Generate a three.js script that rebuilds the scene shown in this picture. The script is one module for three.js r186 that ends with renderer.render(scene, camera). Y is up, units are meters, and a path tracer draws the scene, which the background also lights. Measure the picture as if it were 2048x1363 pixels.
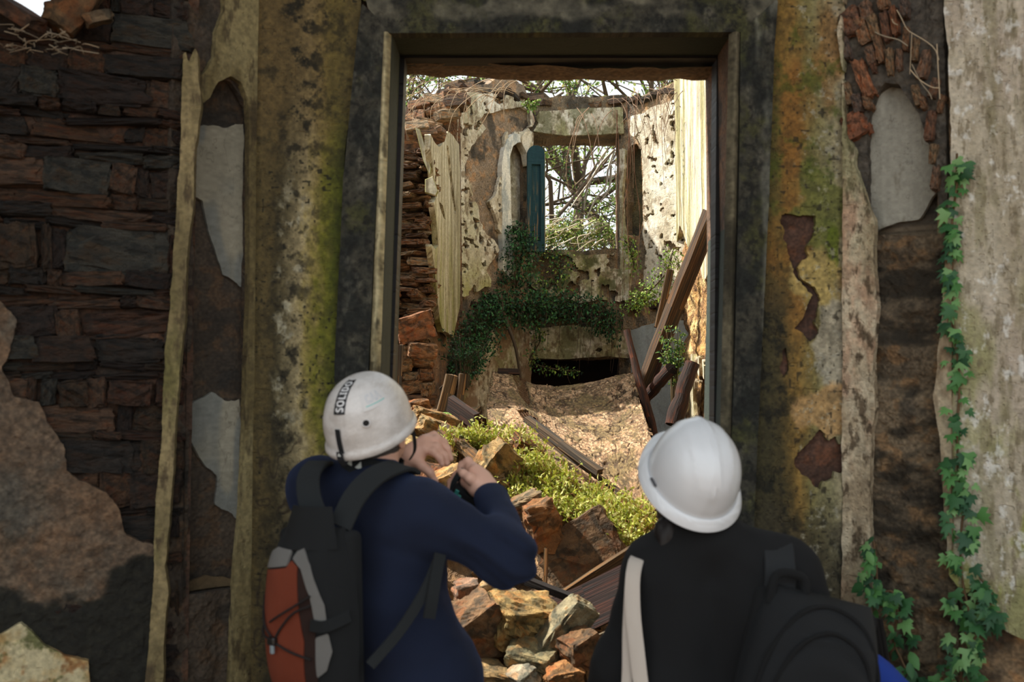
import * as THREE from 'three';
import { mergeGeometries, toCreasedNormals } from 'three/addons/utils/BufferGeometryUtils.js';
import { ConvexGeometry } from 'three/addons/geometries/ConvexGeometry.js';
import { RoundedBoxGeometry } from 'three/addons/geometries/RoundedBoxGeometry.js';

// ------------------------------------------------------------------ camera, sky, sun, exposure
const renderer = new THREE.WebGLRenderer();
renderer.toneMapping = THREE.LinearToneMapping;
renderer.toneMappingExposure = 1.45;
renderer.shadowMap.enabled = true;
const scene = new THREE.Scene();
const W = 2048, H = 1363, FOCAL = 1991, EYE = new THREE.Vector3(0, 1.62, 3.4), PITCH = 2.98 * Math.PI / 180;
const camera = new THREE.PerspectiveCamera(2 * Math.atan(H / 2 / FOCAL) * 180 / Math.PI, W / H, 0.05, 200);
camera.position.copy(EYE);
camera.rotation.x = PITCH;
camera.focus = 9.0;
camera.userData.fStop = 4.0;
// a bright, thinly clouded spring sky
{
  const w = 256, h = 128, data = new Float32Array(w * h * 4);
  for (let j = 0; j < h; j++) for (let i = 0; i < w; i++) {
    const el = (j + 0.5) / h * 180 - 90, t = Math.max(0, Math.min(1, el / 90));
    const k = 1.0 - 0.25 * t, o = (j * w + i) * 4;
    data[o] = k * (0.93 - 0.10 * t); data[o + 1] = k * (0.98 - 0.04 * t); data[o + 2] = k * (1.0 + 0.06 * t); data[o + 3] = 1;
  }
  const sky = new THREE.DataTexture(data, w, h, THREE.RGBAFormat, THREE.FloatType);
  sky.mapping = THREE.EquirectangularReflectionMapping; sky.magFilter = THREE.LinearFilter; sky.needsUpdate = true;
  scene.background = sky; scene.environment = sky;
}
const SKY_STRENGTH = 1.0;
scene.backgroundIntensity = SKY_STRENGTH; scene.environmentIntensity = SKY_STRENGTH;
const sun = new THREE.DirectionalLight(new THREE.Color().setRGB(1.0, 0.94, 0.84), 7.2);
sun.position.set(-0.62 * 20, 0.75 * 20, -0.08 * 20 - 4);
sun.target.position.set(0, 0, -4);
sun.castShadow = true; sun.shadow.radius = 1.6; sun.shadow.mapSize.set(4096, 4096);
Object.assign(sun.shadow.camera, { left: -9, right: 9, top: 9, bottom: -9, near: 1, far: 60 });
scene.add(sun, sun.target);

// ------------------------------------------------------------------ small maths
const V = (x, y, z) => new THREE.Vector3(x, y, z);
function rng(seed) { let s = seed | 0; return () => { s = (s + 0x6d2b79f5) | 0; let t = Math.imul(s ^ (s >>> 15), 1 | s); t = (t + Math.imul(t ^ (t >>> 7), 61 | t)) ^ t; return ((t ^ (t >>> 14)) >>> 0) / 4294967296; }; }
const R0 = rng(7);
const rr = (a, b, r = R0) => a + (b - a) * r();
const pick = (list, r = R0) => list[Math.floor(r() * list.length) % list.length];
const clamp = (x, a = 0, b = 1) => (x < a ? a : x > b ? b : x);
const sst = (a, b, x) => { const t = clamp((x - a) / (b - a)); return t * t * (3 - 2 * t); };
const lerp = (a, b, t) => a + (b - a) * t;
const mix3 = (a, b, t) => [a[0] + (b[0] - a[0]) * t, a[1] + (b[1] - a[1]) * t, a[2] + (b[2] - a[2]) * t];
const hash = (x, y, z) => { let h = Math.imul(x, 374761393) ^ Math.imul(y, 668265263) ^ Math.imul(z, 1274126177); h = Math.imul(h ^ (h >>> 13), 1103515245); return ((h ^ (h >>> 16)) >>> 0) / 4294967296; };
function vn2(x, y, seed = 0, per = 0) {
  let i = Math.floor(x), j = Math.floor(y); const fx = x - i, fy = y - j, a = fx * fx * (3 - 2 * fx), b = fy * fy * (3 - 2 * fy);
  let i1 = i + 1, j1 = j + 1;
  if (per) { i = ((i % per) + per) % per; j = ((j % per) + per) % per; i1 = ((i1 % per) + per) % per; j1 = ((j1 % per) + per) % per; }
  return lerp(lerp(hash(i, j, seed), hash(i1, j, seed), a), lerp(hash(i, j1, seed), hash(i1, j1, seed), a), b);
}
function fbm(x, y, oct = 4, seed = 0, per = 0) { let s = 0, a = 0.5, n = 0; for (let k = 0; k < oct; k++) { s += a * vn2(x, y, seed + k * 17, per); n += a; x *= 2; y *= 2; per *= 2; a *= 0.5; } return s / n; }
function vn3(x, y, z, seed = 0) {
  const i = Math.floor(x), j = Math.floor(y), k = Math.floor(z), fx = x - i, fy = y - j, fz = z - k, a = fx * fx * (3 - 2 * fx), b = fy * fy * (3 - 2 * fy), c = fz * fz * (3 - 2 * fz);
  const h = (p, q, r) => hash(p + seed * 31, q, r);
  return lerp(lerp(lerp(h(i, j, k), h(i + 1, j, k), a), lerp(h(i, j + 1, k), h(i + 1, j + 1, k), a), b), lerp(lerp(h(i, j, k + 1), h(i + 1, j, k + 1), a), lerp(h(i, j + 1, k + 1), h(i + 1, j + 1, k + 1), a), b), c);
}
// a surveyed sight line (survey x, y in the 2048 x 1363 frame) met with a plane of constant z
const CP = Math.cos(PITCH), SP = Math.sin(PITCH);
function ray(px, py) { const x = (px - W / 2) / FOCAL, y = -(py - H / 2) / FOCAL; return V(x, y * CP + SP, y * SP - CP); }
function at(px, py, z) { const d = ray(px, py), t = (z - EYE.z) / d.z; return V(EYE.x + d.x * t, EYE.y + d.y * t, z); }

// vertical wall planes: u runs from p0 to p1, v is height, the local z points at the viewer's side
class Plane {
  constructor(p0, p1) {
    this.p0 = p0; const dx = p1[0] - p0[0], dz = p1[1] - p0[1]; this.len = Math.hypot(dx, dz); this.d = [dx / this.len, dz / this.len]; this.n = [-this.d[1], this.d[0]]; this.turn = Math.atan2(-this.d[1], this.d[0]);
  }
  uv(px, py, off = 0) {
    const r = ray(px, py), ox = this.p0[0] + this.n[0] * off, oz = this.p0[1] + this.n[1] * off;
    const t = ((ox - EYE.x) * this.n[0] + (oz - EYE.z) * this.n[1]) / (r.x * this.n[0] + r.z * this.n[1]);
    const x = EYE.x + r.x * t, z = EYE.z + r.z * t;
    return [(x - ox) * this.d[0] + (z - oz) * this.d[1], EYE.y + r.y * t];
  }
  poly(list, off = 0) { return list.map(([x, y]) => this.uv(x, y, off)); }
  place(o) { o.position.set(this.p0[0], 0, this.p0[1]); o.rotation.y = this.turn; return o; }
  world(u, v, z = 0) { return V(this.p0[0] + this.d[0] * u + this.n[0] * z, v, this.p0[1] + this.d[1] * u + this.n[1] * z); }
}

// ------------------------------------------------------------------ scene bookkeeping
const counts = new Map();
function numbered(name) { const n = counts.get(name) ?? 0; counts.set(name, n + 1); return n ? name + '_' + String(n).padStart(3, '0') : name; }
function shade(o) { o.traverse((m) => { if (m.isMesh) { m.castShadow = true; m.receiveShadow = true; } }); return o; }
function thing(name, label, category, group) { const o = new THREE.Group(); o.name = numbered(name); o.userData = { label, category }; if (group) o.userData.group = group; scene.add(o); return o; }
function structure(name, label, category = 'wall') { const o = new THREE.Group(); o.name = numbered(name); o.userData = { label, category, kind: 'structure' }; scene.add(o); return o; }
function part(parent, name, geo, mat, label) { const m = new THREE.Mesh(geo, mat); m.name = name; m.castShadow = m.receiveShadow = true; if (label) m.userData.label = label; parent.add(m); return m; }
function single(name, geo, mat, label, category, group) { const m = new THREE.Mesh(geo, mat); m.name = numbered(name); m.castShadow = m.receiveShadow = true; m.userData = { label, category }; if (group) m.userData.group = group; scene.add(m); return m; }

// ------------------------------------------------------------------ textures
const srgb = (x) => clamp(Math.round(x), 0, 255);
function colorTex(w, h, fn, rep) {
  const d = new Uint8Array(w * h * 4);
  for (let j = 0; j < h; j++) for (let i = 0; i < w; i++) { const c = fn((i + 0.5) / w, (j + 0.5) / h), o = (j * w + i) * 4; d[o] = srgb(c[0]); d[o + 1] = srgb(c[1]); d[o + 2] = srgb(c[2]); d[o + 3] = 255; }
  const t = new THREE.DataTexture(d, w, h); t.colorSpace = THREE.SRGBColorSpace; t.magFilter = THREE.LinearFilter; t.wrapS = t.wrapT = THREE.RepeatWrapping; if (rep) t.repeat.set(rep, rep); t.needsUpdate = true; return t;
}
function greyTex(n, fn, rep) {
  const d = new Uint8Array(n * n * 4);
  for (let j = 0; j < n; j++) for (let i = 0; i < n; i++) { const c = srgb(255 * fn((i + 0.5) / n, (j + 0.5) / n)), o = (j * n + i) * 4; d[o] = d[o + 1] = d[o + 2] = c; d[o + 3] = 255; }
  const t = new THREE.DataTexture(d, n, n); t.magFilter = THREE.LinearFilter; t.wrapS = t.wrapT = THREE.RepeatWrapping; t.repeat.set(rep, rep); t.needsUpdate = true; return t;
}
// a colour map laid over the rectangle [u0,u1] x [v0,v1] of a wall, uv in metres
function wallTex(u0, u1, v0, v1, dens, fn) {
  const w = Math.min(2048, Math.max(16, Math.round((u1 - u0) * dens))), h = Math.min(2048, Math.max(16, Math.round((v1 - v0) * dens)));
  const t = colorTex(w, h, (a, b) => fn(lerp(u0, u1, a), lerp(v0, v1, b)));
  t.repeat.set(1 / (u1 - u0), 1 / (v1 - v0)); t.offset.set(-u0 / (u1 - u0), -v0 / (v1 - v0)); t.wrapS = t.wrapT = THREE.ClampToEdgeWrapping; return t;
}
const BUMP = {
  plaster: greyTex(512, (x, y) => { const a = fbm(x * 8, y * 8, 4, 1, 8), p = vn2(x * 64, y * 64, 5, 64), q = vn2(x * 28, y * 28, 9, 28); return clamp(0.35 + 0.45 * a + 0.2 * vn2(x * 128, y * 128, 3, 128) - (p > 0.86 ? 0.3 : 0) - (q > 0.9 ? 0.35 : 0)); }, 1.6),
  mortar: greyTex(512, (x, y) => { const a = fbm(x * 10, y * 10, 5, 21, 10), p = vn2(x * 40, y * 40, 25, 40); return clamp(0.7 * a + 0.3 * p * p + 0.1 * vn2(x * 120, y * 120, 2, 120)); }, 2.2),
  rock: greyTex(512, (x, y) => { const w = 0.35 * vn2(x * 6, y * 6, 3, 6), s = fbm(x * 4, (y + 0.08 * w) * 12, 5, 41, 4), q = fbm(x * 16, y * 16, 4, 44, 16); return clamp(0.5 * s + 0.55 * q - (q < 0.36 ? 0.2 : 0) + 0.08 * vn2(x * 120, y * 120, 4, 120)); }, 1),
  wood: greyTex(512, (x, y) => { const w = fbm(x * 3, y * 40, 3, 61), c = vn2(x * 4, y * 90, 65); return clamp(0.6 * w + 0.4 * c - (c < 0.14 ? 0.4 : 0)); }, 1),
  cloth: greyTex(256, (x, y) => clamp(0.5 + 0.25 * Math.sin(x * 80 * Math.PI) * Math.sin(y * 80 * Math.PI) + 0.3 * (vn2(x * 60, y * 60, 71, 60) - 0.5)), 12),
};
const TINT = {
  rock: colorTex(512, 512, (x, y) => { const a = fbm(x * 5, y * 8, 5, 81, 5), b = fbm(x * 5, y * 5, 5, 85, 5), c = fbm(x * 7 + 3, y * 7, 5, 87, 7), k = 178 * (0.62 + 0.75 * a) * (0.86 + 0.28 * vn2(x * 150, y * 150, 89, 150)); let t = [k, k * 0.97, k * 0.93]; t = mix3(t, [k * 1.18, k * 0.9, k * 0.66], 0.55 * sst(0.5, 0.7, b)); return mix3(t, [k * 0.62, k * 0.66, k * 0.66], 0.7 * sst(0.54, 0.66, c)); }),
  wood: colorTex(256, 256, (x, y) => { const a = fbm(x * 3, y * 30, 4, 91), b = fbm(x * 2, y * 5, 3, 95), k = 90 + 200 * (a - 0.35); return mix3([k, k * 0.95, k * 0.9], [k * 1.2, k, k * 0.75], sst(0.4, 0.7, b)); }),
};
const mats = [];
function mat(o) { const m = new THREE.MeshStandardMaterial({ roughness: 0.92, metalness: 0, ...o }); mats.push(m); return m; }
const rgb = (r, g, b) => new THREE.Color().setRGB(r, g, b);
const hex = (h) => new THREE.Color(h);

// ------------------------------------------------------------------ sheets with ragged outlines
function sdPoly(pts) {
  const n = pts.length; let lo = [1e9, 1e9], hi = [-1e9, -1e9];
  for (const p of pts) { lo = [Math.min(lo[0], p[0]), Math.min(lo[1], p[1])]; hi = [Math.max(hi[0], p[0]), Math.max(hi[1], p[1])]; }
  const f = (x, y) => {
    const ox = Math.max(lo[0] - x, x - hi[0]), oy = Math.max(lo[1] - y, y - hi[1]);
    if (ox > 0.08 || oy > 0.08) return -Math.max(ox, oy);
    let d = 1e9, s = -1;
    for (let i = 0, j = n - 1; i < n; j = i++) {
      const ax = pts[j][0], ay = pts[j][1], ex = pts[i][0] - ax, ey = pts[i][1] - ay, wx = x - ax, wy = y - ay, t = clamp((wx * ex + wy * ey) / (ex * ex + ey * ey + 1e-12)), bx = wx - ex * t, by = wy - ey * t;
      d = Math.min(d, bx * bx + by * by);
      if ((pts[i][1] > y) !== (ay > y) && x < (ex * (y - ay)) / ey + ax) s = -s;
    }
    return s * Math.sqrt(d);
  };
  f.lo = lo; f.hi = hi; return f;
}
const ragged = (f, amp = 0.01, freq = 14, seed = 3) => { const g = (x, y) => f(x, y) + amp * 2 * (fbm(x * freq, y * freq, 3, seed) - 0.5) + amp * 0.5 * (vn2(x * freq * 8, y * freq * 8, seed + 9) - 0.5); g.lo = f.lo; g.hi = f.hi; return g; };
// sheet: front face where mask > 0, with its cut edges closed back to -thick
function sheet({ u0, u1, v0, v1, cell, mask, disp = () => 0, thick = 0.02, map, edge = true }) {
  const nu = Math.max(1, Math.ceil((u1 - u0) / cell)), nv = Math.max(1, Math.ceil((v1 - v0) / cell)), du = (u1 - u0) / nu, dv = (v1 - v0) / nv;
  const m = new Float32Array((nu + 1) * (nv + 1)), pos = [], uv = [], idx = [], node = new Int32Array((nu + 1) * (nv + 1)).fill(-1), cut = new Map(), rim = [];
  for (let j = 0; j <= nv; j++) for (let i = 0; i <= nu; i++) m[j * (nu + 1) + i] = mask ? mask(u0 + i * du, v0 + j * dv) : 1;
  const put = (u, v) => { uv.push(u, v); const z = disp(u, v); if (map) { const p = map(u, v, z); pos.push(p.x, p.y, p.z); } else pos.push(u, v, z); return uv.length / 2 - 1; };
  const nodeAt = (i, j) => { const k = j * (nu + 1) + i; if (node[k] < 0) node[k] = put(u0 + i * du, v0 + j * dv); return node[k]; };
  const cutAt = (i, j, p, q) => {
    let a = j * (nu + 1) + i, b = q * (nu + 1) + p; if (a > b) { [a, b] = [b, a]; [i, j, p, q] = [p, q, i, j]; }
    const key = a * 4 + (b - a === 1 ? 0 : 1); let r = cut.get(key);
    if (r === undefined) { const t = clamp(m[a] / (m[a] - m[b]), 0.02, 0.98); r = put(u0 + (i + (p - i) * t) * du, v0 + (j + (q - j) * t) * dv); cut.set(key, r); }
    return r;
  };
  for (let j = 0; j < nv; j++) for (let i = 0; i < nu; i++) {
    const c = [[i, j], [i + 1, j], [i + 1, j + 1], [i, j + 1]], s = c.map(([p, q]) => m[q * (nu + 1) + p] > 0), all = s[0] && s[1] && s[2] && s[3];
    if (!(s[0] || s[1] || s[2] || s[3])) continue;
    const ring = [], kinds = [];
    for (let k = 0; k < 4; k++) { const l = (k + 1) & 3; if (s[k]) { ring.push(nodeAt(...c[k])); kinds.push(0); } if (s[k] !== s[l]) { ring.push(cutAt(...c[k], ...c[l])); kinds.push(s[k] ? 1 : 2); } }
    for (let k = 1; k + 1 < ring.length; k++) idx.push(ring[0], ring[k], ring[k + 1]);
    if (!all) for (let k = 0; k < ring.length; k++) { const l = (k + 1) % ring.length; if (kinds[k] === 1 && kinds[l] === 2) rim.push(ring[k], ring[l]); }
    if (edge) for (let k = 0; k < 4; k++) { const l = (k + 1) & 3; if (((k === 0 && j === 0) || (k === 1 && i === nu - 1) || (k === 2 && j === nv - 1) || (k === 3 && i === 0)) && s[k] && s[l]) rim.push(nodeAt(...c[k]), nodeAt(...c[l])); }
  }
  if (!idx.length) throw new Error('empty sheet');
  const g = new THREE.BufferGeometry();
  g.setAttribute('position', new THREE.Float32BufferAttribute(pos, 3)); g.setAttribute('uv', new THREE.Float32BufferAttribute(uv, 2)); g.setIndex(idx); g.computeVertexNormals();
  const N = g.attributes.normal.array, P = Array.from(pos), U = Array.from(uv), NN = Array.from(N), I = Array.from(idx);
  if (thick > 0) for (let k = 0; k < rim.length; k += 2) {
    const a = rim[k], b = rim[k + 1], base = P.length / 3, A = V(pos[a * 3], pos[a * 3 + 1], pos[a * 3 + 2]), B = V(pos[b * 3], pos[b * 3 + 1], pos[b * 3 + 2]), n = V(N[a * 3], N[a * 3 + 1], N[a * 3 + 2]);
    if (!map) n.set(0, 0, 1);
    const A2 = A.clone().addScaledVector(n, -thick), B2 = B.clone().addScaledVector(n, -thick), e = B.clone().sub(A).cross(n).normalize();
    for (const q of [A, B, B2, A2]) { P.push(q.x, q.y, q.z); NN.push(e.x, e.y, e.z); }
    U.push(uv[a * 2], uv[a * 2 + 1], uv[b * 2], uv[b * 2 + 1], uv[b * 2] + thick * e.x, uv[b * 2 + 1] + thick * e.y, uv[a * 2] + thick * e.x, uv[a * 2 + 1] + thick * e.y);
    I.push(base, base + 3, base + 2, base, base + 2, base + 1);
  }
  const o = new THREE.BufferGeometry();
  o.setAttribute('position', new THREE.Float32BufferAttribute(P, 3)); o.setAttribute('normal', new THREE.Float32BufferAttribute(NN, 3)); o.setAttribute('uv', new THREE.Float32BufferAttribute(U, 2)); o.setIndex(I); return o;
}
const maskOf = (outer, ...holes) => { const f = (x, y) => { let d = outer(x, y); for (const h of holes) { const e = -h(x, y); if (e < d) d = e; } return d; }; f.lo = outer.lo; f.hi = outer.hi; return f; };
// a plaster or mortar sheet on a wall plane, drawn from surveyed outlines
function plaster(parent, plane, name, { outline, holes = [], off = 0, thick = 0.018, cell = 0.008, amp = 0.009, freq = 14, seed = 3, rough = 0.003, roughFreq = 9, color, dens = 420, bump = BUMP.plaster, bumpScale = 0.004, material, curl = 0, label, bend, flake }) {
  const sd = ragged(sdPoly(plane.poly(outline, off)), amp, freq, seed), hs = holes.map((h, i) => ragged(sdPoly(plane.poly(h, off)), amp, freq, seed + 40 + i * 7)), mask0 = maskOf(sd, ...hs), mask = flake ? (u, v) => { const m = mask0(u, v); return m <= 0 ? m : Math.min(m, (flake[1] - fbm(u * flake[0], v * flake[0], 5, seed + 70)) * 0.6 / flake[0]); } : mask0;
  const u0 = sd.lo[0] - amp * 2, u1 = sd.hi[0] + amp * 2, v0 = sd.lo[1] - amp * 2, v1 = sd.hi[1] + amp * 2;
  const disp = (u, v) => off + rough * 2 * (fbm(u * roughFreq, v * roughFreq, 4, seed + 5) - 0.5) + (bend ? bend(u, v) : 0) + (curl ? curl * sst(0.05, 0, mask(u, v)) * vn2(u * 7, v * 7, seed + 30) : 0);
  const g = sheet({ u0, u1, v0, v1, cell, mask, disp, thick });
  const m = material ?? mat({ map: wallTex(u0, u1, v0, v1, dens, color), bumpMap: bump, bumpScale });
  const o = part(parent, name, g, m, label); plane.place(o); return o;
}

// ------------------------------------------------------------------ tubes, leaves, stones
class Soup {
  constructor() { this.p = []; this.n = []; this.u = []; this.c = []; this.i = []; }
  tube(points, radii, sides = 5, color = [1, 1, 1], cap = true) {
    const base = this.p.length / 3, k = points.length, t = new THREE.Vector3(), a = new THREE.Vector3(), b = new THREE.Vector3(); let L = 0;
    let ref = V(0.31, 0.23, 0.92);
    for (let i = 0; i < k; i++) {
      t.copy(points[Math.min(k - 1, i + 1)]).sub(points[Math.max(0, i - 1)]).normalize();
      a.copy(ref).addScaledVector(t, -ref.dot(t)); if (a.lengthSq() < 1e-4) a.set(t.y, t.z, t.x).addScaledVector(t, -(t.y * t.x + t.z * t.y + t.x * t.z)); a.normalize(); ref = a.clone(); b.crossVectors(t, a);
      const r = typeof radii === 'function' ? radii(i / (k - 1)) : Array.isArray(radii) ? radii[i] : radii; if (i) L += points[i].distanceTo(points[i - 1]);
      for (let s = 0; s <= sides; s++) { const w = s / sides * Math.PI * 2, cx = Math.cos(w), sy = Math.sin(w), nx = a.x * cx + b.x * sy, ny = a.y * cx + b.y * sy, nz = a.z * cx + b.z * sy; this.p.push(points[i].x + nx * r, points[i].y + ny * r, points[i].z + nz * r); this.n.push(nx, ny, nz); this.u.push(L * 4, s / sides); this.c.push(...color); }
    }
    for (let i = 0; i < k - 1; i++) for (let s = 0; s < sides; s++) { const q = base + i * (sides + 1) + s, w = q + sides + 1; this.i.push(q, q + 1, w, q + 1, w + 1, w); }
    if (cap) for (const [i, flip] of [[0, true], [k - 1, false]]) { const q = base + i * (sides + 1); for (let s = 1; s + 1 < sides; s++) flip ? this.i.push(q, q + s + 1, q + s) : this.i.push(q, q + s, q + s + 1); }
  }
  // a pointed leaf, folded along its midrib
  leaf(p, dir, nor, len, wid, color, fold = 0.25) {
    const base = this.p.length / 3, s = new THREE.Vector3().crossVectors(dir, nor).normalize(), n = new THREE.Vector3().crossVectors(s, dir).normalize();
    const add = (a, b, c) => { this.p.push(p.x + dir.x * a * len + s.x * b * wid + n.x * c * wid, p.y + dir.y * a * len + s.y * b * wid + n.y * c * wid, p.z + dir.z * a * len + s.z * b * wid + n.z * c * wid); this.n.push(n.x, n.y, n.z); this.u.push(a, b); this.c.push(...color); };
    add(0, 0, 0); add(0.45, 0.5, fold); add(0.45, -0.5, fold); add(1, 0, -0.1); add(0.45, 0, 0);
    this.i.push(base, base + 1, base + 4, base, base + 4, base + 2, base + 1, base + 3, base + 4, base + 4, base + 3, base + 2);
  }
  geo() {
    const g = new THREE.BufferGeometry(); g.setAttribute('position', new THREE.Float32BufferAttribute(this.p, 3)); g.setAttribute('normal', new THREE.Float32BufferAttribute(this.n, 3)); g.setAttribute('uv', new THREE.Float32BufferAttribute(this.u, 2)); g.setAttribute('color', new THREE.Float32BufferAttribute(this.c, 3)); g.setIndex(this.i); return g;
  }
}
const curve = (pts, n) => new THREE.CatmullRomCurve3(pts).getPoints(n);
function boxUV(g) { // uv by the dominant axis, in the geometry's own units
  if (g.index) g = g.toNonIndexed(); g.deleteAttribute('uv'); const p = g.attributes.position, uv = new Float32Array(p.count * 2), a = V(), b = V(), c = V(), n = V();
  for (let i = 0; i < p.count; i += 3) {
    a.fromBufferAttribute(p, i); b.fromBufferAttribute(p, i + 1); c.fromBufferAttribute(p, i + 2); n.copy(b).sub(a).cross(c.clone().sub(a)); const x = Math.abs(n.x), y = Math.abs(n.y), z = Math.abs(n.z);
    [a, b, c].forEach((q, k) => { const [s, t] = x > y && x > z ? [q.z, q.y] : y > z ? [q.x, q.z] : [q.x, q.y]; uv[(i + k) * 2] = s; uv[(i + k) * 2 + 1] = t; });
  }
  g.setAttribute('uv', new THREE.BufferAttribute(uv, 2)); return g;
}
// angular broken stone in a unit cube
function hullStone(seed, chip = 0.3) {
  const r = rng(seed), pts = [];
  for (const x of [-1, 1]) for (const y of [-1, 1]) for (const z of [-1, 1]) for (let k = 0; k < 3; k++) { const q = [x, y, z].map((c) => 0.5 * c * (1 - chip * r() * r())); q[k] *= 1 - chip * 1.6 * r(); pts.push(V(...q)); }
  const g = boxUV(new ConvexGeometry(pts)); g.computeVertexNormals(); return g;
}
const STONES = Array.from({ length: 16 }, (_, i) => hullStone(100 + i, i % 2 ? 0.28 : 0.42));
// a larger, split stone with a rough surface: hull subdivided and worn
function roughStone(seed, size, amp = 0.012, cuts = 3) {
  let g = hullStone(seed, 0.35); g.scale(...size);
  let p = Array.from(g.attributes.position.array);
  for (let c = 0; c < cuts; c++) { const q = []; for (let i = 0; i < p.length; i += 9) { const A = p.slice(i, i + 3), B = p.slice(i + 3, i + 6), C = p.slice(i + 6, i + 9), m = (s, t) => [(s[0] + t[0]) / 2, (s[1] + t[1]) / 2, (s[2] + t[2]) / 2], ab = m(A, B), bc = m(B, C), ca = m(C, A); q.push(...A, ...ab, ...ca, ...ab, ...B, ...bc, ...ca, ...bc, ...C, ...ab, ...bc, ...ca); } p = q; }
  for (let i = 0; i < p.length; i += 3) { const [x, y, z] = p.slice(i, i + 3), k = 1 + 0, w = amp * (vn3(x * 14, y * 40, z * 14, seed) - 0.5) * 2 + amp * 0.7 * (vn3(x * 50, y * 90, z * 50, seed + 3) - 0.5) * 2, L = Math.hypot(x, y, z) + 1e-6; p[i] += x / L * w * k; p[i + 1] += y / L * w * 0.8; p[i + 2] += z / L * w; }
  const o = new THREE.BufferGeometry(); o.setAttribute('position', new THREE.Float32BufferAttribute(p, 3)); const u = boxUV(o); u.computeVertexNormals(); return u;
}
// worn split stones in a unit cube, for walls seen close by
const WORN = Array.from({ length: 14 }, (_, i) => { const g = roughStone(140 + i, [1, 1, 1], 0.085, 2); return g; });
// ------------------------------------------------------------------ the front room: plaster colours
const ramp = (t, stops) => { for (let i = 1; i < stops.length; i++) if (t < stops[i][0]) return mix3(stops[i - 1][1], stops[i][1], clamp((t - stops[i - 1][0]) / (stops[i][0] - stops[i - 1][0]))); return stops[stops.length - 1][1]; };
const scaleC = (c, k) => [c[0] * k, c[1] * k, c[2] * k];
const grain = (c, u, v, amt = 0.22, f = 90, seed = 11) => scaleC(c, 1 + amt * (fbm(u * f, v * f, 3, seed) - 0.5) * 2);
const blot = (u, v, f, lo, hi, seed, sy = 1) => { const w = 0.5 * (vn2(u * f * 0.7, v * f * 0.7 * sy, seed + 50) - 0.5); return sst(lo - 0.03, hi + 0.03, 0.78 * fbm(u * f + w, v * f * sy - w, 5, seed) + 0.22 * fbm(u * f * 6, v * f * sy * 5, 3, seed + 60)); };
const ell = (u, v, [cu, cv], ru, rv, wob = 0.5, seed = 1) => { const d = Math.hypot((u - cu) / ru, (v - cv) / rv) + wob * (fbm(u * 14, v * 14, 4, seed) - 0.5) * 2; return sst(1.08, 0.86, d); };

const F0 = new Plane([-0.9, 0], [1.13, 0]);              // door wall
const L3 = new Plane([-1.085, 0.185], [-0.9, 0]);         // canted jamb with the left recess
const L2 = new Plane([-1.30, 0.24], [-1.06, 0.20]);       // plaster strip at its edge
const L1 = new Plane([-2.30, 0.62], [-1.10, 0.16]);       // bare stone wall on the left
const R3 = new Plane([1.115, 0.0], [1.385, 0.22]);        // canted jamb with the right recess
const R1 = new Plane([1.385, 0.215], [2.6, 0.86]);        // plastered wall on the right
const TOP = 4.9;

const mortarColor = (base, seed = 5, lo = 0.62) => (u, v) => {
  const a = fbm(u * 5, v * 7, 5, seed), b = fbm(u * 22, v * 26, 4, seed + 3), g = vn2(u * 150, v * 150, seed + 7);
  let c = scaleC(base, lo + 0.75 * a); c = mix3(c, [base[0] * 1.3, base[1] * 1.12, base[2] * 0.92], 0.6 * sst(0.52, 0.72, b)); c = mix3(c, [34, 33, 30], 0.55 * sst(0.55, 0.75, fbm(u * 9, v * 9, 4, seed + 13)));
  return scaleC(c, 0.8 + 0.4 * g);
};
const solid = (w, h, d, x, y, z) => { const g = new THREE.BoxGeometry(w, h, d); g.translate(x, y, z); return g; };

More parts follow.
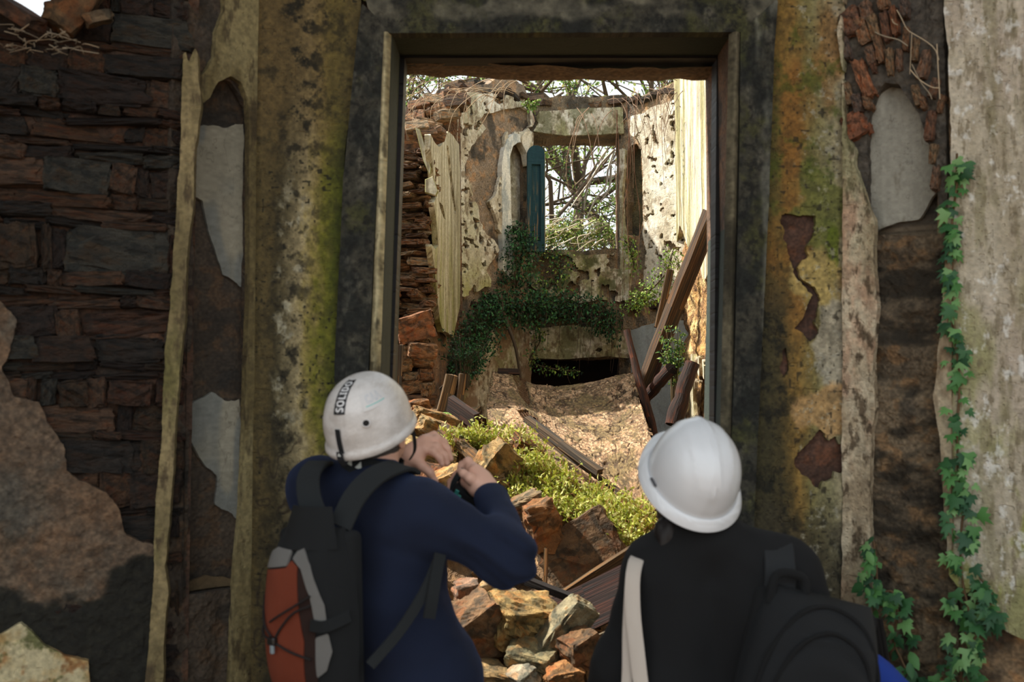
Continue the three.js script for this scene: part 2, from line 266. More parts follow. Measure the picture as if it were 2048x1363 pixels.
// ------------------------------------------------------------------ door wall
const frontWall = structure('wall_front', 'mouldy plastered wall pierced by the tall doorway', 'wall');
{
  const coreMat = mat({ map: colorTex(512, 512, (x, y) => mortarColor([92, 70, 52])(x * 2, y * 2), 0.5), bumpMap: BUMP.mortar, bumpScale: 0.012 });
  const xl = -0.415, xr = 0.775, yTop = 2.845;
  const core = mergeGeometries([solid(0.38, TOP, 0.44, xl - 0.30, TOP / 2, -0.26), solid(0.42, TOP, 0.44, xr + 0.20, TOP / 2, -0.26), solid(xr - xl + 0.3, TOP - yTop - 0.05, 0.44, (xl + xr) / 2, (TOP + yTop + 0.05) / 2, -0.26)].map((g) => boxUV(g)));
  part(frontWall, 'masonry_core', core, coreMat);
  // left pier plaster
  const pl = { edge: 0 };
  const lu0 = F0.uv(500, 700)[0], lu1 = F0.uv(700, 700)[0];
  const leftColor = (u, v) => {
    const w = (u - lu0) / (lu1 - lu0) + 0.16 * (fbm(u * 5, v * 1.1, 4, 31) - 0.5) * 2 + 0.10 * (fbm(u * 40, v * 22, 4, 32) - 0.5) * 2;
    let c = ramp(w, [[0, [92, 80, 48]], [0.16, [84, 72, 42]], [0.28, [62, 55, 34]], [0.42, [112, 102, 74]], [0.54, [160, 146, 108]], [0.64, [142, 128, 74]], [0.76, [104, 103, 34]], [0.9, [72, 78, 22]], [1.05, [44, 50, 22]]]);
    const hi = sst(2.25, 2.75, v + 0.35 * (fbm(u * 8, v * 5, 4, 33) - 0.5));
    c = mix3(c, [104, 86, 52], 0.75 * hi);
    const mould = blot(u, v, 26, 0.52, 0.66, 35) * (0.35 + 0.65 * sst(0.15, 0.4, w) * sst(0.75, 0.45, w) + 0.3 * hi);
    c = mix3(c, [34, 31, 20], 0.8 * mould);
    const pale = blot(u, v, 30, 0.55, 0.7, 37, 0.8) * sst(0.2, 0.35, w) * sst(0.62, 0.5, w) * sst(1.3, 1.6, v) * sst(2.5, 2.2, v);
    c = mix3(c, [168, 164, 142], 0.75 * pale);
    const spots = sst(0.80, 0.9, vn2(u * 95, v * 95, 39)) * sst(0.45, 0.6, fbm(u * 6, v * 6, 3, 40)); c = mix3(c, [26, 25, 16], 0.75 * spots);
    const crack = sst(0.03, 0.0, Math.abs(fbm(u * 11, v * 8, 3, 43) - 0.5)) * sst(0.45, 0.3, Math.abs(w - 0.45)) * sst(1.6, 1.35, v); c = mix3(c, [46, 38, 26], 0.8 * crack);
    return grain(c, u, v, 0.25);
  };
  plaster(frontWall, F0, 'plaster', { outline: [[470, -420], [727, -420], [722, 60], [690, 300], [676, 600], [668, 900], [655, 1360], [640, 1900], [500, 1900], [500, 900], [505, 400], [500, 100]], amp: 0.002, rough: 0.006, roughFreq: 6, thick: 0.05, color: leftColor, dens: 380, bumpScale: 0.007, bend: (u) => -0.05 * Math.pow(sst(0.055, -0.02, u), 2) });
  // right pier plaster with its lost patches
  const ru0 = F0.uv(1530, 700)[0], ru1 = F0.uv(1690, 700)[0], P = (x, y) => F0.uv(x, y);
  const rightColor = (u, v) => {
    const w = (u - ru0) / (ru1 - ru0) + 0.18 * (fbm(u * 6, v * 1.6, 4, 51) - 0.5) * 2 + 0.08 * (fbm(u * 40, v * 30, 3, 52) - 0.5) * 2;
    let c = ramp(w, [[0, [86, 78, 42]], [0.2, [126, 100, 48]], [0.4, [140, 110, 56]], [0.6, [128, 118, 72]], [0.85, [142, 136, 100]], [1.05, [168, 156, 126]]]);
    const warm = sst(0.5, 0.66, fbm(u * 7, v * 3, 4, 54)); c = mix3(c, [146, 96, 44], 0.55 * warm * sst(1.7, 2.0, v));
    c = mix3(c, [104, 108, 52], 0.8 * ell(u, v, P(1640, 430), 0.09, 0.17, 0.7, 55)); c = mix3(c, [92, 106, 24], 0.8 * ell(u, v, P(1665, 500), 0.03, 0.12, 0.6, 56));
    c = mix3(c, [186, 162, 98], 0.85 * ell(u, v, P(1640, 560), 0.09, 0.10, 0.6, 57)); c = mix3(c, [176, 168, 148], 0.85 * ell(u, v, P(1670, 700), 0.08, 0.16, 0.5, 58)); c = mix3(c, [188, 150, 100], 0.85 * ell(u, v, P(1650, 820), 0.10, 0.09, 0.5, 59));
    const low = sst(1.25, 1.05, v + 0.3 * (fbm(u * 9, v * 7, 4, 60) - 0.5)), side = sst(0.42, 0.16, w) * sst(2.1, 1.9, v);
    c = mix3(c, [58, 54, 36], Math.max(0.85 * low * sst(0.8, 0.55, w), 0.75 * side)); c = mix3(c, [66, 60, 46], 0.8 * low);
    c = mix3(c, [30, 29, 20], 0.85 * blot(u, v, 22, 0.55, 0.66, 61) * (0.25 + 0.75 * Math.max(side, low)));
    c = mix3(c, [172, 168, 150], 0.7 * blot(u, v, 44, 0.62, 0.7, 63) * sst(0.3, 0.5, w)); c = mix3(c, [70, 84, 26], 0.6 * blot(u, v, 16, 0.56, 0.7, 64) * sst(2.0, 2.4, v));
    const spots = sst(0.83, 0.92, vn2(u * 80, v * 80, 66)); c = mix3(c, [34, 30, 22], 0.6 * spots);
    return grain(c, u, v, 0.25);
  };
  const lost = [[[1560, 428], [1632, 430], [1628, 470], [1616, 490], [1618, 512], [1596, 528], [1600, 556], [1632, 572], [1640, 600], [1630, 640], [1640, 668], [1620, 684], [1604, 660], [1592, 655], [1615, 620], [1625, 590], [1590, 548], [1575, 510], [1568, 470]], [[1590, 915], [1600, 896], [1616, 886], [1628, 872], [1640, 860], [1652, 868], [1658, 878], [1672, 872], [1680, 886], [1690, 878], [1693, 940], [1682, 946], [1670, 942], [1662, 962], [1648, 964], [1642, 986], [1628, 976], [1616, 952], [1602, 948], [1592, 932]], [[1560, 700], [1575, 690], [1580, 740], [1566, 760]]];
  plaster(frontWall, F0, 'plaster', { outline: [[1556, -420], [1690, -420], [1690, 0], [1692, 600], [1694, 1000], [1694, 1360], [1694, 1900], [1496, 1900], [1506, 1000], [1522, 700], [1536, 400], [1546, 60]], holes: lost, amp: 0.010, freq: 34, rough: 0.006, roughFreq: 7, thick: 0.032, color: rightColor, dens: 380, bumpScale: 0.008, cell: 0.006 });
  plaster(frontWall, F0, 'rough_render', { outline: [[1540, 400], [1690, 400], [1690, 1010], [1560, 1010]], off: -0.022, amp: 0.001, rough: 0.012, roughFreq: 22, thick: 0.01, bump: BUMP.mortar, bumpScale: 0.01, dens: 300, color: mortarColor([84, 60, 48], 8) });
  // plaster above the surround
  const capColor = (u, v) => { let c = mix3([58, 54, 38], [120, 108, 80], blot(u, v, 9, 0.4, 0.68, 70)); c = mix3(c, [88, 80, 30], 0.7 * blot(u, v, 6, 0.5, 0.7, 71)); c = mix3(c, [24, 24, 18], 0.8 * blot(u, v, 12, 0.5, 0.62, 72)); c = mix3(c, [172, 160, 132], 0.7 * blot(u, v, 38, 0.6, 0.7, 73)); return grain(c, u, v, 0.3); };
  plaster(frontWall, F0, 'plaster', { outline: [[722, -420], [1560, -420], [1552, -6], [1500, -14], [770, -10], [724, 4]], amp: 0.003, rough: 0.006, thick: 0.04, color: capColor, dens: 240, bumpScale: 0.007, cell: 0.012 });

  // raised cement surround: flat band, fillet and bead, mitred at the head
  const band = (u, v) => {
    let c = mix3([34, 36, 32], [62, 60, 50], blot(u, v, 10, 0.42, 0.62, 75)); c = mix3(c, [120, 116, 102], 0.4 * blot(u, v, 24, 0.58, 0.72, 76, 0.5)); c = mix3(c, [78, 80, 30], 0.45 * blot(u, v, 8, 0.52, 0.68, 77)); c = mix3(c, [18, 18, 16], 0.6 * blot(u, v, 60, 0.52, 0.66, 78)); return grain(c, u, v, 0.3);
  };
  const bandR = (u, v) => { let c = band(u, v); const e = sst(F0.uv(1512, 400)[0], F0.uv(1524, 400)[0], u + 0.03 * (fbm(u * 9, v * 5, 4, 79) - 0.5) + 0.016 * (v - 2.1)); return mix3(c, grain([122, 122, 110], u, v, 0.4, 40), 0.65 * e * sst(0.35, 0.6, fbm(u * 18, v * 7, 4, 74))); };
  const bandT = (u, v) => { let c = band(u, v); const e = sst(2.895, 2.925, v + 0.05 * (fbm(u * 10, v * 10, 4, 88) - 0.5)); return mix3(c, grain([112, 108, 92], u, v, 0.4, 40), 0.7 * e * sst(0.36, 0.6, fbm(u * 9, v * 14, 4, 89))); };
  plaster(frontWall, F0, 'door_surround', { outline: [[724, 6], [778, 62], [770, 80], [754, 360], [738, 700], [722, 1200], [706, 1900], [640, 1900], [664, 1000], [670, 700], [686, 360], [714, 70]], off: 0.03, amp: 0.0015, rough: 0.003, thick: 0.05, color: band, dens: 420, bumpScale: 0.004 });
  plaster(frontWall, F0, 'door_surround', { outline: [[1482, 62], [1556, -4], [1548, 120], [1538, 400], [1524, 700], [1508, 1050], [1490, 1900], [1436, 1900], [1452, 1200], [1470, 700], [1478, 360]], off: 0.03, amp: 0.0015, rough: 0.003, thick: 0.05, color: bandR, dens: 420, bumpScale: 0.004 });
  plaster(frontWall, F0, 'door_surround', { outline: [[724, 2], [760, -8], [1100, -12], [1400, -14], [1556, -4], [1480, 64], [778, 66]], holes: [[[716, -20], [724, -24], [738, 24], [752, 40], [762, 62], [757, 64], [746, 44], [730, 30]]], off: 0.03, amp: 0.002, freq: 20, rough: 0.003, thick: 0.05, color: bandT, dens: 420, bumpScale: 0.004, cell: 0.006 });
  // bead along the opening
  const beadC = (lo, hi) => (u, v) => { let c = mix3(lo, hi, blot(u, v, 22, 0.36, 0.66, 80, 0.18)); c = mix3(c, [40, 36, 26], 0.6 * blot(u, v, 50, 0.55, 0.7, 81, 0.4)); return grain(c, u, v, 0.25); };
  const bead = (x0, x1, x2, x3, name, lo, hi) => {
    const a = F0.uv(x0, 64)[0], b = F0.uv(x1, 64)[0], c = F0.uv(x2, 1363)[0], d = F0.uv(x3, 1363)[0], v1 = 2.86, vb = F0.uv(x2, 1363)[1], vt = F0.uv(x0, 64)[1];
    const s = (v) => (v - vt) / (vb - vt), map = (t, v) => { const k = s(v), uu = lerp(lerp(a, c, k), lerp(b, d, k), t), q = t * Math.PI; return V(uu, v, 0.012 + 0.026 * Math.sin(q)); };
    const g = sheet({ u0: 0, u1: 1, v0: 0, v1, cell: 0.05, disp: () => 0, thick: 0, map: (t, v) => map(t, v) });
    const uv = g.attributes.uv, p = g.attributes.position; for (let i = 0; i < uv.count; i++) uv.setXY(i, p.getX(i), p.getY(i));
    const o = part(frontWall, name, g, mat({ map: wallTex(-1, 2.6, 0, 3, 200, beadC(lo, hi)), bumpMap: BUMP.plaster, bumpScale: 0.004 })); F0.place(o);
  };
  bead(765, 784, 716, 742, 'moulding', [112, 100, 68], [196, 184, 144]);
  bead(1456, 1480, 1428, 1452, 'moulding', [58, 54, 40], [112, 104, 82]);
  // reveals: jambs and soffit, leaning with the old wall
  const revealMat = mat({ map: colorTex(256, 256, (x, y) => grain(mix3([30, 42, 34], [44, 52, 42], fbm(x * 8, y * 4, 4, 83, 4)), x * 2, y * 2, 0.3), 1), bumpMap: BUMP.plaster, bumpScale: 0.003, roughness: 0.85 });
  const quadSlab = (pts, t) => boxUV(new ConvexGeometry([...pts, ...pts.map((p) => V(p.x + t, p.y, p.z))]));
  const lt = at(784, 64, 0.01), lb = at(742, 1363, 0.01), ltb = V(lt.x, lt.y, -0.46), lbb = V(lb.x, lb.y, -0.46), rt = at(1478, 64, 0.01), rb = at(1450, 1363, 0.01);
  const ext = (p, q, y) => p.clone().lerp(q, (p.y - y) / (p.y - q.y));
  const lb0 = ext(lt, lb, 0), rb0 = ext(rt, rb, 0);
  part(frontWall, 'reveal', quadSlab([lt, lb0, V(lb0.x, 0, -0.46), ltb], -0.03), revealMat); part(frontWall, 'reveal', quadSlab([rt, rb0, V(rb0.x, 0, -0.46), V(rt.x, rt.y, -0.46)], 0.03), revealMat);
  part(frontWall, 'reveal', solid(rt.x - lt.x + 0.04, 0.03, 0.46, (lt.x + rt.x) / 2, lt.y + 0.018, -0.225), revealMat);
  // rough stone lintel at the back of the opening
  const lz = -0.30, zb = -0.455, y0 = at(815, 131, lz).y, x0 = at(800, 131, lz).x - 0.10, x1 = at(1440, 131, lz).x + 0.10;
  const lint = sheet({ u0: x0, u1: x1, v0: zb, v1: lz, cell: 0.012, thick: 0, disp: (u, v) => 0.016 * (fbm(u * 7, v * 9, 4, 84) - 0.5) * 2 - 0.010 * Math.sin(u * 3), map: (u, v, z) => V(u, y0 + z, v) });
  part(frontWall, 'lintel', lint, mat({ map: wallTex(x0, x1, zb, lz, 260, (u, v) => grain(mix3([82, 66, 50], [112, 92, 70], fbm(u * 6, v * 9, 4, 85)), u, v, 0.35)), bumpMap: BUMP.mortar, bumpScale: 0.008 }));
  part(frontWall, 'lintel_block', solid(x1 - x0, 0.5, lz - zb, (x0 + x1) / 2, y0 + 0.28, (zb + lz) / 2), coreMat);
}
// wooden door frame, dark oxblood paint
{
  const f = structure('door_1', 'dark oxblood wooden door frame without its door', 'door frame'), m = mat({ color: hex('#1c0807'), map: TINT.wood, bumpMap: BUMP.wood, bumpScale: 0.003, roughness: 0.6 });
  const z0 = -0.24, z1 = -0.33;
  const post = (xa, xb, xc, xd) => { const p = [at(xa, 90, z1), at(xb, 90, z1), at(xc, 1363, z1), at(xd, 1363, z1)], lo = (a, b) => a.clone().lerp(b, (a.y - 0.0) / (a.y - b.y)); const q = [p[0], p[1], lo(p[1], p[2]), lo(p[0], p[3])]; return boxUV(new ConvexGeometry([...q, ...q.map((r) => V(r.x, r.y, z0))])); };
  part(f, 'jamb', post(796, 816, 768, 745), m); part(f, 'jamb', post(1424, 1446, 1440, 1414), m);
  const a = at(796, 96, z1), b = at(1446, 132, z1); part(f, 'head', solid(b.x - a.x, a.y - b.y, z0 - z1, (a.x + b.x) / 2, (a.y + b.y) / 2, (z0 + z1) / 2), m);
}

// ------------------------------------------------------------------ arched shutter recesses (half-round pockets)
// in a wall plane: recess spans u0..u1, from v0 up to an arch sprung at vs
function pocket(plane, u0, u1, v0, vs, depth, offset, mask, opts = {}) {
  const cu = (u0 + u1) / 2, r = (u1 - u0) / 2, rise = opts.rise ?? r * 1.25;
  const arch = (a, b) => { // a in 0..1 across, b in metres of height
    const th = Math.PI * (1 - a); let k = 1, v = b;
    if (b > vs) { const q = clamp((b - vs) / rise); k = Math.sqrt(Math.max(0, 1 - q * q)); v = vs + q * rise; }
    return V(cu + Math.cos(th) * (r * k - offset * 0.7), v, -(depth * (opts.flat ? Math.pow(Math.sin(th), opts.flat) : Math.sin(th)) * Math.max(k, 0.001)) + offset);
  };
  const g = sheet({ u0: 0, u1: 1, v0, v1: vs + rise * 0.999, cell: opts.cell ?? 0.012, mask: mask ? (a, b) => mask(a, b) : null, thick: opts.thick ?? 0, map: (a, b) => arch(a, b) });
  if (!opts.keep) { const q = g.attributes.uv; for (let i = 0; i < q.count; i++) q.setX(i, q.getX(i) * 0.3); } return g;
}
// the cell size is in metres of height, so stretch the across-axis: sheet() uses one cell for both axes
const leftJamb = structure('wall_left_jamb', 'canted jamb with a broken arched recess left of the doorway', 'wall');
{
  const bare = mat({ map: wallTex(-0.4, 0.4, 0, TOP, 300, mortarColor([66, 57, 47], 12)), bumpMap: BUMP.mortar, bumpScale: 0.012 });
  const pu = (x, y) => L3.uv(x, y);
  const uL = pu(392, 600)[0], uR = pu(499, 600)[0], vs = pu(470, 232)[1], rise = pu(455, 155)[1] - vs, vb = pu(430, 1185)[1];
  // bare wall with the opening of the recess
  const archPoly = []; for (let k = 0; k <= 14; k++) { const t = Math.PI * k / 14; archPoly.push([(uL + uR) / 2 - Math.cos(t) * (uR - uL) / 2, vs + Math.sin(t) * rise]); }
  const hole = sdPoly([[uL, vb], ...archPoly, [uR, vb]]), all = () => 1;
  const m2 = (u, v) => -hole(u, v) + 0.006 * (fbm(u * 20, v * 20, 3, 14) - 0.5);
  L3.place(part(leftJamb, 'rough_render', sheet({ u0: -0.02, u1: L3.len + 0.005, v0: 0, v1: TOP, cell: 0.010, mask: m2, thick: 0.03, disp: (u, v) => -0.03 + 0.016 * (fbm(u * 16, v * 16, 4, 15) - 0.5) * 2 }), bare));
  L3.place(part(leftJamb, 'recess', pocket(L3, uL - 0.004, uR + 0.004, vb - 0.02, vs, 0.085, -0.02, null, { rise: rise + 0.01, cell: 0.03, flat: 0.45 }), bare));
  // what is left of the grey lining of the recess: two patches
  const lining = (name, poly, seed) => {
    const q = sdPoly(poly.map(([x, y]) => { const [u, v] = L3.uv(x, y, -0.06); return [clamp((u - uL) / (uR - uL), 0.0, 1.02), v]; }));
    const mk = (a, b) => q(a, b) + 0.02 * (fbm(a * 9, b * 26, 3, seed) - 0.5);
    const g = pocket(L3, uL, uR, vb, vs, 0.085, -0.006, mk, { rise, cell: 0.012, flat: 0.45, thick: 0.012, keep: true });
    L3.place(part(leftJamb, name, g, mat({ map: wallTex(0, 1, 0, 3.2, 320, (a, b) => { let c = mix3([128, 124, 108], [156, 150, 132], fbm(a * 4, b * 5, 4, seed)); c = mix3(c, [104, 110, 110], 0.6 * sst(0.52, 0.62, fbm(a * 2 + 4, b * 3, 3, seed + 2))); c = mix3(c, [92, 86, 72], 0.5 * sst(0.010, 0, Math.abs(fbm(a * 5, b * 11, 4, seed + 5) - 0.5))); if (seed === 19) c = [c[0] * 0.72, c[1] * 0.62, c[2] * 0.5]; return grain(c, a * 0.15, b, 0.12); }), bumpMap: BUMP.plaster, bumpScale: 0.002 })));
  };
  lining('lining', [[414, 250], [505, 250], [505, 560], [470, 572], [445, 545], [430, 470], [420, 400], [396, 380], [402, 300]], 16);
  lining('lining', [[392, 815], [430, 785], [445, 800], [505, 800], [505, 1030], [460, 1035], [432, 1010], [436, 950], [420, 930], [400, 880]], 18);
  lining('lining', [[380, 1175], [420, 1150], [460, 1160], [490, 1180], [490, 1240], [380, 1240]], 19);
  // plaster above and round the arch
  const c3 = (u, v) => { let c = mix3([98, 86, 54], [140, 128, 90], blot(u, v, 8, 0.4, 0.65, 20, 0.3)); c = mix3(c, [52, 42, 28], 0.6 * blot(u, v, 26, 0.54, 0.68, 22, 0.35)); return grain(c, u, v, 0.22); };
  plaster(leftJamb, L3, 'plaster', { outline: [[448, -420], [450, 20], [434, 60], [430, 110], [412, 140], [394, 158], [388, 200], [398, 210], [420, 196], [436, 164], [462, 152], [484, 166], [496, 200], [499, 260], [498, 600], [492, 800], [484, 1000], [470, 1160], [462, 1363], [455, 1900], [520, 1900], [520, -420]], amp: 0.003, off: 0.0, thick: 0.03, cell: 0.006, color: c3, dens: 420 });
  // narrow strip of plaster standing at the outer edge
  const c2 = (u, v) => { let c = mix3([150, 134, 96], [112, 100, 68], blot(u, v, 12, 0.35, 0.65, 23, 0.25)); c = mix3(c, [84, 84, 40], 0.5 * blot(u, v, 7, 0.5, 0.7, 24, 0.4)); c = mix3(c, [60, 48, 34], 0.6 * blot(u, v, 40, 0.56, 0.7, 26, 0.3)); return grain(c, u, v, 0.2); };
  plaster(leftJamb, L2, 'plaster_strip', { outline: [[366, 108], [371, 104], [377, 125], [390, 96], [394, 104], [396, 150], [402, 210], [390, 300], [386, 420], [374, 520], [370, 640], [358, 760], [352, 850], [346, 960], [336, 1060], [330, 1130], [338, 1180], [330, 1240], [322, 1500], [318, 1900], [270, 1900], [290, 1363], [306, 1180], [312, 1000], [322, 880], [330, 700], [344, 560], [352, 420], [360, 300], [364, 200]], amp: 0.004, freq: 20, thick: 0.04, cell: 0.006, off: 0.012, color: c2, dens: 420, label: 'thin standing strip of pale plaster' });
  // backing masonry
  const back = boxUV(new ConvexGeometry([V(-1.5, 0, 0.05), V(-1.16, 0, 0.03), V(-1.02, 0, -0.12), V(-0.86, 0, -0.22), V(-0.86, 0, -0.48), V(-1.5, 0, -0.48)].flatMap((p) => [p, V(p.x, TOP, p.z)])));
  part(leftJamb, 'masonry_core', back, bare);
}

// ------------------------------------------------------------------ bare stone wall on the left
const leftWall = structure('wall_left', 'dark bare schist wall with crumbling mortar on the left', 'wall');
{
  const r = rng(31), grey = (c) => mat({ color: c, map: TINT.rock, bumpMap: BUMP.rock, bumpScale: 0.012, roughness: 0.9 });
  const tones = ['#5a4030', '#45362c', '#3a342f', '#62462f', '#4a4a44', '#50402f', '#382c26', '#6a5240'].map((c) => grey(hex(c)));
  const topAt = (u) => { const w = L1.world(u, 0); return 2.72 + 0.04 * Math.sin(u * 9); };
  const bed = mat({ map: wallTex(-0.3, 1.4, 0, 3.4, 260, mortarColor([70, 52, 40], 30)), bumpMap: BUMP.mortar, bumpScale: 0.015 });
  const skyline = L1.poly([[-700, 1900], [-700, -10], [-30, 0], [0, 14], [40, 36], [74, 50], [100, 46], [126, 40], [146, 20], [166, -20], [190, -420], [420, -420], [420, 1900]], -0.05);
  const sl = sdPoly(skyline);
  const g = sheet({ u0: -0.5, u1: L1.len + 0.06, v0: 0, v1: TOP, cell: 0.012, mask: (u, v) => sl(u, v), disp: (u, v) => -0.022 + 0.030 * (fbm(u * 9, v * 15, 5, 31) - 0.5) * 2, thick: 0.35 });
  L1.place(part(leftWall, 'mortar_bed', g, bed));
  // coursed, split stones of very different length and height
  let v = 0.5; const shell = new THREE.Group();
  while (v < 3.25) {
    const h = pick([0.028, 0.04, 0.05, 0.065, 0.085, 0.11], r) * rr(0.85, 1.2, r); let u = 0.42 + rr(-0.15, 0, r);
    while (u < L1.len - 0.01) {
      const w = Math.min(rr(0.05, 0.3, r) * (r() < 0.35 ? 0.55 : 1.05), L1.len + 0.03 - u), vv = v + h / 2, gap = 0.006;
      if (sl(u + w / 2, vv + h) > 0.015 && w > 0.03) {
        const o = part(leftWall, 'stone', WORN[Math.floor(r() * 14)], tones[Math.floor(r() * 8)]), d = rr(0.09, 0.16, r), wp = L1.world(u + w / 2, vv, -0.055 + rr(-0.012, 0.016, r) + (0.13 - d) * 0.3);
        o.position.copy(wp); o.rotation.set(rr(-0.10, 0.10, r), L1.turn + rr(-0.12, 0.12, r), rr(-0.09, 0.09, r)); o.scale.set((w - gap) * rr(1.0, 1.16, r), (h - gap) * rr(1.0, 1.3, r), d);
      }
      u += w;
    }
    v += h;
  }
  // remains of coarse render and pale plaster at the foot
  const rend = (u, v) => { let c = mix3([98, 82, 66], [84, 78, 68], blot(u, v, 4, 0.4, 0.62, 45)); c = mix3(c, [112, 84, 60], 0.6 * blot(u, v, 7, 0.5, 0.66, 46)); c = mix3(c, [26, 26, 20], 0.92 * sst(0.44, 0.56, fbm(u * 5, v * 6, 5, 47) + 0.45 * sst(0.3, 0.0, Math.abs(v - 0.88)) - 0.12)); return scaleC(grain(c, u, v, 0.3, 60), 0.85 + 0.3 * vn2(u * 140, v * 140, 48)); };
  plaster(leftWall, L1, 'rough_render', { outline: [[-700, 560], [0, 600], [30, 640], [22, 700], [8, 735], [30, 790], [80, 800], [100, 850], [128, 890], [135, 940], [160, 960], [215, 985], [240, 1030], [250, 1066], [312, 1090], [316, 1500], [316, 1900], [-700, 1900]], off: 0.036, amp: 0.010, freq: 16, rough: 0.010, roughFreq: 26, thick: 0.07, color: rend, dens: 340, bump: BUMP.mortar, bumpScale: 0.012 });
  plaster(leftWall, L1, 'plaster', { outline: [[-700, 1270], [0, 1272], [40, 1246], [60, 1262], [90, 1290], [130, 1310], [176, 1322], [180, 1400], [185, 1900], [-700, 1900]], off: 0.062, amp: 0.006, thick: 0.03, label: 'pale flaking plaster at the foot of the wall', color: (u, v) => { let c = mix3([196, 184, 146], [164, 136, 88], blot(u, v, 9, 0.4, 0.62, 49)); c = mix3(c, [134, 84, 44], 0.7 * blot(u, v, 14, 0.53, 0.65, 50)); c = mix3(c, [70, 76, 36], 0.7 * blot(u, v, 20, 0.56, 0.68, 51)); return grain(c, u, v, 0.2); }, dens: 380 });
}

// ------------------------------------------------------------------ right jamb: bricks, recess, bare core
const rightJamb = structure('wall_right_jamb', 'canted jamb of bare brick and mortar with an arched recess right of the doorway', 'wall');
{
  const pu = (x, y) => R3.uv(x, y), r = rng(77);
  const uL = pu(1742, 300)[0], uR = pu(1864, 300)[0], vs = pu(1800, 262)[1], rise = pu(1790, 168)[1] - vs, vb = 0.55;
  const bare = mat({ map: wallTex(-0.1, 0.5, 0, TOP, 340, (u, v) => { let c = mortarColor([108, 93, 73], 82)(u, v); const b = blot(u, v, 5, 0.5, 0.62, 83, 2.2); c = mix3(c, [34, 30, 22], 0.75 * b); c = mix3(c, scaleC([74, 70, 64], 0.6 + 0.9 * fbm(u * 60, v * 60, 3, 84)), 0.8 * sst(2.15, 2.25, v + 0.1 * (fbm(u * 12, v * 12, 3, 80) - 0.5))); return c; }), bumpMap: BUMP.mortar, bumpScale: 0.016 });
  const holePoly = R3.poly([[1738, 470], [1734, 300], [1738, 235], [1752, 188], [1772, 166], [1798, 168], [1818, 196], [1844, 236], [1858, 290], [1874, 350], [1878, 420], [1876, 470]], -0.03);
  const hole = ragged(sdPoly(holePoly), 0.005, 20, 86);
  R3.place(part(rightJamb, 'rough_render', sheet({ u0: -0.01, u1: R3.len + 0.01, v0: 0, v1: TOP, cell: 0.007, mask: (u, v) => -hole(u, v), thick: 0.09, disp: (u, v) => -0.03 + 0.022 * (fbm(u * 18, v * 16, 5, 87) - 0.5) * 2 - (v < 2.1 ? 0.02 * sst(0.45, 0.6, fbm(u * 2, v * 7, 3, 88)) : 0) }), bare));
  // grey lined niche behind the hole
  const lin = mat({ map: wallTex(-0.05, 0.5, 1.8, 3.2, 420, (u, v) => { let c = mix3([140, 138, 126], [176, 172, 158], fbm(u * 9, v * 4, 4, 89)); c = mix3(c, [104, 96, 80], 0.6 * blot(u, v, 22, 0.58, 0.68, 90, 0.4)); c = mix3(c, [88, 84, 74], 0.4 * sst(0.006, 0, Math.abs(fbm(u * 14, v * 12, 4, 91) - 0.5))); return grain(c, u, v, 0.1); }), bumpMap: BUMP.plaster, bumpScale: 0.003 });
  const linMask = ragged(sdPoly(R3.poly([[1725, 465], [1752, 468], [1790, 446], [1838, 436], [1862, 405], [1885, 380], [1885, 120], [1725, 120]], -0.09)), 0.004, 20, 92);
  const cu = (uL + uR) / 2;
  R3.place(part(rightJamb, 'lining', sheet({ u0: uL - 0.03, u1: uR + 0.05, v0: 2.0, v1: 3.1, cell: 0.008, mask: linMask, thick: 0.02, disp: (u, v) => Math.min(-0.062, -0.10 + 0.09 * Math.pow(Math.abs((u - cu) / (uR - uL)) * 1.7, 2.2)) + 0.006 * (fbm(u * 20, v * 14, 3, 93) - 0.5) }), lin));
  R3.place(part(rightJamb, 'recess', sheet({ u0: uL - 0.05, u1: uR + 0.06, v0: 0, v1: 3.3, cell: 0.02, thick: 0, disp: (u, v) => -0.14 + 0.02 * fbm(u * 16, v * 16, 3, 94) }), bare));
  // bricks set round the arch, each its own piece
  const tones = ['#e0a07a', '#cc8c6c', '#dcb08c', '#b88c74', '#d4b490', '#c8a48c', '#a8948a'].map((c) => mat({ color: hex(c), map: TINT.rock, bumpMap: BUMP.rock, bumpScale: 0.01 }));
  const bricks = [[1725, 155, 26, 92, -20, 0], [1706, 250, 52, 60, -24, 1], [1694, 185, 16, 50, -14, 4], [1712, 205, 20, 40, -10, 6], [1700, 40, 38, 60, -16, 3], [1722, 60, 26, 60, -16, 2], [1745, 52, 20, 60, -12, 4], [1768, 50, 17, 66, -10, 3], [1786, 40, 14, 70, -8, 0], [1740, 110, 18, 46, -14, 5], [1756, 95, 15, 64, -8, 2], [1778, 122, 17, 60, -4, 4], [1797, 118, 13, 48, 0, 5], [1810, 76, 12, 54, 4, 2], [1828, 98, 15, 50, 8, 4], [1845, 128, 22, 62, 14, 5], [1866, 175, 18, 42, 18, 5], [1832, 190, 17, 46, -14, 4], [1844, 204, 12, 30, -12, 2], [1858, 250, 20, 66, 10, 3], [1864, 305, 15, 44, 8, 4], [1868, 355, 16, 52, 5, 5], [1730, 20, 24, 46, -12, 5], [1764, 0, 22, 40, -10, 2], [1806, 16, 18, 40, 0, 6], [1744, 130, 10, 36, -14, 3], [1732, 204, 14, 30, -16, 2], [1690, 95, 16, 56, -14, 6], [1880, 205, 10, 40, 16, 2]];
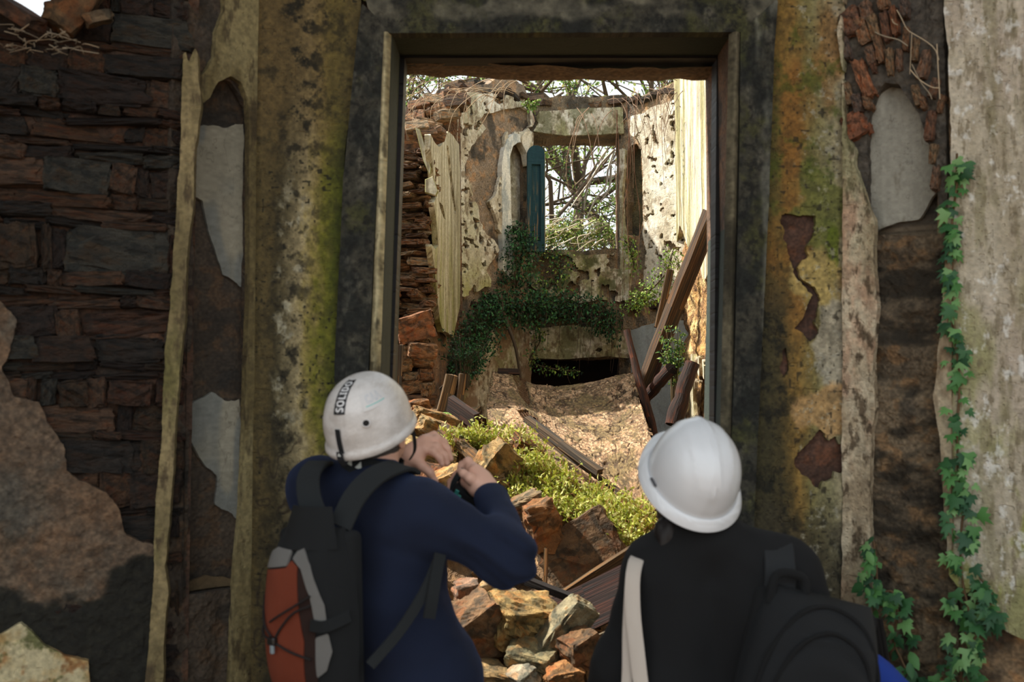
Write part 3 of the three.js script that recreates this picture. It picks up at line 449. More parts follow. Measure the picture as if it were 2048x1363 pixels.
  bricks.forEach(([x, y, w, h, a, t], i) => {
    const [u, v] = pu(x, y), s = (pu(x + 50, y)[0] - u) / 50, sv = (v - pu(x, y + 50)[1]) / 50;
    const o = part(rightJamb, 'brick', WORN[(i * 5 + 3) % 14], tones[t]); o.position.copy(R3.world(u, v, -0.030)); o.rotation.set(0, R3.turn, 0); o.rotateZ(-a * Math.PI / 180 * 0.9); o.rotateX(rr(-0.12, 0.12, r)); o.scale.set(w * s * 0.95, h * sv * 0.92, 0.06);
  });
  // plaster left on the door side of this jamb
  const stripC = (u, v) => { let c = mix3([206, 192, 164], [168, 150, 122], blot(u, v, 14, 0.38, 0.64, 95, 0.5)); c = mix3(c, [182, 140, 112], 0.6 * blot(u, v, 9, 0.52, 0.68, 96, 0.6)); c = mix3(c, [72, 58, 42], 0.75 * blot(u, v, 46, 0.56, 0.66, 97, 0.45)); c = mix3(c, [116, 122, 80], 0.5 * sst(1.9, 2.5, v) * blot(u, v, 8, 0.4, 0.6, 98)); c = mix3(c, [96, 82, 62], 0.5 * sst(1.25, 0.7, v)); return grain(c, u, v, 0.2); };
  plaster(rightJamb, R3, 'plaster', { outline: [[1686, -420], [1700, -420], [1690, 0], [1676, 60], [1682, 110], [1688, 180], [1694, 270], [1712, 300], [1708, 330], [1722, 360], [1736, 410], [1750, 440], [1748, 520], [1756, 620], [1746, 720], [1752, 820], [1744, 880], [1738, 1000], [1742, 1100], [1738, 1360], [1740, 1900], [1680, 1900], [1686, 900]], amp: 0.004, freq: 18, off: 0.004, thick: 0.035, cell: 0.005, color: stripC, dens: 360, curl: 0.012, bumpScale: 0.008 });
  plaster(rightJamb, R3, 'plaster_strip', { outline: [[1893, 480], [1886, 560], [1884, 640], [1876, 690], [1872, 760], [1866, 790], [1880, 880], [1884, 960], [1890, 1040], [1896, 1100], [1903, 1100], [1903, 480]], amp: 0.003, freq: 20, off: 0.02, thick: 0.05, cell: 0.005, color: (u, v) => grain(mix3([186, 170, 142], [132, 112, 86], blot(u, v, 20, 0.4, 0.66, 99, 0.4)), u, v, 0.2), dens: 420, label: 'narrow sliver of plaster at the corner' });
  part(rightJamb, 'masonry_core', boxUV(new ConvexGeometry([V(1.0, 0, -0.16), V(1.45, 0, 0.10), V(1.7, 0, 0.2), V(1.7, 0, -0.48), V(0.9, 0, -0.48)].flatMap((p) => [p, V(p.x, TOP, p.z)]))), bare);
}
// ------------------------------------------------------------------ plastered wall on the right
const rightWall = structure('wall_right', 'pale streaked plaster wall on the right with flaking paint', 'wall');
{
  const wc = (u, v) => {
    let c = mix3([206, 196, 174], [176, 164, 140], blot(u, v, 9, 0.36, 0.66, 120, 0.18)); c = mix3(c, [190, 172, 160], 0.5 * blot(u, v, 3, 0.45, 0.65, 121, 0.6));
    c = mix3(c, [140, 140, 84], 0.7 * blot(u, v, 5, 0.52, 0.68, 122, 0.45) * sst(2.6, 1.5, v)); c = mix3(c, [132, 140, 48], 0.6 * blot(u, v, 10, 0.58, 0.7, 123, 0.6) * sst(1.7, 1.2, v));
    c = mix3(c, [122, 110, 86], 0.6 * blot(u, v, 70, 0.57, 0.66, 124, 0.25)); c = mix3(c, [122, 116, 80], 0.4 * blot(u, v, 18, 0.55, 0.66, 126, 0.2)); c = mix3(c, [240, 240, 234], 0.7 * blot(u, v, 34, 0.62, 0.68, 125, 0.7)); return grain(c, u, v, 0.14);
  };
  plaster(rightWall, R1, 'plaster', { outline: [[1880, -420], [1888, 20], [1896, 90], [1902, 260], [1900, 340], [1894, 480], [1893, 900], [1896, 1150], [1930, 1190], [1960, 1160], [1990, 1230], [2010, 1262], [2048, 1280], [2500, 1320], [2500, -420]], amp: 0.004, freq: 18, thick: 0.09, off: 0.01, cell: 0.009, rough: 0.006, color: wc, dens: 300, bumpScale: 0.009 });
  plaster(rightWall, R1, 'rough_render', { outline: [[1875, -420], [2600, -420], [2600, 1900], [1875, 1900]], off: -0.06, amp: 0.001, rough: 0.014, roughFreq: 20, thick: 0.1, cell: 0.02, bump: BUMP.mortar, bumpScale: 0.012, dens: 240, color: mortarColor([136, 112, 84], 127) });
}
// ------------------------------------------------------------------ front room round the viewer: ceiling and left wall added against the sun, open behind
{
  const dull = mat({ map: colorTex(256, 256, (x, y) => mortarColor([120, 104, 84], 140)(x * 2, y * 2), 0.5), bumpMap: BUMP.mortar, bumpScale: 0.01 });
  const c = structure('ceiling', 'added ceiling slab over the front room, out of view, blocks the sun', 'ceiling'); part(c, 'slab', boxUV(solid(7.6, 0.2, 2.6, -0.7, TOP + 0.02, 1.1)), dull);  // unseen slab put in overhead, stretched left to stop the sun
  const a = structure('wall_left_sunblock', 'added side wall at the left, out of view, blocks the sun', 'wall'); part(a, 'masonry', boxUV(solid(0.3, TOP, 1.9, -2.75, TOP / 2, 1.55)), dull);  // unseen wall put in to keep the people in shade
  const b = structure('wall_right_side', 'side wall of the front room at the right', 'wall'); part(b, 'masonry', boxUV(solid(0.3, TOP, 1.6, 2.75, TOP / 2, 1.6)), dull);
}
// ------------------------------------------------------------------ the roofless room behind the doorway
const FL = new Plane([-0.52, -6.29], [0.19, -7]), FC = new Plane([0.19, -7], [1.15, -7]), FR = new Plane([1.15, -7], [1.64, -6.51]), FRS = new Plane([1.64, -6.51], [1.60, -0.5]), FLS = new Plane([-0.66, -4.7], [-0.52, -6.29]);
const limeC = (seed, moss = 0.3, warm = 0.4, dirt = 0.6) => (u, v) => {
  let c = mix3([222, 216, 200], [190, 180, 158], blot(u, v, 7, 0.36, 0.64, seed, 0.4)); c = mix3(c, [170, 150, 120], warm * blot(u, v, 4, 0.45, 0.66, seed + 1)); c = mix3(c, [112, 112, 58], moss * blot(u, v, 5, 0.46, 0.66, seed + 2, 0.4));
  c = mix3(c, [112, 96, 74], dirt * blot(u, v, 34, 0.54, 0.66, seed + 3, 0.5)); c = mix3(c, [236, 232, 218], 0.6 * blot(u, v, 16, 0.6, 0.7, seed + 4)); return grain(c, u, v, 0.14, 60);
};
const backWall = structure('wall_back', 'ruined far wall of canted plaster faces round an upper window', 'wall');
{
  const core = (seed, base = [120, 98, 74]) => mat({ map: colorTex(300, 760, (x, y) => mortarColor(base, seed)(x * 1.5, y * 3), 1), bumpMap: BUMP.mortar, bumpScale: 0.018 });
  const fit = (m, w, h) => { m.map.repeat.set(1 / w, 1 / h); return m; };
  const low = 1900;
  const bareSheet = (pl, name, outline, holes, seed, base) => {
    const o = plaster(backWall, pl, name, { outline, holes, off: -0.03, amp: 0.012, freq: 9, seed, rough: 0.014, roughFreq: 16, thick: 0.5, cell: 0.016, material: fit(core(seed, base), 1.5, 4.5) }); return o;
  };
  // masonry cores
  bareSheet(FL, 'masonry_core', [[900, low], [900, 196], [918, 190], [945, 172], [975, 168], [1000, 150], [1030, 158], [1048, 170], [1056, 205], [1061, 215], [1063, 240], [1063, low]], [[[1021, 500], [1020, 310], [1026, 294], [1036, 286], [1046, 292], [1054, 312], [1056, 500]], [[1054, 204], [1068, 210], [1068, 262], [1052, 264], [1045, 278], [1040, 284], [1040, 266], [1054, 246]]], 201, [136, 118, 98]);
  bareSheet(FC, 'masonry_core', [[1046, low], [1046, 280], [1050, 262], [1066, 250], [1072, 238], [1064, 214], [1075, 196], [1130, 190], [1180, 196], [1250, 188], [1256, low]], [[[1064, 496], [1064, 268], [1243, 268], [1240, 496], [1160, 502]], [[1052, 716], [1150, 718], [1258, 714], [1258, 1000], [1052, 1000]]], 203, [112, 98, 78]);
  bareSheet(FR, 'masonry_core', [[1238, low], [1238, 206], [1270, 200], [1300, 184], [1340, 168], [1380, 150], [1385, low]], [[[1250, 470], [1247, 420], [1252, 400], [1246, 345], [1250, 310], [1262, 290], [1274, 286], [1283, 300], [1284, 380], [1286, 440], [1278, 472]]], 205, [132, 114, 90]);
  { const a = at(1030, 300, -7.75), b = at(1085, 188, -7.75); part(backWall, 'rubble_core', boxUV(solid(b.x - a.x, b.y - a.y, 0.2, (a.x + b.x) / 2, (a.y + b.y) / 2, -7.8)), core(210, [70, 58, 44])); }
  // pocket linings behind the two narrow recesses
  const pocketM = fit(core(207, [150, 132, 104]), 1.5, 4.5), darkM = fit(core(209, [92, 84, 56]), 1.5, 4.5);
  const hollow = (pl, xa, xb, ya, yb, z, m, name) => { const a = pl.uv(xa, yb), b = pl.uv(xb, ya); const o = part(backWall, name, sheet({ u0: a[0] - 0.05, u1: b[0] + 0.05, v0: a[1] - 0.1, v1: b[1] + 0.1, cell: 0.02, thick: 0, disp: (u, v) => z + 0.02 * fbm(u * 12, v * 12, 3, 208) }), m); pl.place(o); };
  hollow(FL, 1018, 1058, 284, 500, -0.15, mat({ map: wallTex(0, 1.2, 2.5, 4.6, 200, limeC(211, 0.2, 0.3, 0.5)), bumpMap: BUMP.plaster, bumpScale: 0.004 }), 'recess');
  hollow(FR, 1246, 1288, 284, 474, -0.18, darkM, 'recess');
  // upper plaster, left face
  const lostL = [[966, 230], [1002, 220], [1040, 214], [1058, 222], [1060, 250], [1046, 264], [1034, 262], [1020, 258], [1010, 268], [1006, 300], [1006, 340], [996, 360], [990, 392], [978, 404], [990, 432], [994, 458], [1012, 476], [1022, 480], [1062, 480], [1066, 610], [976, 604], [980, 560], [972, 540], [985, 520], [998, 500], [988, 478], [972, 468], [960, 440], [954, 410], [944, 394], [942, 372], [930, 352], [930, 330], [938, 316], [942, 292], [956, 274], [972, 256], [958, 240]];
  const flecks = [[[1020, 486], [1052, 486], [1052, 500], [1020, 500]], [[948, 470], [956, 468], [958, 480], [950, 482]], [[930, 440], [942, 446], [938, 462], [930, 455]], [[966, 500], [974, 496], [972, 512], [964, 514]], [[940, 512], [952, 508], [950, 520], [938, 522]]];
  plaster(backWall, FL, 'plaster', { outline: [[914, 192], [935, 184], [965, 186], [1000, 188], [1030, 196], [1064, 208], [1066, 500], [1060, 610], [990, 575], [975, 572], [950, 584], [926, 594], [914, 592]], holes: [lostL, [[1019, 500], [1017, 312], [1024, 290], [1036, 282], [1049, 289], [1058, 312], [1062, 500]]], flake: [15, 0.64], amp: 0.014, freq: 9, off: 0.012, thick: 0.045, cell: 0.009, color: (u, v) => mix3(limeC(213, 0.25, 0.4, 0.75)(u, v), [150, 148, 80], 0.6 * sst(3.0, 2.6, v) * blot(u, v, 10, 0.3, 0.6, 214)), dens: 300, bumpScale: 0.008, curl: 0.02 });
  // white moulded frame of the left recess
  plaster(backWall, FL, 'recess_frame', { outline: [[1006, 540], [1004, 330], [1008, 300], [1016, 278], [1028, 266], [1040, 268], [1042, 284], [1036, 285], [1026, 292], [1020, 312], [1022, 400], [1026, 510], [1030, 538], [1024, 560], [1014, 548]], amp: 0.003, off: 0.035, thick: 0.09, cell: 0.006, color: (u, v) => grain(mix3([226, 222, 208], [172, 176, 172], blot(u, v, 12, 0.45, 0.62, 215, 0.4)), u, v, 0.12), dens: 300, label: 'white moulded frame of the arched recess' });
  plaster(backWall, FL, 'recess_frame', { outline: [[1042, 276], [1050, 264], [1060, 262], [1066, 290], [1066, 330], [1058, 330], [1054, 306], [1046, 290]], amp: 0.003, off: 0.035, thick: 0.09, cell: 0.006, color: (u, v) => grain(mix3([222, 212, 190], [176, 160, 130], blot(u, v, 12, 0.45, 0.62, 216, 0.4)), u, v, 0.12), dens: 300 });
  // lintel and sill plaster on the middle face
  const mossy = (seed, m) => (u, v) => { let c = limeC(seed, m, 0.5, 0.8)(u, v); c = mix3(c, [58, 60, 26], 0.85 * m * blot(u, v, 8, 0.46, 0.6, seed + 7)); return c; };
  plaster(backWall, FC, 'plaster', { outline: [[1066, 262], [1076, 246], [1072, 234], [1080, 222], [1120, 220], [1180, 216], [1246, 214], [1248, 266], [1200, 268], [1130, 270], [1090, 266]], amp: 0.007, freq: 12, off: 0.015, thick: 0.04, cell: 0.009, color: mossy(217, 0.6), dens: 300, bumpScale: 0.008 });
  plaster(backWall, FC, 'plaster', { outline: [[1040, 500], [1080, 508], [1130, 500], [1180, 510], [1250, 505], [1256, 590], [1240, 604], [1200, 598], [1160, 606], [1120, 590], [1090, 594], [1060, 570], [1046, 540]], flake: [7, 0.57], amp: 0.012, freq: 9, off: 0.02, thick: 0.06, cell: 0.01, color: mossy(221, 0.8), dens: 260, bumpScale: 0.01 });
  plaster(backWall, FC, 'plaster', { outline: [[1044, 664], [1075, 658], [1110, 652], [1150, 650], [1190, 656], [1205, 668], [1240, 664], [1258, 676], [1258, 716], [1220, 712], [1180, 714], [1130, 718], [1050, 716]], holes: [[[1189, 700], [1198, 694], [1206, 698], [1200, 704]]], amp: 0.006, freq: 10, off: 0.03, thick: 0.08, cell: 0.009, color: mossy(225, 0.45), dens: 300, bumpScale: 0.008 });
  // left face below the floor line
  plaster(backWall, FL, 'plaster', { outline: [[985, 660], [1012, 640], [1040, 650], [1060, 660], [1060, 900], [920, 900], [925, 780], [950, 750], [965, 700]], holes: [[[966, 716], [973, 716], [973, 724], [966, 724]]], amp: 0.012, freq: 8, off: 0.015, thick: 0.04, cell: 0.012, color: (u, v) => mix3(limeC(231, 0.6, 0.9, 0.9)(u, v), [128, 98, 74], 0.75 * blot(u, v, 5, 0.4, 0.58, 233)), dens: 240, bumpScale: 0.008 });
  // right face plaster
  plaster(backWall, FR, 'plaster', { outline: [[1288, 228], [1300, 216], [1330, 206], [1356, 196], [1385, 176], [1385, 590], [1340, 588], [1300, 604], [1288, 560], [1292, 500], [1284, 470], [1287, 440], [1286, 330], [1282, 292], [1276, 280], [1262, 270], [1258, 250], [1262, 232]], flake: [15, 0.66], amp: 0.012, freq: 9, off: 0.015, thick: 0.04, cell: 0.009, color: limeC(235, 0.12, 0.25, 0.5), dens: 300, bumpScale: 0.008, curl: 0.015 });
  plaster(backWall, FR, 'plaster', { outline: [[1238, 300], [1244, 296], [1250, 300], [1248, 340], [1244, 380], [1246, 440], [1252, 480], [1262, 520], [1256, 600], [1240, 600]], amp: 0.006, freq: 12, off: 0.015, thick: 0.04, cell: 0.008, color: limeC(239, 0.4, 0.5, 0.8), dens: 300, bumpScale: 0.008 });
  plaster(backWall, FR, 'plaster', { outline: [[1262, 660], [1290, 650], [1340, 640], [1385, 640], [1385, 900], [1262, 900]], amp: 0.008, off: 0.015, thick: 0.04, cell: 0.012, color: (u, v) => mix3(limeC(241, 0.3, 0.2, 0.4)(u, v), [132, 140, 142], 0.7), dens: 200 });
  // boarded window below: a dark red board well back in its opening
  const bd = FC.uv(1052, 960), bu = FC.uv(1258, 700);
  FC.place(part(backWall, 'window_board', boxUV(solid(bu[0] - bd[0] + 0.3, bu[1] - bd[1] + 0.4, 0.04, (bu[0] + bd[0]) / 2, (bu[1] + bd[1]) / 2, -0.55)), mat({ color: hex('#2c100c'), map: TINT.wood, bumpMap: BUMP.wood, bumpScale: 0.003 })));
  // stones along the broken wall heads and in the floor slot
  const r = rng(91), tones = ['#6e5238', '#5a4631', '#7c5f40', '#4c4230', '#83684a'].map((c) => mat({ color: hex(c), map: TINT.rock, bumpMap: BUMP.rock, bumpScale: 0.012 }));
  const row = (pl, x0, x1, y0, y1, n, size, off = -0.05) => { for (let i = 0; i < n; i++) { const t = (i + r() * 0.6) / n, [u, v] = pl.uv(lerp(x0, x1, t), lerp(y0, y1, t) + rr(-6, 6, r)); const o = part(backWall, 'stone', STONES[Math.floor(r() * 16)], pick(tones, r)); o.position.copy(pl.world(u, v, off + rr(-0.15, 0.02, r))); o.rotation.set(rr(-0.2, 0.2, r), pl.turn + rr(-0.4, 0.4, r), rr(-0.25, 0.25, r)); o.scale.set(size * rr(0.8, 1.8, r), size * rr(0.3, 0.6, r), size * rr(0.8, 1.6, r)); } };
  row(FL, 920, 1056, 186, 196, 16, 0.13); row(FL, 925, 1050, 172, 180, 12, 0.14, -0.2); row(FL, 960, 1045, 158, 164, 10, 0.15, -0.25); row(FC, 1062, 1246, 208, 206, 18, 0.13); row(FC, 1066, 1240, 196, 192, 14, 0.14, -0.15); row(FR, 1246, 1380, 208, 166, 14, 0.13); row(FC, 1050, 1250, 616, 612, 16, 0.13, -0.03); row(FC, 1050, 1250, 632, 630, 14, 0.13, -0.03); row(FL, 930, 1050, 610, 625, 10, 0.13, -0.02); row(FR, 1262, 1370, 620, 612, 10, 0.12, -0.02);
}
// ------------------------------------------------------------------ right side wall of the ruin
const ruinRight = structure('wall_ruin_right', 'sunlit streaked side wall on the right inside the ruin', 'wall');
{
  const streak = (u, v) => { let c = mix3([222, 214, 192], [184, 170, 138], blot(u, v, 14, 0.34, 0.66, 251, 0.06)); c = mix3(c, [122, 118, 66], 0.75 * blot(u, v, 9, 0.48, 0.64, 252, 0.05)); c = mix3(c, [88, 72, 52], 0.6 * blot(u, v, 30, 0.55, 0.66, 253, 0.08)); return grain(c, u, v, 0.14, 60); };
  const edge = (u) => 1.62 + 1.28 + 0.15 * Math.sin(u * 3) + 0.1 * Math.sin(u * 7.3) - 0.18 * (u - 1);
  const mk = (u, v) => v - edge(u) + 0.1 * (fbm(u * 7, v * 7, 4, 255) - 0.5);
  FRS.place(part(ruinRight, 'plaster', sheet({ u0: 0, u1: 6, v0: 1.2, v1: TOP, cell: 0.02, mask: mk, thick: 0.05, disp: (u, v) => 0.02 * (fbm(u * 4, v * 3, 3, 256) - 0.5) }), mat({ map: wallTex(0, 6, 1.2, TOP, 150, streak), bumpMap: BUMP.plaster, bumpScale: 0.006 })));
  const earth = (u, v) => { let c = mix3([182, 138, 82], [140, 104, 66], blot(u, v, 6, 0.4, 0.62, 257)); c = mix3(c, [214, 186, 130], 0.8 * blot(u, v, 8, 0.5, 0.62, 258)); c = mix3(c, [92, 64, 40], 0.8 * blot(u, v, 12, 0.52, 0.64, 259)); return grain(c, u, v, 0.3, 50); };
  FRS.place(part(ruinRight, 'earth_core', sheet({ u0: 0, u1: 6, v0: 0, v1: TOP - 0.05, cell: 0.022, thick: 0.5, disp: (u, v) => -0.06 + 0.07 * (fbm(u * 5, v * 5, 5, 260) - 0.5) * 2 }), mat({ map: wallTex(0, 6, 0, TOP, 110, earth), bumpMap: BUMP.mortar, bumpScale: 0.02 })));
  const mk2 = (u, v) => 0.16 * (fbm(u * 4, v * 2.2, 4, 262) - 0.47) - 0.4 * sst(1.9, 2.5, v) - (u < 0.9 ? 0.3 : 0);
  FRS.place(part(ruinRight, 'plaster', sheet({ u0: 0.8, u1: 3.2, v0: 0.9, v1: 2.6, cell: 0.012, mask: mk2, thick: 0.03, disp: (u, v) => 0.03 + 0.03 * (fbm(u * 4, v * 3, 3, 263) - 0.5) }), mat({ map: wallTex(0.8, 3.2, 0.9, 2.6, 220, streak), bumpMap: BUMP.plaster, bumpScale: 0.006 })));
}
// ------------------------------------------------------------------ broken left wall of the ruin: flake of plaster and rubble end
const ruinLeft = structure('wall_ruin_left', 'broken rubble wall on the left inside the ruin with a standing flake of plaster', 'wall');
{
  const woody = (u, v) => { let c = mix3([204, 198, 176], [160, 150, 120], blot(u, v, 24, 0.34, 0.66, 271, 0.05)); c = mix3(c, [124, 126, 56], 0.75 * blot(u, v, 8, 0.38, 0.6, 272, 0.12) * sst(3.4, 2.3, v)); c = mix3(c, [92, 80, 54], 0.6 * blot(u, v, 40, 0.54, 0.66, 273, 0.06)); return grain(c, u, v, 0.15, 50); };
  plaster(ruinLeft, FLS, 'plaster', { outline: [[861, 268], [868, 282], [878, 294], [884, 290], [890, 274], [896, 262], [906, 270], [918, 290], [922, 360], [925, 470], [925, 576], [921, 604], [914, 640], [906, 676], [896, 664], [886, 662], [880, 640], [874, 590], [870, 540], [863, 490], [870, 500], [877, 492], [874, 450], [868, 404], [874, 392], [868, 350], [862, 300]], holes: [[[893, 290], [897, 292], [905, 360], [912, 420], [910, 430], [902, 380]], [[878, 400], [886, 412], [892, 440], [888, 436], [880, 416]]], amp: 0.012, freq: 5, off: 0.02, thick: 0.05, cell: 0.016, color: woody, dens: 240, bumpScale: 0.01, label: 'tall standing flake of streaked plaster' });
  const core = mat({ map: colorTex(512, 512, (x, y) => mortarColor([108, 84, 64], 275)(x * 2, y * 2), 0.5), bumpMap: BUMP.mortar, bumpScale: 0.02 });
  const c1 = FLS.world(0.12, 0, -0.05), c2 = FLS.world(1.6, 0, -0.05);
  part(ruinLeft, 'rubble_core', boxUV(new ConvexGeometry([V(c1.x - 0.03, 0, -4.85), V(-1.9, 0, -4.9), V(-1.9, 0, -6.4), V(c2.x, 0, -6.3)].flatMap((p) => [p, V(p.x, p.x > -0.8 ? (p.z < -6 ? 3.75 : 3.45) : 3.3, p.z)]))), core);
  const r = rng(55), tones = ['#b08868', '#c09468', '#947258', '#ccaa84', '#b08e70', '#7e644e', '#ccb494'].map((c) => mat({ color: hex(c), map: TINT.rock, bumpMap: BUMP.rock, bumpScale: 0.012 }));
  // thin split slates, course on course, sticking out of the broken end
  let y = 1.35;
  while (y < 3.62) {
    const low = y < 1.95, h = low ? rr(0.05, 0.13, r) : rr(0.022, 0.055, r), right = at(866 - 6 * Math.sin(y * 7), 500, -4.75).x - 0.02; let x = -1.5;
    while (x < right - 0.03) {
      const w = Math.min(rr(0.08, low ? 0.3 : 0.22, r), right - x), o = part(ruinLeft, 'stone', WORN[Math.floor(r() * 14)], pick(tones, r)), d = rr(0.14, 0.26, r);
      o.position.set(x + w / 2, y + h / 2, -4.86 + rr(-0.05, 0.12, r) + (low ? 0.05 : 0)); o.rotation.set(rr(-0.25, 0.2, r), rr(-0.5, 0.5, r), rr(-0.14, 0.14, r)); o.scale.set(w * 1.12, h * rr(0.8, 1.2, r), d); x += w;
    }
    y += h * 0.97;
  }
  // stones on the wall head and the wall further left behind
  const head = (x0, x1, y0, y1, z, n, s) => { for (let i = 0; i < n; i++) { const t = r(), p = at(lerp(x0, x1, t), lerp(y0, y1, t) + rr(-10, 14, r), z + rr(-0.2, 0.1, r)), o = part(ruinLeft, 'stone', STONES[Math.floor(r() * 16)], pick(tones, r)); o.position.copy(p); o.rotation.set(rr(-0.3, 0.3, r), rr(-0.6, 0.6, r), rr(-0.3, 0.3, r)); o.scale.set(s * rr(0.7, 1.8, r), s * rr(0.3, 0.7, r), s * rr(0.7, 1.4, r)); } };
  head(805, 918, 262, 205, -6.0, 26, 0.15); head(805, 918, 240, 190, -6.3, 22, 0.16); head(803, 870, 262, 256, -5.0, 16, 0.15);
  const bw = [[795, 700], [795, 262], [830, 240], [870, 215], [920, 185], [925, 700]].map(([a, b]) => at(a, b, -6.25)), sh = new THREE.Shape(bw.map((p) => new THREE.Vector2(p.x, p.y)));
  const eg = boxUV(new THREE.ExtrudeGeometry(sh, { depth: 0.35, bevelEnabled: false })); eg.translate(0, 0, -6.6); part(ruinLeft, 'rubble_core', eg, core);
  // leaning sliver of plaster and a pale chip caught on the edge
  const sm = mat({ map: wallTex(-1, 1, 1, 5, 120, woody), bumpMap: BUMP.plaster, bumpScale: 0.006 });
  const shard = (pts, z, t) => { const s = new THREE.Shape(pts.map(([a, b]) => { const p = at(a, b, z); return new THREE.Vector2(p.x, p.y); })); const g = new THREE.ExtrudeGeometry(s, { depth: t, bevelEnabled: true, bevelSize: 0.004, bevelThickness: 0.004, bevelSegments: 1 }); g.translate(0, 0, z); return g; };
  part(ruinLeft, 'plaster_shard', shard([[832, 258], [840, 262], [852, 300], [862, 338], [860, 350], [848, 322]], -4.66, 0.04), sm); part(ruinLeft, 'plaster_shard', shard([[852, 362], [866, 356], [876, 384], [872, 392], [852, 386]], -4.62, 0.05), sm);
}
// teal shutter leaf standing folded beside the window
{
  const z = -6.80, a = at(1054, 480, z), b = at(1088, 300, z), w = b.x - a.x, y0 = a.y - 0.12, y1 = at(1070, 292, z).y, s = thing('shutter', 'narrow round-topped teal wooden shutter beside the far upper window', 'shutter');
  const teal = mat({ map: colorTex(256, 512, (x, y) => { let c = mix3([28, 66, 72], [20, 50, 58], fbm(x * 8, y * 10, 4, 281)); const worn = sst(0.56, 0.68, fbm(x * 16, y * 5, 4, 282)) * sst(0.95, 0.3, y); return mix3(c, [118, 96, 72], worn); }, 1), bumpMap: BUMP.wood, bumpScale: 0.003 });
  const r = w / 2, sh = new THREE.Shape(); sh.moveTo(-r, 0); sh.lineTo(r, 0); sh.lineTo(r, y1 - y0 - r); sh.absarc(0, y1 - y0 - r, r, 0, Math.PI); sh.lineTo(-r, 0);
  const hl = new THREE.Path(); hl.moveTo(-r * 0.55, 0.1); hl.lineTo(r * 0.55, 0.1); hl.lineTo(r * 0.55, y1 - y0 - r * 2.2); hl.lineTo(-r * 0.55, y1 - y0 - r * 2.2); hl.closePath(); sh.holes.push(hl);
  const fit = (g) => { const p = g.attributes.position, uv = new Float32Array(p.count * 2); for (let i = 0; i < p.count; i++) { uv[i * 2] = p.getX(i) / w + 0.5; uv[i * 2 + 1] = p.getY(i) / (y1 - y0); } g.setAttribute('uv', new THREE.BufferAttribute(uv, 2)); return g; };
  part(s, 'frame', fit(new THREE.ExtrudeGeometry(sh, { depth: 0.045, bevelEnabled: true, bevelSize: 0.003, bevelThickness: 0.003, bevelSegments: 1 })), teal); part(s, 'panel', fit(solid(w * 0.7, (y1 - y0) * 0.86, 0.015, 0, (y1 - y0) * 0.48, 0.015)), teal);
  part(s, 'edge_strip', solid(0.008, y1 - y0 - r, 0.05, r + 0.004, (y1 - y0 - r) / 2, 0.02), mat({ color: hex('#a89878') }), 'bare cream edge'); s.position.set((a.x + b.x) / 2, y0, z - 0.02); s.rotation.y = 0.12;
}
// ------------------------------------------------------------------ ground and heap
const HP = [[-0.7, -0.5, 0.30], [0.0, -0.5, 0.28], [0.8, -0.5, 0.25], [0.0, -1.4, 0.45], [0.8, -1.4, 0.35], [-0.8, -1.4, 0.62], [0.22, -2.3, 1.02], [-0.19, -2.65, 1.28], [0.61, -2.0, 0.84], [0.9, -2.2, 0.74], [-0.5, -2.5, 1.16], [0.35, -1.8, 0.7], [-0.9, -3.6, 1.32], [-0.6, -4.6, 1.45], [0.1, -3.8, 1.12], [1.0, -2.8, 0.62], [0.6, -3.4, 0.86], [1.5, -3.6, 0.6], [0.5, -5.2, 1.2], [0, -6.3, 1.35], [1.4, -5.5, 0.9], [-1.4, -2, 0.7], [-1.4, -4.5, 1.4], [1.8, -1, 0.2]];
function heap(x, z) { let s = 0, w = 0; for (const [a, b, h] of HP) { const d = (x - a) ** 2 + (z - b) ** 2, k = 1 / (d * d + 0.02); s += k * h; w += k; } return s / w; }
{
  const soil = (u, v) => { let c = mix3([104, 78, 50], [72, 54, 36], blot(u, v, 3, 0.4, 0.6, 291)); c = mix3(c, [150, 120, 84], 0.7 * blot(u, v, 14, 0.54, 0.64, 292)); return grain(c, u, v, 0.4, 30); };
  const g = sheet({ u0: -1.6, u1: 1.7, v0: -7.1, v1: -0.40, cell: 0.04, thick: 0, disp: (x, z) => heap(x, z) + 0.05 * (fbm(x * 4, z * 4, 4, 290) - 0.5), map: (x, z, h) => V(x, h, -7.5 - z) });
  const heapG = structure('ground_heap', 'earth and grit of the collapsed floor and roof', 'rubble'); const p = g.attributes.position;
  for (let i = 0; i < p.count; i++) { const x = p.getX(i), z = p.getZ(i); p.setY(i, heap(x, z) + 0.06 * (fbm(x * 4, z * 4, 4, 290) - 0.5)); } g.computeVertexNormals();
  part(heapG, 'earth', g, mat({ map: wallTex(-1.6, 1.7, -7.1, -0.4, 150, soil), bumpMap: BUMP.mortar, bumpScale: 0.03, side: THREE.DoubleSide }));
  const far = structure('ground', 'leaf-littered ground round the ruin', 'ground'), fg = new THREE.PlaneGeometry(60, 60, 1, 1); fg.rotateX(-Math.PI / 2);
  part(far, 'soil', fg, mat({ map: colorTex(512, 512, (x, y) => soil(x * 3, y * 3), 20), bumpMap: BUMP.mortar, bumpScale: 0.02 }));
}
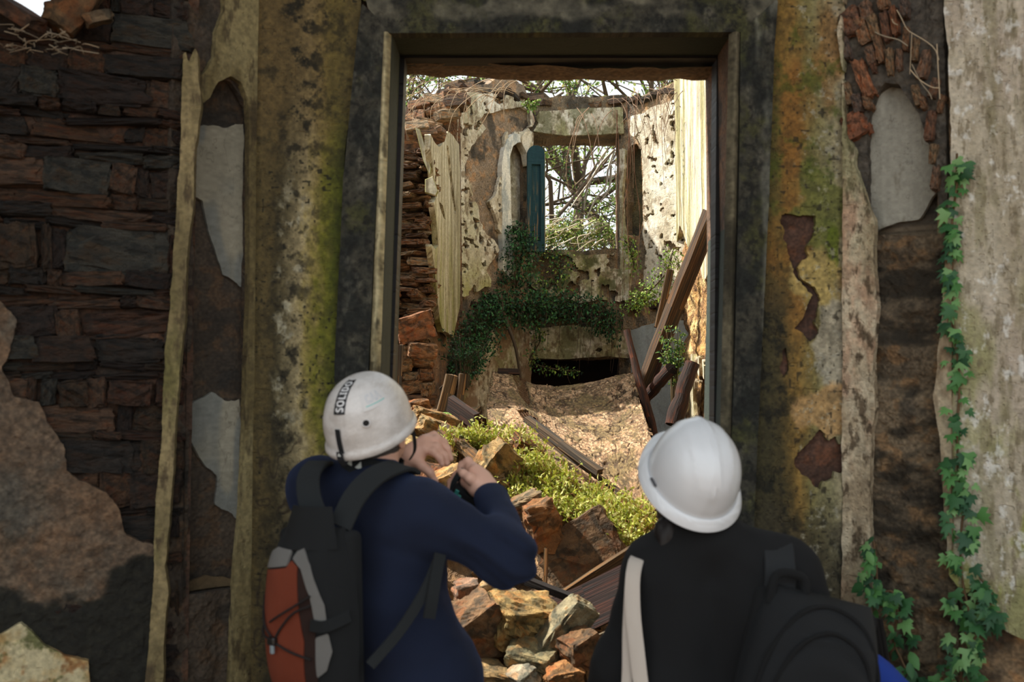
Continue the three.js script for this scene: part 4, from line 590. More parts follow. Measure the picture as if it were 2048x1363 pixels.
// ------------------------------------------------------------------ rubble stones
const rubTones = ['#9a7648', '#a8874f', '#86653f', '#b08a5a', '#7a5a3c', '#b49a72', '#8f5e36', '#9c9078', '#6e563e'];
const rubMats = rubTones.map((c) => mat({ color: hex(c), map: TINT.rock, bumpMap: BUMP.rock, bumpScale: 0.012 }));
const fineBump = BUMP.rock.clone(); fineBump.repeat.set(5, 5); const fineTint = TINT.rock.clone(); fineTint.repeat.set(4, 4);
const heroMat = (c) => mat({ color: hex(c), map: fineTint, bumpMap: fineBump, bumpScale: 0.006 });
function hero(seed, px, py, z, size, rot, c, label, amp = 0.014) { const o = single('rubble_stone', roughStone(seed, size, amp), heroMat(c), label, 'stone', 'large stones of the rubble heap'); o.position.copy(at(px, py, z)); o.rotation.set(...rot); return o; }
hero(301, 1040, 1240, -0.95, [0.30, 0.20, 0.22], [0.45, 0.5, -0.35], '#c2a468', 'broad tan stone with a lit flat top, largest of the near rubble', 0.02);
hero(302, 1122, 1262, -0.85, [0.13, 0.34, 0.12], [0.25, 0.3, -0.75], '#a89f80', 'long grey green stone propped upright between tan and orange stones');
hero(303, 1066, 1316, -0.80, [0.20, 0.12, 0.17], [0.35, -0.3, -0.12], '#ada077', 'squared olive stone below the broad tan stone');
hero(304, 958, 1256, -0.90, [0.20, 0.26, 0.2], [0.2, 0.5, 0.35], '#92714e', 'mottled brown stone beside the navy sweater', 0.018);
hero(305, 984, 1190, -1.0, [0.075, 0.14, 0.07], [0.1, 0.3, 0.4], '#d0b080', 'small pale upright stone above the broad tan stone');
hero(306, 1160, 1296, -0.75, [0.15, 0.13, 0.12], [0.2, 0.6, 0.2], '#8a6844', 'dark stone with an orange corner near the black sleeve');
hero(307, 1124, 1352, -0.70, [0.16, 0.10, 0.12], [0.3, 0.2, 0.1], '#c08a52', 'orange stone at the bottom edge of the view');
hero(308, 1045, 1356, -0.70, [0.11, 0.08, 0.1], [0.2, 0.8, 0.3], '#c9bea6', 'whitish stone lump at the bottom edge of the view');
hero(309, 965, 1345, -0.72, [0.18, 0.06, 0.16], [0.2, 0.4, -0.2], '#b49868', 'flat yellow brown stone low beside the sweater');
hero(310, 935, 1180, -1.05, [0.11, 0.08, 0.1], [0.1, 0.3, 0.1], '#b08d74', 'pinkish small stone below the raised elbow');
hero(311, 1085, 1050, -1.75, [0.16, 0.26, 0.14], [0.1, 0.3, 0.25], '#a8794a', 'rusty split stone left of the big tilted slab', 0.02);
hero(312, 1046, 1010, -1.85, [0.20, 0.10, 0.16], [0.1, 0.2, 0.3], '#9a8260', 'rough grey brown stone behind the raised forearm', 0.02);
hero(313, 990, 938, -2.3, [0.20, 0.30, 0.16], [0.3, 0.4, -0.75], '#b89a66', 'leaning layered stone by the hand holding the camera', 0.02);
hero(314, 880, 860, -2.9, [0.34, 0.10, 0.22], [0.1, 0.3, -0.42], '#cfae76', 'sunlit thick stone slab below the wooden plank end', 0.02);
hero(315, 870, 835, -3.2, [0.30, 0.09, 0.2], [0.1, 0.2, -0.3], '#b8935c', 'brown slab stone sloping beside the white helmet', 0.02);
hero(316, 850, 900, -2.5, [0.34, 0.09, 0.24], [0.2, 0.3, -0.38], '#d8b878', 'bright sunlit slab behind the raised hand', 0.016);
hero(317, 900, 965, -2.1, [0.18, 0.16, 0.14], [0.3, 0.2, 0.4], '#d9ae70', 'orange tan stone between the two hands', 0.014);
hero(318, 836, 822, -3.4, [0.14, 0.16, 0.14], [0.1, 0.5, 0.1], '#a5713c', 'rust coloured block stone against the white helmet', 0.014);
hero(319, 1005, 895, -2.6, [0.14, 0.10, 0.12], [0.2, 0.2, -0.3], '#b07d4e', 'small split orange stone among the green shrubs', 0.014);
hero(320, 830, 655, -4.55, [0.30, 0.22, 0.2], [0.1, 0.2, 0.3], '#a8724a', 'large reddish stone slab in the broken left wall', 0.012);
hero(321, 845, 700, -4.5, [0.24, 0.12, 0.2], [0.1, 0.2, -0.1], '#a87c54', 'pale reddish slab under the large one in the broken wall', 0.012);
{
  // big tilted slab with a dark face
  const sl = single('rubble_slab', roughStone(331, [0.42, 0.36, 0.13], 0.016, 3), heroMat('#7d6244'), 'big tilted stone slab with a dark face behind the light plank', 'stone'); sl.position.copy(at(1166, 1112, -1.75)); sl.rotation.set(-0.22, -0.12, 0.52);
  // smaller fill stones
  const r = rng(66);
  const toneName = ['tan', 'yellowish', 'brown', 'light tan', 'dark brown', 'buff', 'rusty', 'grey', 'umber'], taken = [];
  const scatter = (n, x0, x1, z0, z1, s0, s1, where, group, flat = 0.45) => { for (let i = 0, tries = 0; i < n && tries < n * 9; tries++) { const x = rr(x0, x1, r), z = rr(z0, z1, r), s = rr(s0, s1, r); if (taken.some((q) => Math.hypot(q[0] - x, q[1] - z) < 0.42 * (q[2] + s))) continue; taken.push([x, z, s]); i++; const k = Math.floor(r() * 9) % 9, o = single('rubble_stone', WORN[Math.floor(r() * 14)], rubMats[k], (s < (s0 + s1) / 2 ? 'smaller ' : 'larger ') + toneName[k] + ' ' + where, 'stone', group); o.scale.set(s * rr(0.8, 1.5, r), s * rr(flat * 0.6, flat * 1.6, r), s * rr(0.7, 1.2, r)); o.position.set(x, heap(x, z) + o.scale.y * 0.28, z); o.rotation.set(rr(-0.5, 0.5, r), rr(0, 6.3, r), rr(-0.5, 0.5, r)); } };
  scatter(95, -0.35, 0.42, -1.35, -0.52, 0.05, 0.14, 'broken stone in the near rubble between the two people', 'small stones of the near rubble', 0.7);
  scatter(70, -0.9, 0.12, -3.6, -1.6, 0.08, 0.2, 'slate in the sunlit heap behind the hands', 'slates of the sunlit heap');
  scatter(60, -1.0, -0.25, -4.6, -3.4, 0.1, 0.26, 'slate at the foot of the broken left wall', 'slates below the broken left wall', 0.3);
  scatter(40, 0.4, 1.3, -2.6, -1.2, 0.06, 0.16, 'stone half hidden under the plank and slab', 'stones under the plank and slab');
}
// ------------------------------------------------------------------ timber
const woodUV = (g, sx = 2.2, sy = 9) => { const p = g.attributes.uv; for (let i = 0; i < p.count; i++) p.setXY(i, p.getX(i) * sx, p.getY(i) * sy); return g; };
const woodMat = (c, b = 0.004) => mat({ color: hex(c), map: TINT.wood, bumpMap: BUMP.wood, bumpScale: b });
function beamGeo(L, w, t, seed, worn = 0.006) {
  const nx = Math.max(6, Math.ceil(L / 0.04)), g = new THREE.BoxGeometry(L, w, t, nx, 2, 2), p = g.attributes.position;
  for (let i = 0; i < p.count; i++) { const x = p.getX(i), y = p.getY(i), z = p.getZ(i), e = Math.abs(Math.abs(x) - L / 2) < 1e-4 ? 1 : 0; p.setXYZ(i, x + (e ? worn * 3 * (vn3(y * 90, z * 90, x, seed) - 0.5) : 0), y + worn * 2 * (vn3(x * 5, y * 20, z * 20, seed) - 0.5), z + worn * 2 * (vn3(x * 5, y * 20, z * 20, seed + 5) - 0.5)); }
  let q = boxUV(g); woodUV(q, 1.2, 6); q.computeVertexNormals(); return toCreasedNormals(q, 0.6);
}
function timber(name, a, b, w, t, color, label, twist = 0, seed = 1, cat = 'beam') { // a, b world points
  const d = b.clone().sub(a), L = d.length(), m = single(name, beamGeo(L, w, t, seed), woodMat(color), label, cat), q = new THREE.Quaternion().setFromUnitVectors(V(1, 0, 0), d.normalize()); m.quaternion.copy(q); m.rotateX(twist); m.position.copy(a).lerp(b, 0.5); return m;
}
function post(name, a, b, r0, r1, color, label, seed = 1) {
  const n = 14, pts = [], rad = []; for (let i = 0; i <= n; i++) { const t = i / n, p = a.clone().lerp(b, t); p.x += 0.012 * (vn2(t * 5, seed) - 0.5); p.z += 0.012 * (vn2(t * 5, seed + 9) - 0.5); pts.push(p); rad.push(lerp(r0, r1, t) * (0.9 + 0.25 * vn2(t * 9, seed + 4))); }
  const s = new Soup(); s.tube(pts, rad, 9); return single(name, s.geo(), woodMat(color, 0.006), label, 'post');
}
timber('roof_beam', at(1281, 790, -5.05), at(1424, 425, -4.55), 0.11, 0.13, '#8a7258', 'long squared grey brown beam leaning against the right wall of the ruin', 0.5, 11);
timber('roof_batten', at(1296, 772, -5.0), at(1336, 684, -4.85), 0.05, 0.06, '#6b3a22', 'thin red brown batten beneath the long leaning beam', 0.2, 12, 'batten');
timber('roof_batten', at(1316, 655, -5.6), at(1340, 540, -5.6), 0.06, 0.04, '#b09a7a', 'pale narrow board standing behind the long leaning beam', 0.2, 13, 'batten');
post('timber_post', at(1316, 895, -4.3), at(1252, 660, -4.6), 0.034, 0.026, '#7c4a2c', 'slender red brown pole leaning left past the fallen ceiling', 21);
post('timber_post', at(1280, 808, -4.7), at(1343, 737, -4.35), 0.045, 0.05, '#6a3c24', 'short dark round log slanting below the long beam', 22);
post('timber_post', at(1346, 850, -4.2), at(1384, 726, -4.3), 0.065, 0.055, '#5a3520', 'stout dark log standing by the right wall of the ruin', 23);
timber('plank', at(1118, 1200, -1.45), at(1280, 1098, -1.30), 0.07, 0.03, '#c2a06a', 'light bare plank slanting across the tilted slab', 0.3, 14, 'plank');
timber('plank', at(1050, 1160, -1.35), at(1172, 1206, -1.25), 0.035, 0.03, '#2e1e14', 'dark thin batten crossing under the light plank', 0.3, 15, 'plank');
timber('plank', at(1092, 1096, -1.5), at(1085, 1206, -1.45), 0.016, 0.02, '#c29a5c', 'pale upright splinter beside the tilted slab', 0.2, 16, 'plank');
timber('board', at(1095, 1250, -1.35), at(1262, 1172, -1.2), 0.22, 0.02, '#4e2a1a', 'wide dark red board lying under the light plank', -0.5, 17, 'board');
timber('timber_block', at(1028, 882, -2.55), at(1082, 908, -2.75), 0.085, 0.09, '#b48a5a', 'short squared beam end poking out of the green shrubs', 0.5, 18, 'beam');
timber('roof_batten', at(1052, 836, -3.35), at(1200, 944, -2.75), 0.04, 0.05, '#8c8170', 'long grey batten lying along the edge of the fallen ceiling', 0.3, 19, 'batten');
timber('roof_batten', at(1080, 868, -3.2), at(1300, 1030, -2.55), 0.03, 0.04, '#a08a6a', 'second grey batten running down under the shrubs to the right', 0.1, 20, 'batten');
timber('plank', at(795, 815, -4.0), at(800, 690, -4.1), 0.05, 0.03, '#9a8a74', 'weathered grey board standing by the left door jamb', 0.1, 24, 'plank');
timber('plank', at(886, 822, -3.9), at(904, 750, -3.95), 0.09, 0.03, '#c0aa86', 'pale broken board stub, left one of a pair on the heap', 0.2, 25, 'plank');
timber('plank', at(915, 830, -3.9), at(926, 748, -3.95), 0.05, 0.03, '#b49c76', 'narrow pale board stub, right one of a pair on the heap', 0.2, 26, 'plank');
timber('board', at(890, 790, -3.97), at(922, 762, -3.98), 0.14, 0.02, '#7e6a52', 'grey split board between two pale stubs on the heap', 0.1, 27, 'board');
timber('board', at(900, 806, -3.6), at(952, 842, -3.4), 0.11, 0.05, '#5c3c28', 'dark brown split plank lying on the heap below the stubs', 0.4, 28, 'board');
post('fallen_log', at(890, 858, -2.75), at(962, 925, -2.35), 0.05, 0.035, '#a88a58', 'knobbly sunlit branch lying across the heap', 29).userData.category = 'log';
// ------------------------------------------------------------------ fallen ceiling with its wire netting
{
  const c = thing('fallen_ceiling', 'sagging sheet of cracked tan ceiling plaster fallen across the room', 'ceiling panel');
  const rows = [[[985, 740, -5.2], [1030, 748, -5.2], [1066, 766, -5.15], [1110, 770, -5.1], [1170, 764, -5.0], [1225, 752, -4.9], [1266, 742, -4.8]], [[975, 790, -4.7], [1030, 800, -4.6], [1075, 818, -4.5], [1120, 830, -4.45], [1180, 830, -4.4], [1240, 824, -4.35], [1284, 810, -4.3]], [[978, 846, -4.0], [1032, 858, -3.8], [1090, 878, -3.7], [1140, 896, -3.6], [1200, 905, -3.6], [1260, 896, -3.6], [1306, 880, -3.6]], [[1000, 900, -3.3], [1050, 915, -3.2], [1110, 940, -3.0], [1170, 975, -2.9], [1230, 1010, -2.85], [1290, 1020, -2.8], [1336, 1010, -2.8]]].map((q) => q.map((p) => at(...p)));
  const cr = (p, t) => { const n = p.length - 1, s = clamp(t) * n, i = Math.min(n - 1, Math.floor(s)), f = s - i, a = p[Math.max(0, i - 1)], b = p[i], d = p[i + 1], e = p[Math.min(n, i + 2)]; const q = (k) => 0.5 * (2 * b[k] + (d[k] - a[k]) * f + (2 * a[k] - 5 * b[k] + 4 * d[k] - e[k]) * f * f + (3 * b[k] - a[k] - 3 * d[k] + e[k]) * f ** 3); return V(q('x'), q('y'), q('z')); };
  const surf = (a, b, z = 0) => { const p = cr(rows.map((q) => cr(q, a)), 1 - b); p.y += 0.9 * z; p.z += 0.6 * z; return p; };
  const tan = (u, v) => { let k = scaleC(mix3([170, 134, 100], [120, 92, 64], blot(u, v, 6, 0.4, 0.6, 311)), 0.9); k = mix3(k, [196, 170, 136], 0.6 * blot(u, v, 60, 0.52, 0.62, 312)); k = mix3(k, [92, 78, 44], 0.7 * blot(u, v, 8, 0.5, 0.6, 313)); k = mix3(k, [70, 56, 34], 0.7 * blot(u, v, 60, 0.56, 0.64, 316)); const cks = Math.min(Math.abs(fbm(u * 9, v * 9, 4, 314) - 0.5), Math.abs(fbm(u * 14, v * 14, 3, 315) - 0.5) * 1.2); k = mix3(k, [64, 46, 28], 0.85 * sst(0.034, 0.010, cks)); return grain(k, u, v, 0.3, 70); };
  const notch = sdPoly([[0.14, 1.1], [0.16, 0.9], [0.2, 0.74], [0.27, 0.66], [0.29, 0.75], [0.275, 0.9], [0.265, 1.1]]), notch2 = sdPoly([[0.18, 0.55], [0.24, 0.6], [0.33, 0.58], [0.36, 0.48], [0.3, 0.42], [0.22, 0.46]]), lft = sdPoly([[-0.1, 1.1], [0.0, 1.1], [0.03, 0.8], [0.0, 0.55], [-0.02, 0.4], [-0.1, 0.3]]);
  const mk = (a, b) => Math.min(-notch(a, b), -notch2(a, b), -lft(a, b), 0.99 - b + 0.02 * (vn2(a * 20, 3) - 0.5), 0.985 - a) + 0.02 * (fbm(a * 14, b * 12, 3, 318) - 0.5);
  const gm = sheet({ u0: 0, u1: 1, v0: 0, v1: 1, cell: 0.006, mask: mk, thick: 0.025, disp: (a, b) => 0.03 * (fbm(a * 9, b * 9, 5, 319) - 0.5) - 0.016 * sst(0.016, 0.0, Math.abs(fbm(a * 9 * 1.4, b * 9 * 1.4, 4, 314) - 0.5)), map: surf });
  const uv = gm.attributes.uv; for (let i = 0; i < uv.count; i++) uv.setXY(i, uv.getX(i) * 1.4, uv.getY(i) * 1.4);
  part(c, 'plaster_sheet', gm, mat({ map: wallTex(0, 1.4, 0, 1.4, 560, tan), bumpMap: BUMP.mortar, bumpScale: 0.014 }));
  // hexagonal wire, seen where the plaster has dropped off
  const wire = new Soup(), hx = (a0, a1, b0, b1, s) => { for (let j = 0; b0 + j * s * 1.5 < b1; j++) for (let i = 0; a0 + i * s * 1.732 < a1; i++) { const ca = a0 + (i + (j & 1) * 0.5) * s * 1.732, cb = b0 + j * s * 1.5, P = (k) => { const w = Math.PI / 6 + k * Math.PI / 3; return surf(ca + Math.cos(w) * s, cb + Math.sin(w) * s * 1.0, -0.012); }; for (const k of [0, 1, 2]) wire.tube([P(k), P(k + 1)], 0.002, 3, [1, 1, 1], false); } };
  hx(0.13, 0.31, 0.6, 1.02, 0.015); hx(0.17, 0.38, 0.38, 0.62, 0.015); hx(-0.04, 0.04, 0.25, 1.0, 0.015); hx(0.27, 0.98, 0.985, 1.02, 0.012);
  part(c, 'wire_netting', wire.geo(), mat({ color: hex('#6e4a30'), roughness: 0.7, metalness: 0.3 }), 'rusty hexagonal wire netting').userData.kind = 'stuff';
  const bt = beamGeo(0.18, 0.05, 0.03, 33), bm = part(c, 'batten', bt, woodMat('#5e4434')), bp = surf(0.12, 0.995, 0.01); bm.position.copy(bp); bm.rotation.set(-0.4, 0.05, 0.0);
}
// ------------------------------------------------------------------ vegetation
const leafMat = (rough = 0.75, tr = 0.35) => new THREE.MeshPhysicalMaterial({ vertexColors: true, roughness: rough, transmission: tr, thickness: 0, side: THREE.DoubleSide, specularIntensity: 0.5 });
const LEAF = leafMat(0.75, 0.5), CLIMB = leafMat(0.6, 0.12), TWIG = mat({ color: hex('#ffffff'), vertexColors: true, roughness: 0.9 });
const lin = (h) => { const c = new THREE.Color(h); return [c.r, c.g, c.b]; };
const vary = (c, r, a = 0.3) => { const k = 1 + a * (r() - 0.5) * 2, h = 0.12 * (r() - 0.5); return [c[0] * k * (1 + h), c[1] * k, c[2] * k * (1 - h)]; };
const rdir = (r, up = 0) => { const a = r() * 6.2832, y = lerp(-1, 1, r()) + up, s = Math.sqrt(Math.max(0.05, 1 - Math.min(1, y * y))); return V(Math.cos(a) * s, y, Math.sin(a) * s).normalize(); };
function onHeap(px, py) { const d = ray(px, py); for (let t = 3; t < 11; t += 0.02) { const p = EYE.clone().addScaledVector(d, t); if (p.y < heap(p.x, p.z)) return p; } return EYE.clone().addScaledVector(d, 6.5); }
const LIME = ['#b4ba48', '#a2aa3a', '#c8ca66', '#8c9832', '#d2d082'].map(lin), DEEP = ['#2c5230', '#24482c', '#386436', '#1e3c26', '#447442'].map(lin), MID = ['#7d9a3e', '#93ad4a', '#68893a', '#a9bd60', '#597a34'].map(lin), PALE = ['#b9c070', '#a4b062', '#cfd08c', '#8fa055', '#c8be78'].map(lin);
// a bushy plant: stems from its base, leaves on the stems
function bush(name, base, h, spread, stems, perStem, leaf, cols, twig, label, category, group, seed, up = 0.7) {
  const r = rng(seed), o = thing(name, label, category, group), f = new Soup(), s = new Soup(), tw = lin(twig);
  for (let i = 0; i < stems; i++) {
    const a = r() * 6.2832, sp = spread * Math.sqrt(r()), top = V(Math.cos(a) * sp, h * rr(0.55, 1.05, r), Math.sin(a) * sp), mid = V(top.x * 0.35, h * 0.45, top.z * 0.35), b0 = V(Math.cos(a) * sp * 0.25, -0.02, Math.sin(a) * sp * 0.25), pts = curve([b0, mid, top], 7);
    s.tube(pts, (t) => lerp(0.0032, 0.0012, t) * (h > 0.4 ? 1.6 : 1), 4, tw, false);
    for (let k = 0; k < perStem; k++) { const t = 0.25 + 0.75 * Math.pow(r(), 0.7), p = pts[Math.min(7, Math.round(t * 7))].clone().add(V(rr(-0.014, 0.014, r), rr(-0.014, 0.014, r), rr(-0.014, 0.014, r))); const d = rdir(r, 0.3), n = rdir(r, up); f.leaf(p, d, n, leaf * rr(0.6, 1.3, r), leaf * 0.48 * rr(0.7, 1.2, r), vary(pick(cols, r), r)); }
  }
  part(o, 'foliage', f.geo(), LEAF); part(o, 'stems', s.geo(), TWIG); o.position.copy(base); return o;
}
// low lime green shrubs growing over the rubble
{
  const r = rng(401), spots = [];
  let zi = -1; for (const [x0, x1, y0, y1, n] of [[905, 1050, 850, 905, 12], [985, 1130, 885, 960, 10], [1010, 1200, 955, 1030, 18], [1100, 1290, 985, 1060, 18], [1170, 1310, 1030, 1110, 14], [1080, 1200, 920, 980, 7]]) for (let i = (zi++, 0); i < n; i++) spots.push([rr(x0, x1, r), rr(y0, y1, r), zi]);
  spots.forEach(([x, y, zone], i) => { const p = at(x, y + 22, -2.75 + (y - 850) / 250 * 0.9); p.y = Math.min(p.y, heap(p.x, p.z) + 0.04); bush('low_shrub', p, rr(0.13, 0.24, r), rr(0.11, 0.18, r), 14, 15, 0.032, LIME, '#9a6b45', ['low lime green shrub at the upper left of the slope by the beam end', 'low lime green shrub along the grey batten', 'low lime green shrub in the middle of the rubble slope', 'low lime green shrub below the fallen ceiling', 'low lime green shrub at the right behind the tilted slab', 'low lime green shrub between the battens and ceiling edge'][zone], 'shrub', 'lime green shrubs on the slope', 410 + i); });
  bush('seedling', onHeap(892, 848), 0.07, 0.04, 5, 3, 0.05, ['#8fbf5a', '#a9cf6c'].map(lin), '#7a8a4a', 'single broad leaved green seedling among the slabs', 'seedling', undefined, 405);
  // small shrubs at the heap's right and left
  bush('shrub', at(1350, 800, -4.6), 0.55, 0.13, 22, 46, 0.034, MID.concat(DEEP), '#5a4a30', 'bright green leafy shrub between the logs and the right wall', 'shrub', undefined, 406);
  bush('shrub', at(925, 770, -4.75), 0.42, 0.22, 26, 34, 0.03, DEEP, '#4a4030', 'dark green shrub at the foot of the plaster flake', 'shrub', undefined, 407);
}
// climbing growth over the far wall: hanging, dark
function creeper(label, pxs, z, n, leaf, cols, seed, drop = 0.1) { // pxs: surveyed run of the growth [x, y, spread_px]
  const r = rng(seed), o = thing('climbing_plant', label, 'climbing plant', 'plants climbing on the far wall'), f = new Soup(), s = new Soup(), tw = lin('#4a3a2a'), pts = pxs.map(([x, y, w, zz]) => [at(x, y, zz ?? z), (w / 1991) * (EYE.z - (zz ?? z))]);
  const line = curve(pts.map((p) => p[0]), 30); s.tube(line, 0.008, 5, tw, false);
  for (let i = 0; i < n; i++) { const t = r(), k = t * (pts.length - 1), i0 = Math.floor(k), w = lerp(pts[i0][1], pts[Math.min(pts.length - 1, i0 + 1)][1], k - i0), c = line[Math.round(t * 30)], q = rdir(r).multiplyScalar(w * 1.25 * Math.pow(r(), 0.45)); q.z = Math.abs(q.z) * 0.7; const p = c.clone().add(q); if (i % 14 === 0) s.tube(curve([c, c.clone().lerp(p, 0.5).add(V(0, 0.03, 0.03)), p, p.clone().add(V(rr(-0.03, 0.03, r), -drop * r(), 0.01))], 6), 0.002, 3, tw, false); f.leaf(p, rdir(r, -0.4), rdir(r, 0.6).add(V(0, 0.2, 0.6)).normalize(), leaf * rr(0.6, 1.3, r), leaf * 0.6 * rr(0.7, 1.1, r), vary(pick(cols, r), r)); }
  part(o, 'foliage', f.geo(), CLIMB); part(o, 'stems', s.geo(), TWIG); return o;
}
creeper('dense dark creeper hanging under the teal shutter', [[1030, 455, 18], [1045, 490, 34], [1040, 530, 40], [1030, 580, 40]], -6.72, 1100, 0.04, DEEP, 421);
creeper('dark creeper filling the floor slot left of the middle', [[945, 606, 24], [990, 614, 34], [1050, 620, 40], [1095, 616, 36]], -6.62, 2000, 0.038, DEEP, 422);
creeper('dark creeper along the floor slot right of the middle', [[1095, 612, 34], [1150, 616, 34], [1200, 630, 34], [1225, 664, 26]], -6.75, 1700, 0.036, DEEP, 423);
creeper('dark green creeper spilling down the lower left face', [[985, 616, 30, -6.5], [962, 660, 46, -6.35], [935, 710, 40, -6.15], [915, 748, 30, -5.95]], -6.3, 2600, 0.036, DEEP, 424);
creeper('thin creeper trailing over the lower window head', [[1070, 640, 16], [1080, 680, 14], [1060, 720, 14], [1110, 738, 12], [1160, 742, 8]], -6.75, 320, 0.034, DEEP.concat(MID), 425);
creeper('leafy creeper on the sill plaster below the window', [[1080, 500, 14], [1120, 520, 26], [1110, 560, 30], [1080, 590, 26]], -6.85, 420, 0.036, DEEP.concat(MID), 426);
creeper('light green creeper under the right recess', [[1250, 480, 16], [1262, 505, 18], [1270, 540, 14]], -6.6, 190, 0.034, MID, 427);
creeper('sprawling light green bramble before the right corner', [[1260, 600, 14, -6.0], [1300, 580, 26, -5.8], [1335, 540, 26, -5.7], [1345, 505, 20, -5.7]], -5.8, 420, 0.034, MID, 428);
creeper('bramble with pale leaves low by the floor slot on the right', [[1250, 620, 14, -6.0], [1285, 605, 18, -5.9], [1310, 590, 14, -5.9]], -5.9, 240, 0.034, MID, 429);
creeper('green growth on the wall head beside the crack', [[1050, 205, 8], [1062, 214, 10], [1075, 204, 8]], -6.75, 120, 0.04, MID, 430);
// fallen bare branch and vines
function vines(name, label, list, seed, color = '#7d5d46', rad = 0.006) { const s = new Soup(), r = rng(seed), c = lin(color); for (const pts of list) { const q = curve(pts.map(([x, y, z]) => at(x, y, z)), 24); s.tube(q, (t) => rad * lerp(1.1, 0.5, t), 4, vary(c, r, 0.2), false); } return single(name, s.geo(), TWIG, label, 'vine'); }
{
  const r = rng(440), hang = []; for (let i = 0; i < 30; i++) { const x = rr(1150, 1385, r), y = lerp(206, 168, (x - 1240) / 140) + rr(-20, 10, r), L = rr(40, 190, r), z = rr(-6.45, -5.9, r), sw = rr(-60, 50, r); hang.push([[x, y, z], [x + sw * 0.4, y + L * 0.2 - 12, z + 0.08], [x + sw * 0.9, y + L * 0.6, z + 0.1], [x + sw * 0.8 + rr(-14, 14, r), y + L, z + 0.05]]); }
  vines('hanging_vine', 'tangle of thin brown vines hanging from the wall head at top right', hang, 441, '#7d6450', 0.0038);
  const left = []; for (let i = 0; i < 26; i++) { const x = rr(830, 1060, r), y = rr(162, 200, r), z = rr(-6.2, -5.8, r); left.push([[x, y, z], [x - rr(10, 40, r), y - 8, z + 0.1], [x - rr(40, 80, r), y + rr(0, 40, r), z + 0.15], [x - rr(50, 90, r), y + rr(20, 90, r), z + 0.1]]); }
  vines('hanging_vine', 'tangle of thin pale vines arching over the left wall head', left, 442, '#9a8468', 0.004);
  const cords = []; for (let i = 0; i < 5; i++) { const x = 1232 + i * 9 + rr(-6, 6, r); cords.push([[x, rr(190, 240, r), -6.3], [x + rr(-8, 8, r), 340, -6.35], [x + rr(-8, 8, r), 430, -6.3], [x + rr(-6, 6, r), rr(480, 690, r), -6.3]]); }
  vines('hanging_vine', 'straight thin reddish vines hanging past the right side of the window', cords, 443, '#6a4632', 0.0035);
  const lowv = []; for (let i = 0; i < 14; i++) { const x = rr(1060, 1250, r); lowv.push([[x, rr(560, 640, r), -6.7], [x + rr(-6, 6, r), 660, -6.65], [x + rr(-8, 8, r), rr(690, 760, r), -6.7]]); }
  vines('hanging_vine', 'thin dark vines hanging before the lower window', lowv, 444, '#4a3a2c', 0.003);
  const stem = []; stem.push([[1000, 590, -6.55], [1012, 640, -6.5], [1030, 690, -6.45], [1042, 760, -6.5]]); vines('climbing_vine', 'thick dark woody vine climbing down the lower left face', stem, 445, '#4e4030', 0.025);
  const pale = [[[1228, 300, -7.6], [1200, 330, -7.6], [1180, 362, -7.6], [1152, 400, -7.6], [1135, 425, -7.6]], [[1228, 302, -7.65], [1216, 340, -7.65], [1212, 370, -7.65], [1190, 400, -7.65], [1176, 430, -7.65]], [[1222, 330, -7.7], [1218, 376, -7.7], [1200, 405, -7.7]], [[1180, 362, -7.6], [1172, 385, -7.6], [1168, 420, -7.6]], [[1214, 300, -7.7], [1200, 320, -7.7], [1196, 345, -7.7]]];
  vines('bare_branch', 'pale arching bare branches across the upper window', pale, 446, '#c4b8a4', 0.014);
  const thatch = []; for (let i = 0; i < 46; i++) { const x = rr(1105, 1225, r), y = rr(430, 488, r), z = rr(-8.2, -7.5, r); thatch.push([[x, y, z], [x - rr(10, 30, r), y + rr(2, 14, r), z], [x - rr(20, 60, r), y + rr(6, 34, r), z]]); }
  vines('fallen_twigs', 'heap of pale dead twigs behind the window sill', thatch, 447, '#cfc3a8', 0.006);
  creeper('light green bramble behind the window sill', [[1090, 470, 16], [1130, 470, 24], [1180, 470, 26], [1225, 460, 24]], -7.9, 900, 0.045, MID.concat(PALE), 448);
}
// trees behind the ruin
function tree(base, h, seed, label, cols, dens = 1, leaf = 0.07, wood = '#5a4a38', bare = 0.2) {
  const r = rng(seed), o = thing('tree', label, 'tree', 'trees behind the ruin'), f = new Soup(), s = new Soup(), tw = lin(wood);
  const grow = (p, d, L, rad, depth) => {
    const q = p.clone().addScaledVector(d, L), mid = p.clone().lerp(q, 0.5).add(V(rr(-1, 1, r), rr(-0.5, 0.5, r), rr(-1, 1, r)).multiplyScalar(L * 0.1)), pts = curve([p, mid, q], 5);
    if (base.z < -8 && base.z + q.z > -8.1) return; s.tube(pts, (t) => lerp(rad, rad * 0.65, t), depth > 2 ? 6 : 4, vary(tw, r, 0.2), false);
    if (depth <= 1 && r() > bare) for (let k = 0; k < 16 * dens; k++) { const c = pts[1 + Math.floor(r() * 5)].clone().add(rdir(r).multiplyScalar(L * 0.42 * r())); f.leaf(c, rdir(r, -0.2), rdir(r, 0.6), leaf * rr(0.6, 1.2, r), leaf * 0.5, vary(pick(cols, r), r)); }
    if (depth > 0) { const n = depth > 3 ? 3 : 2 + Math.floor(r() * 2); for (let k = 0; k < n; k++) { const nd = d.clone().multiplyScalar(0.9).add(rdir(r, 0.15).multiplyScalar(0.85)).normalize(); grow(pts[3 + Math.floor(r() * 3)], nd, L * rr(0.6, 0.82, r), rad * 0.58, depth - 1); } }
  };
  grow(V(0, 0, 0), V(rr(-0.1, 0.1, r), 1, rr(-0.1, 0.1, r)).normalize(), h * 0.3, h * 0.014, 5);
  part(o, 'branches', s.geo(), TWIG); part(o, 'foliage', f.geo(), LEAF); o.position.copy(base); return o;
}
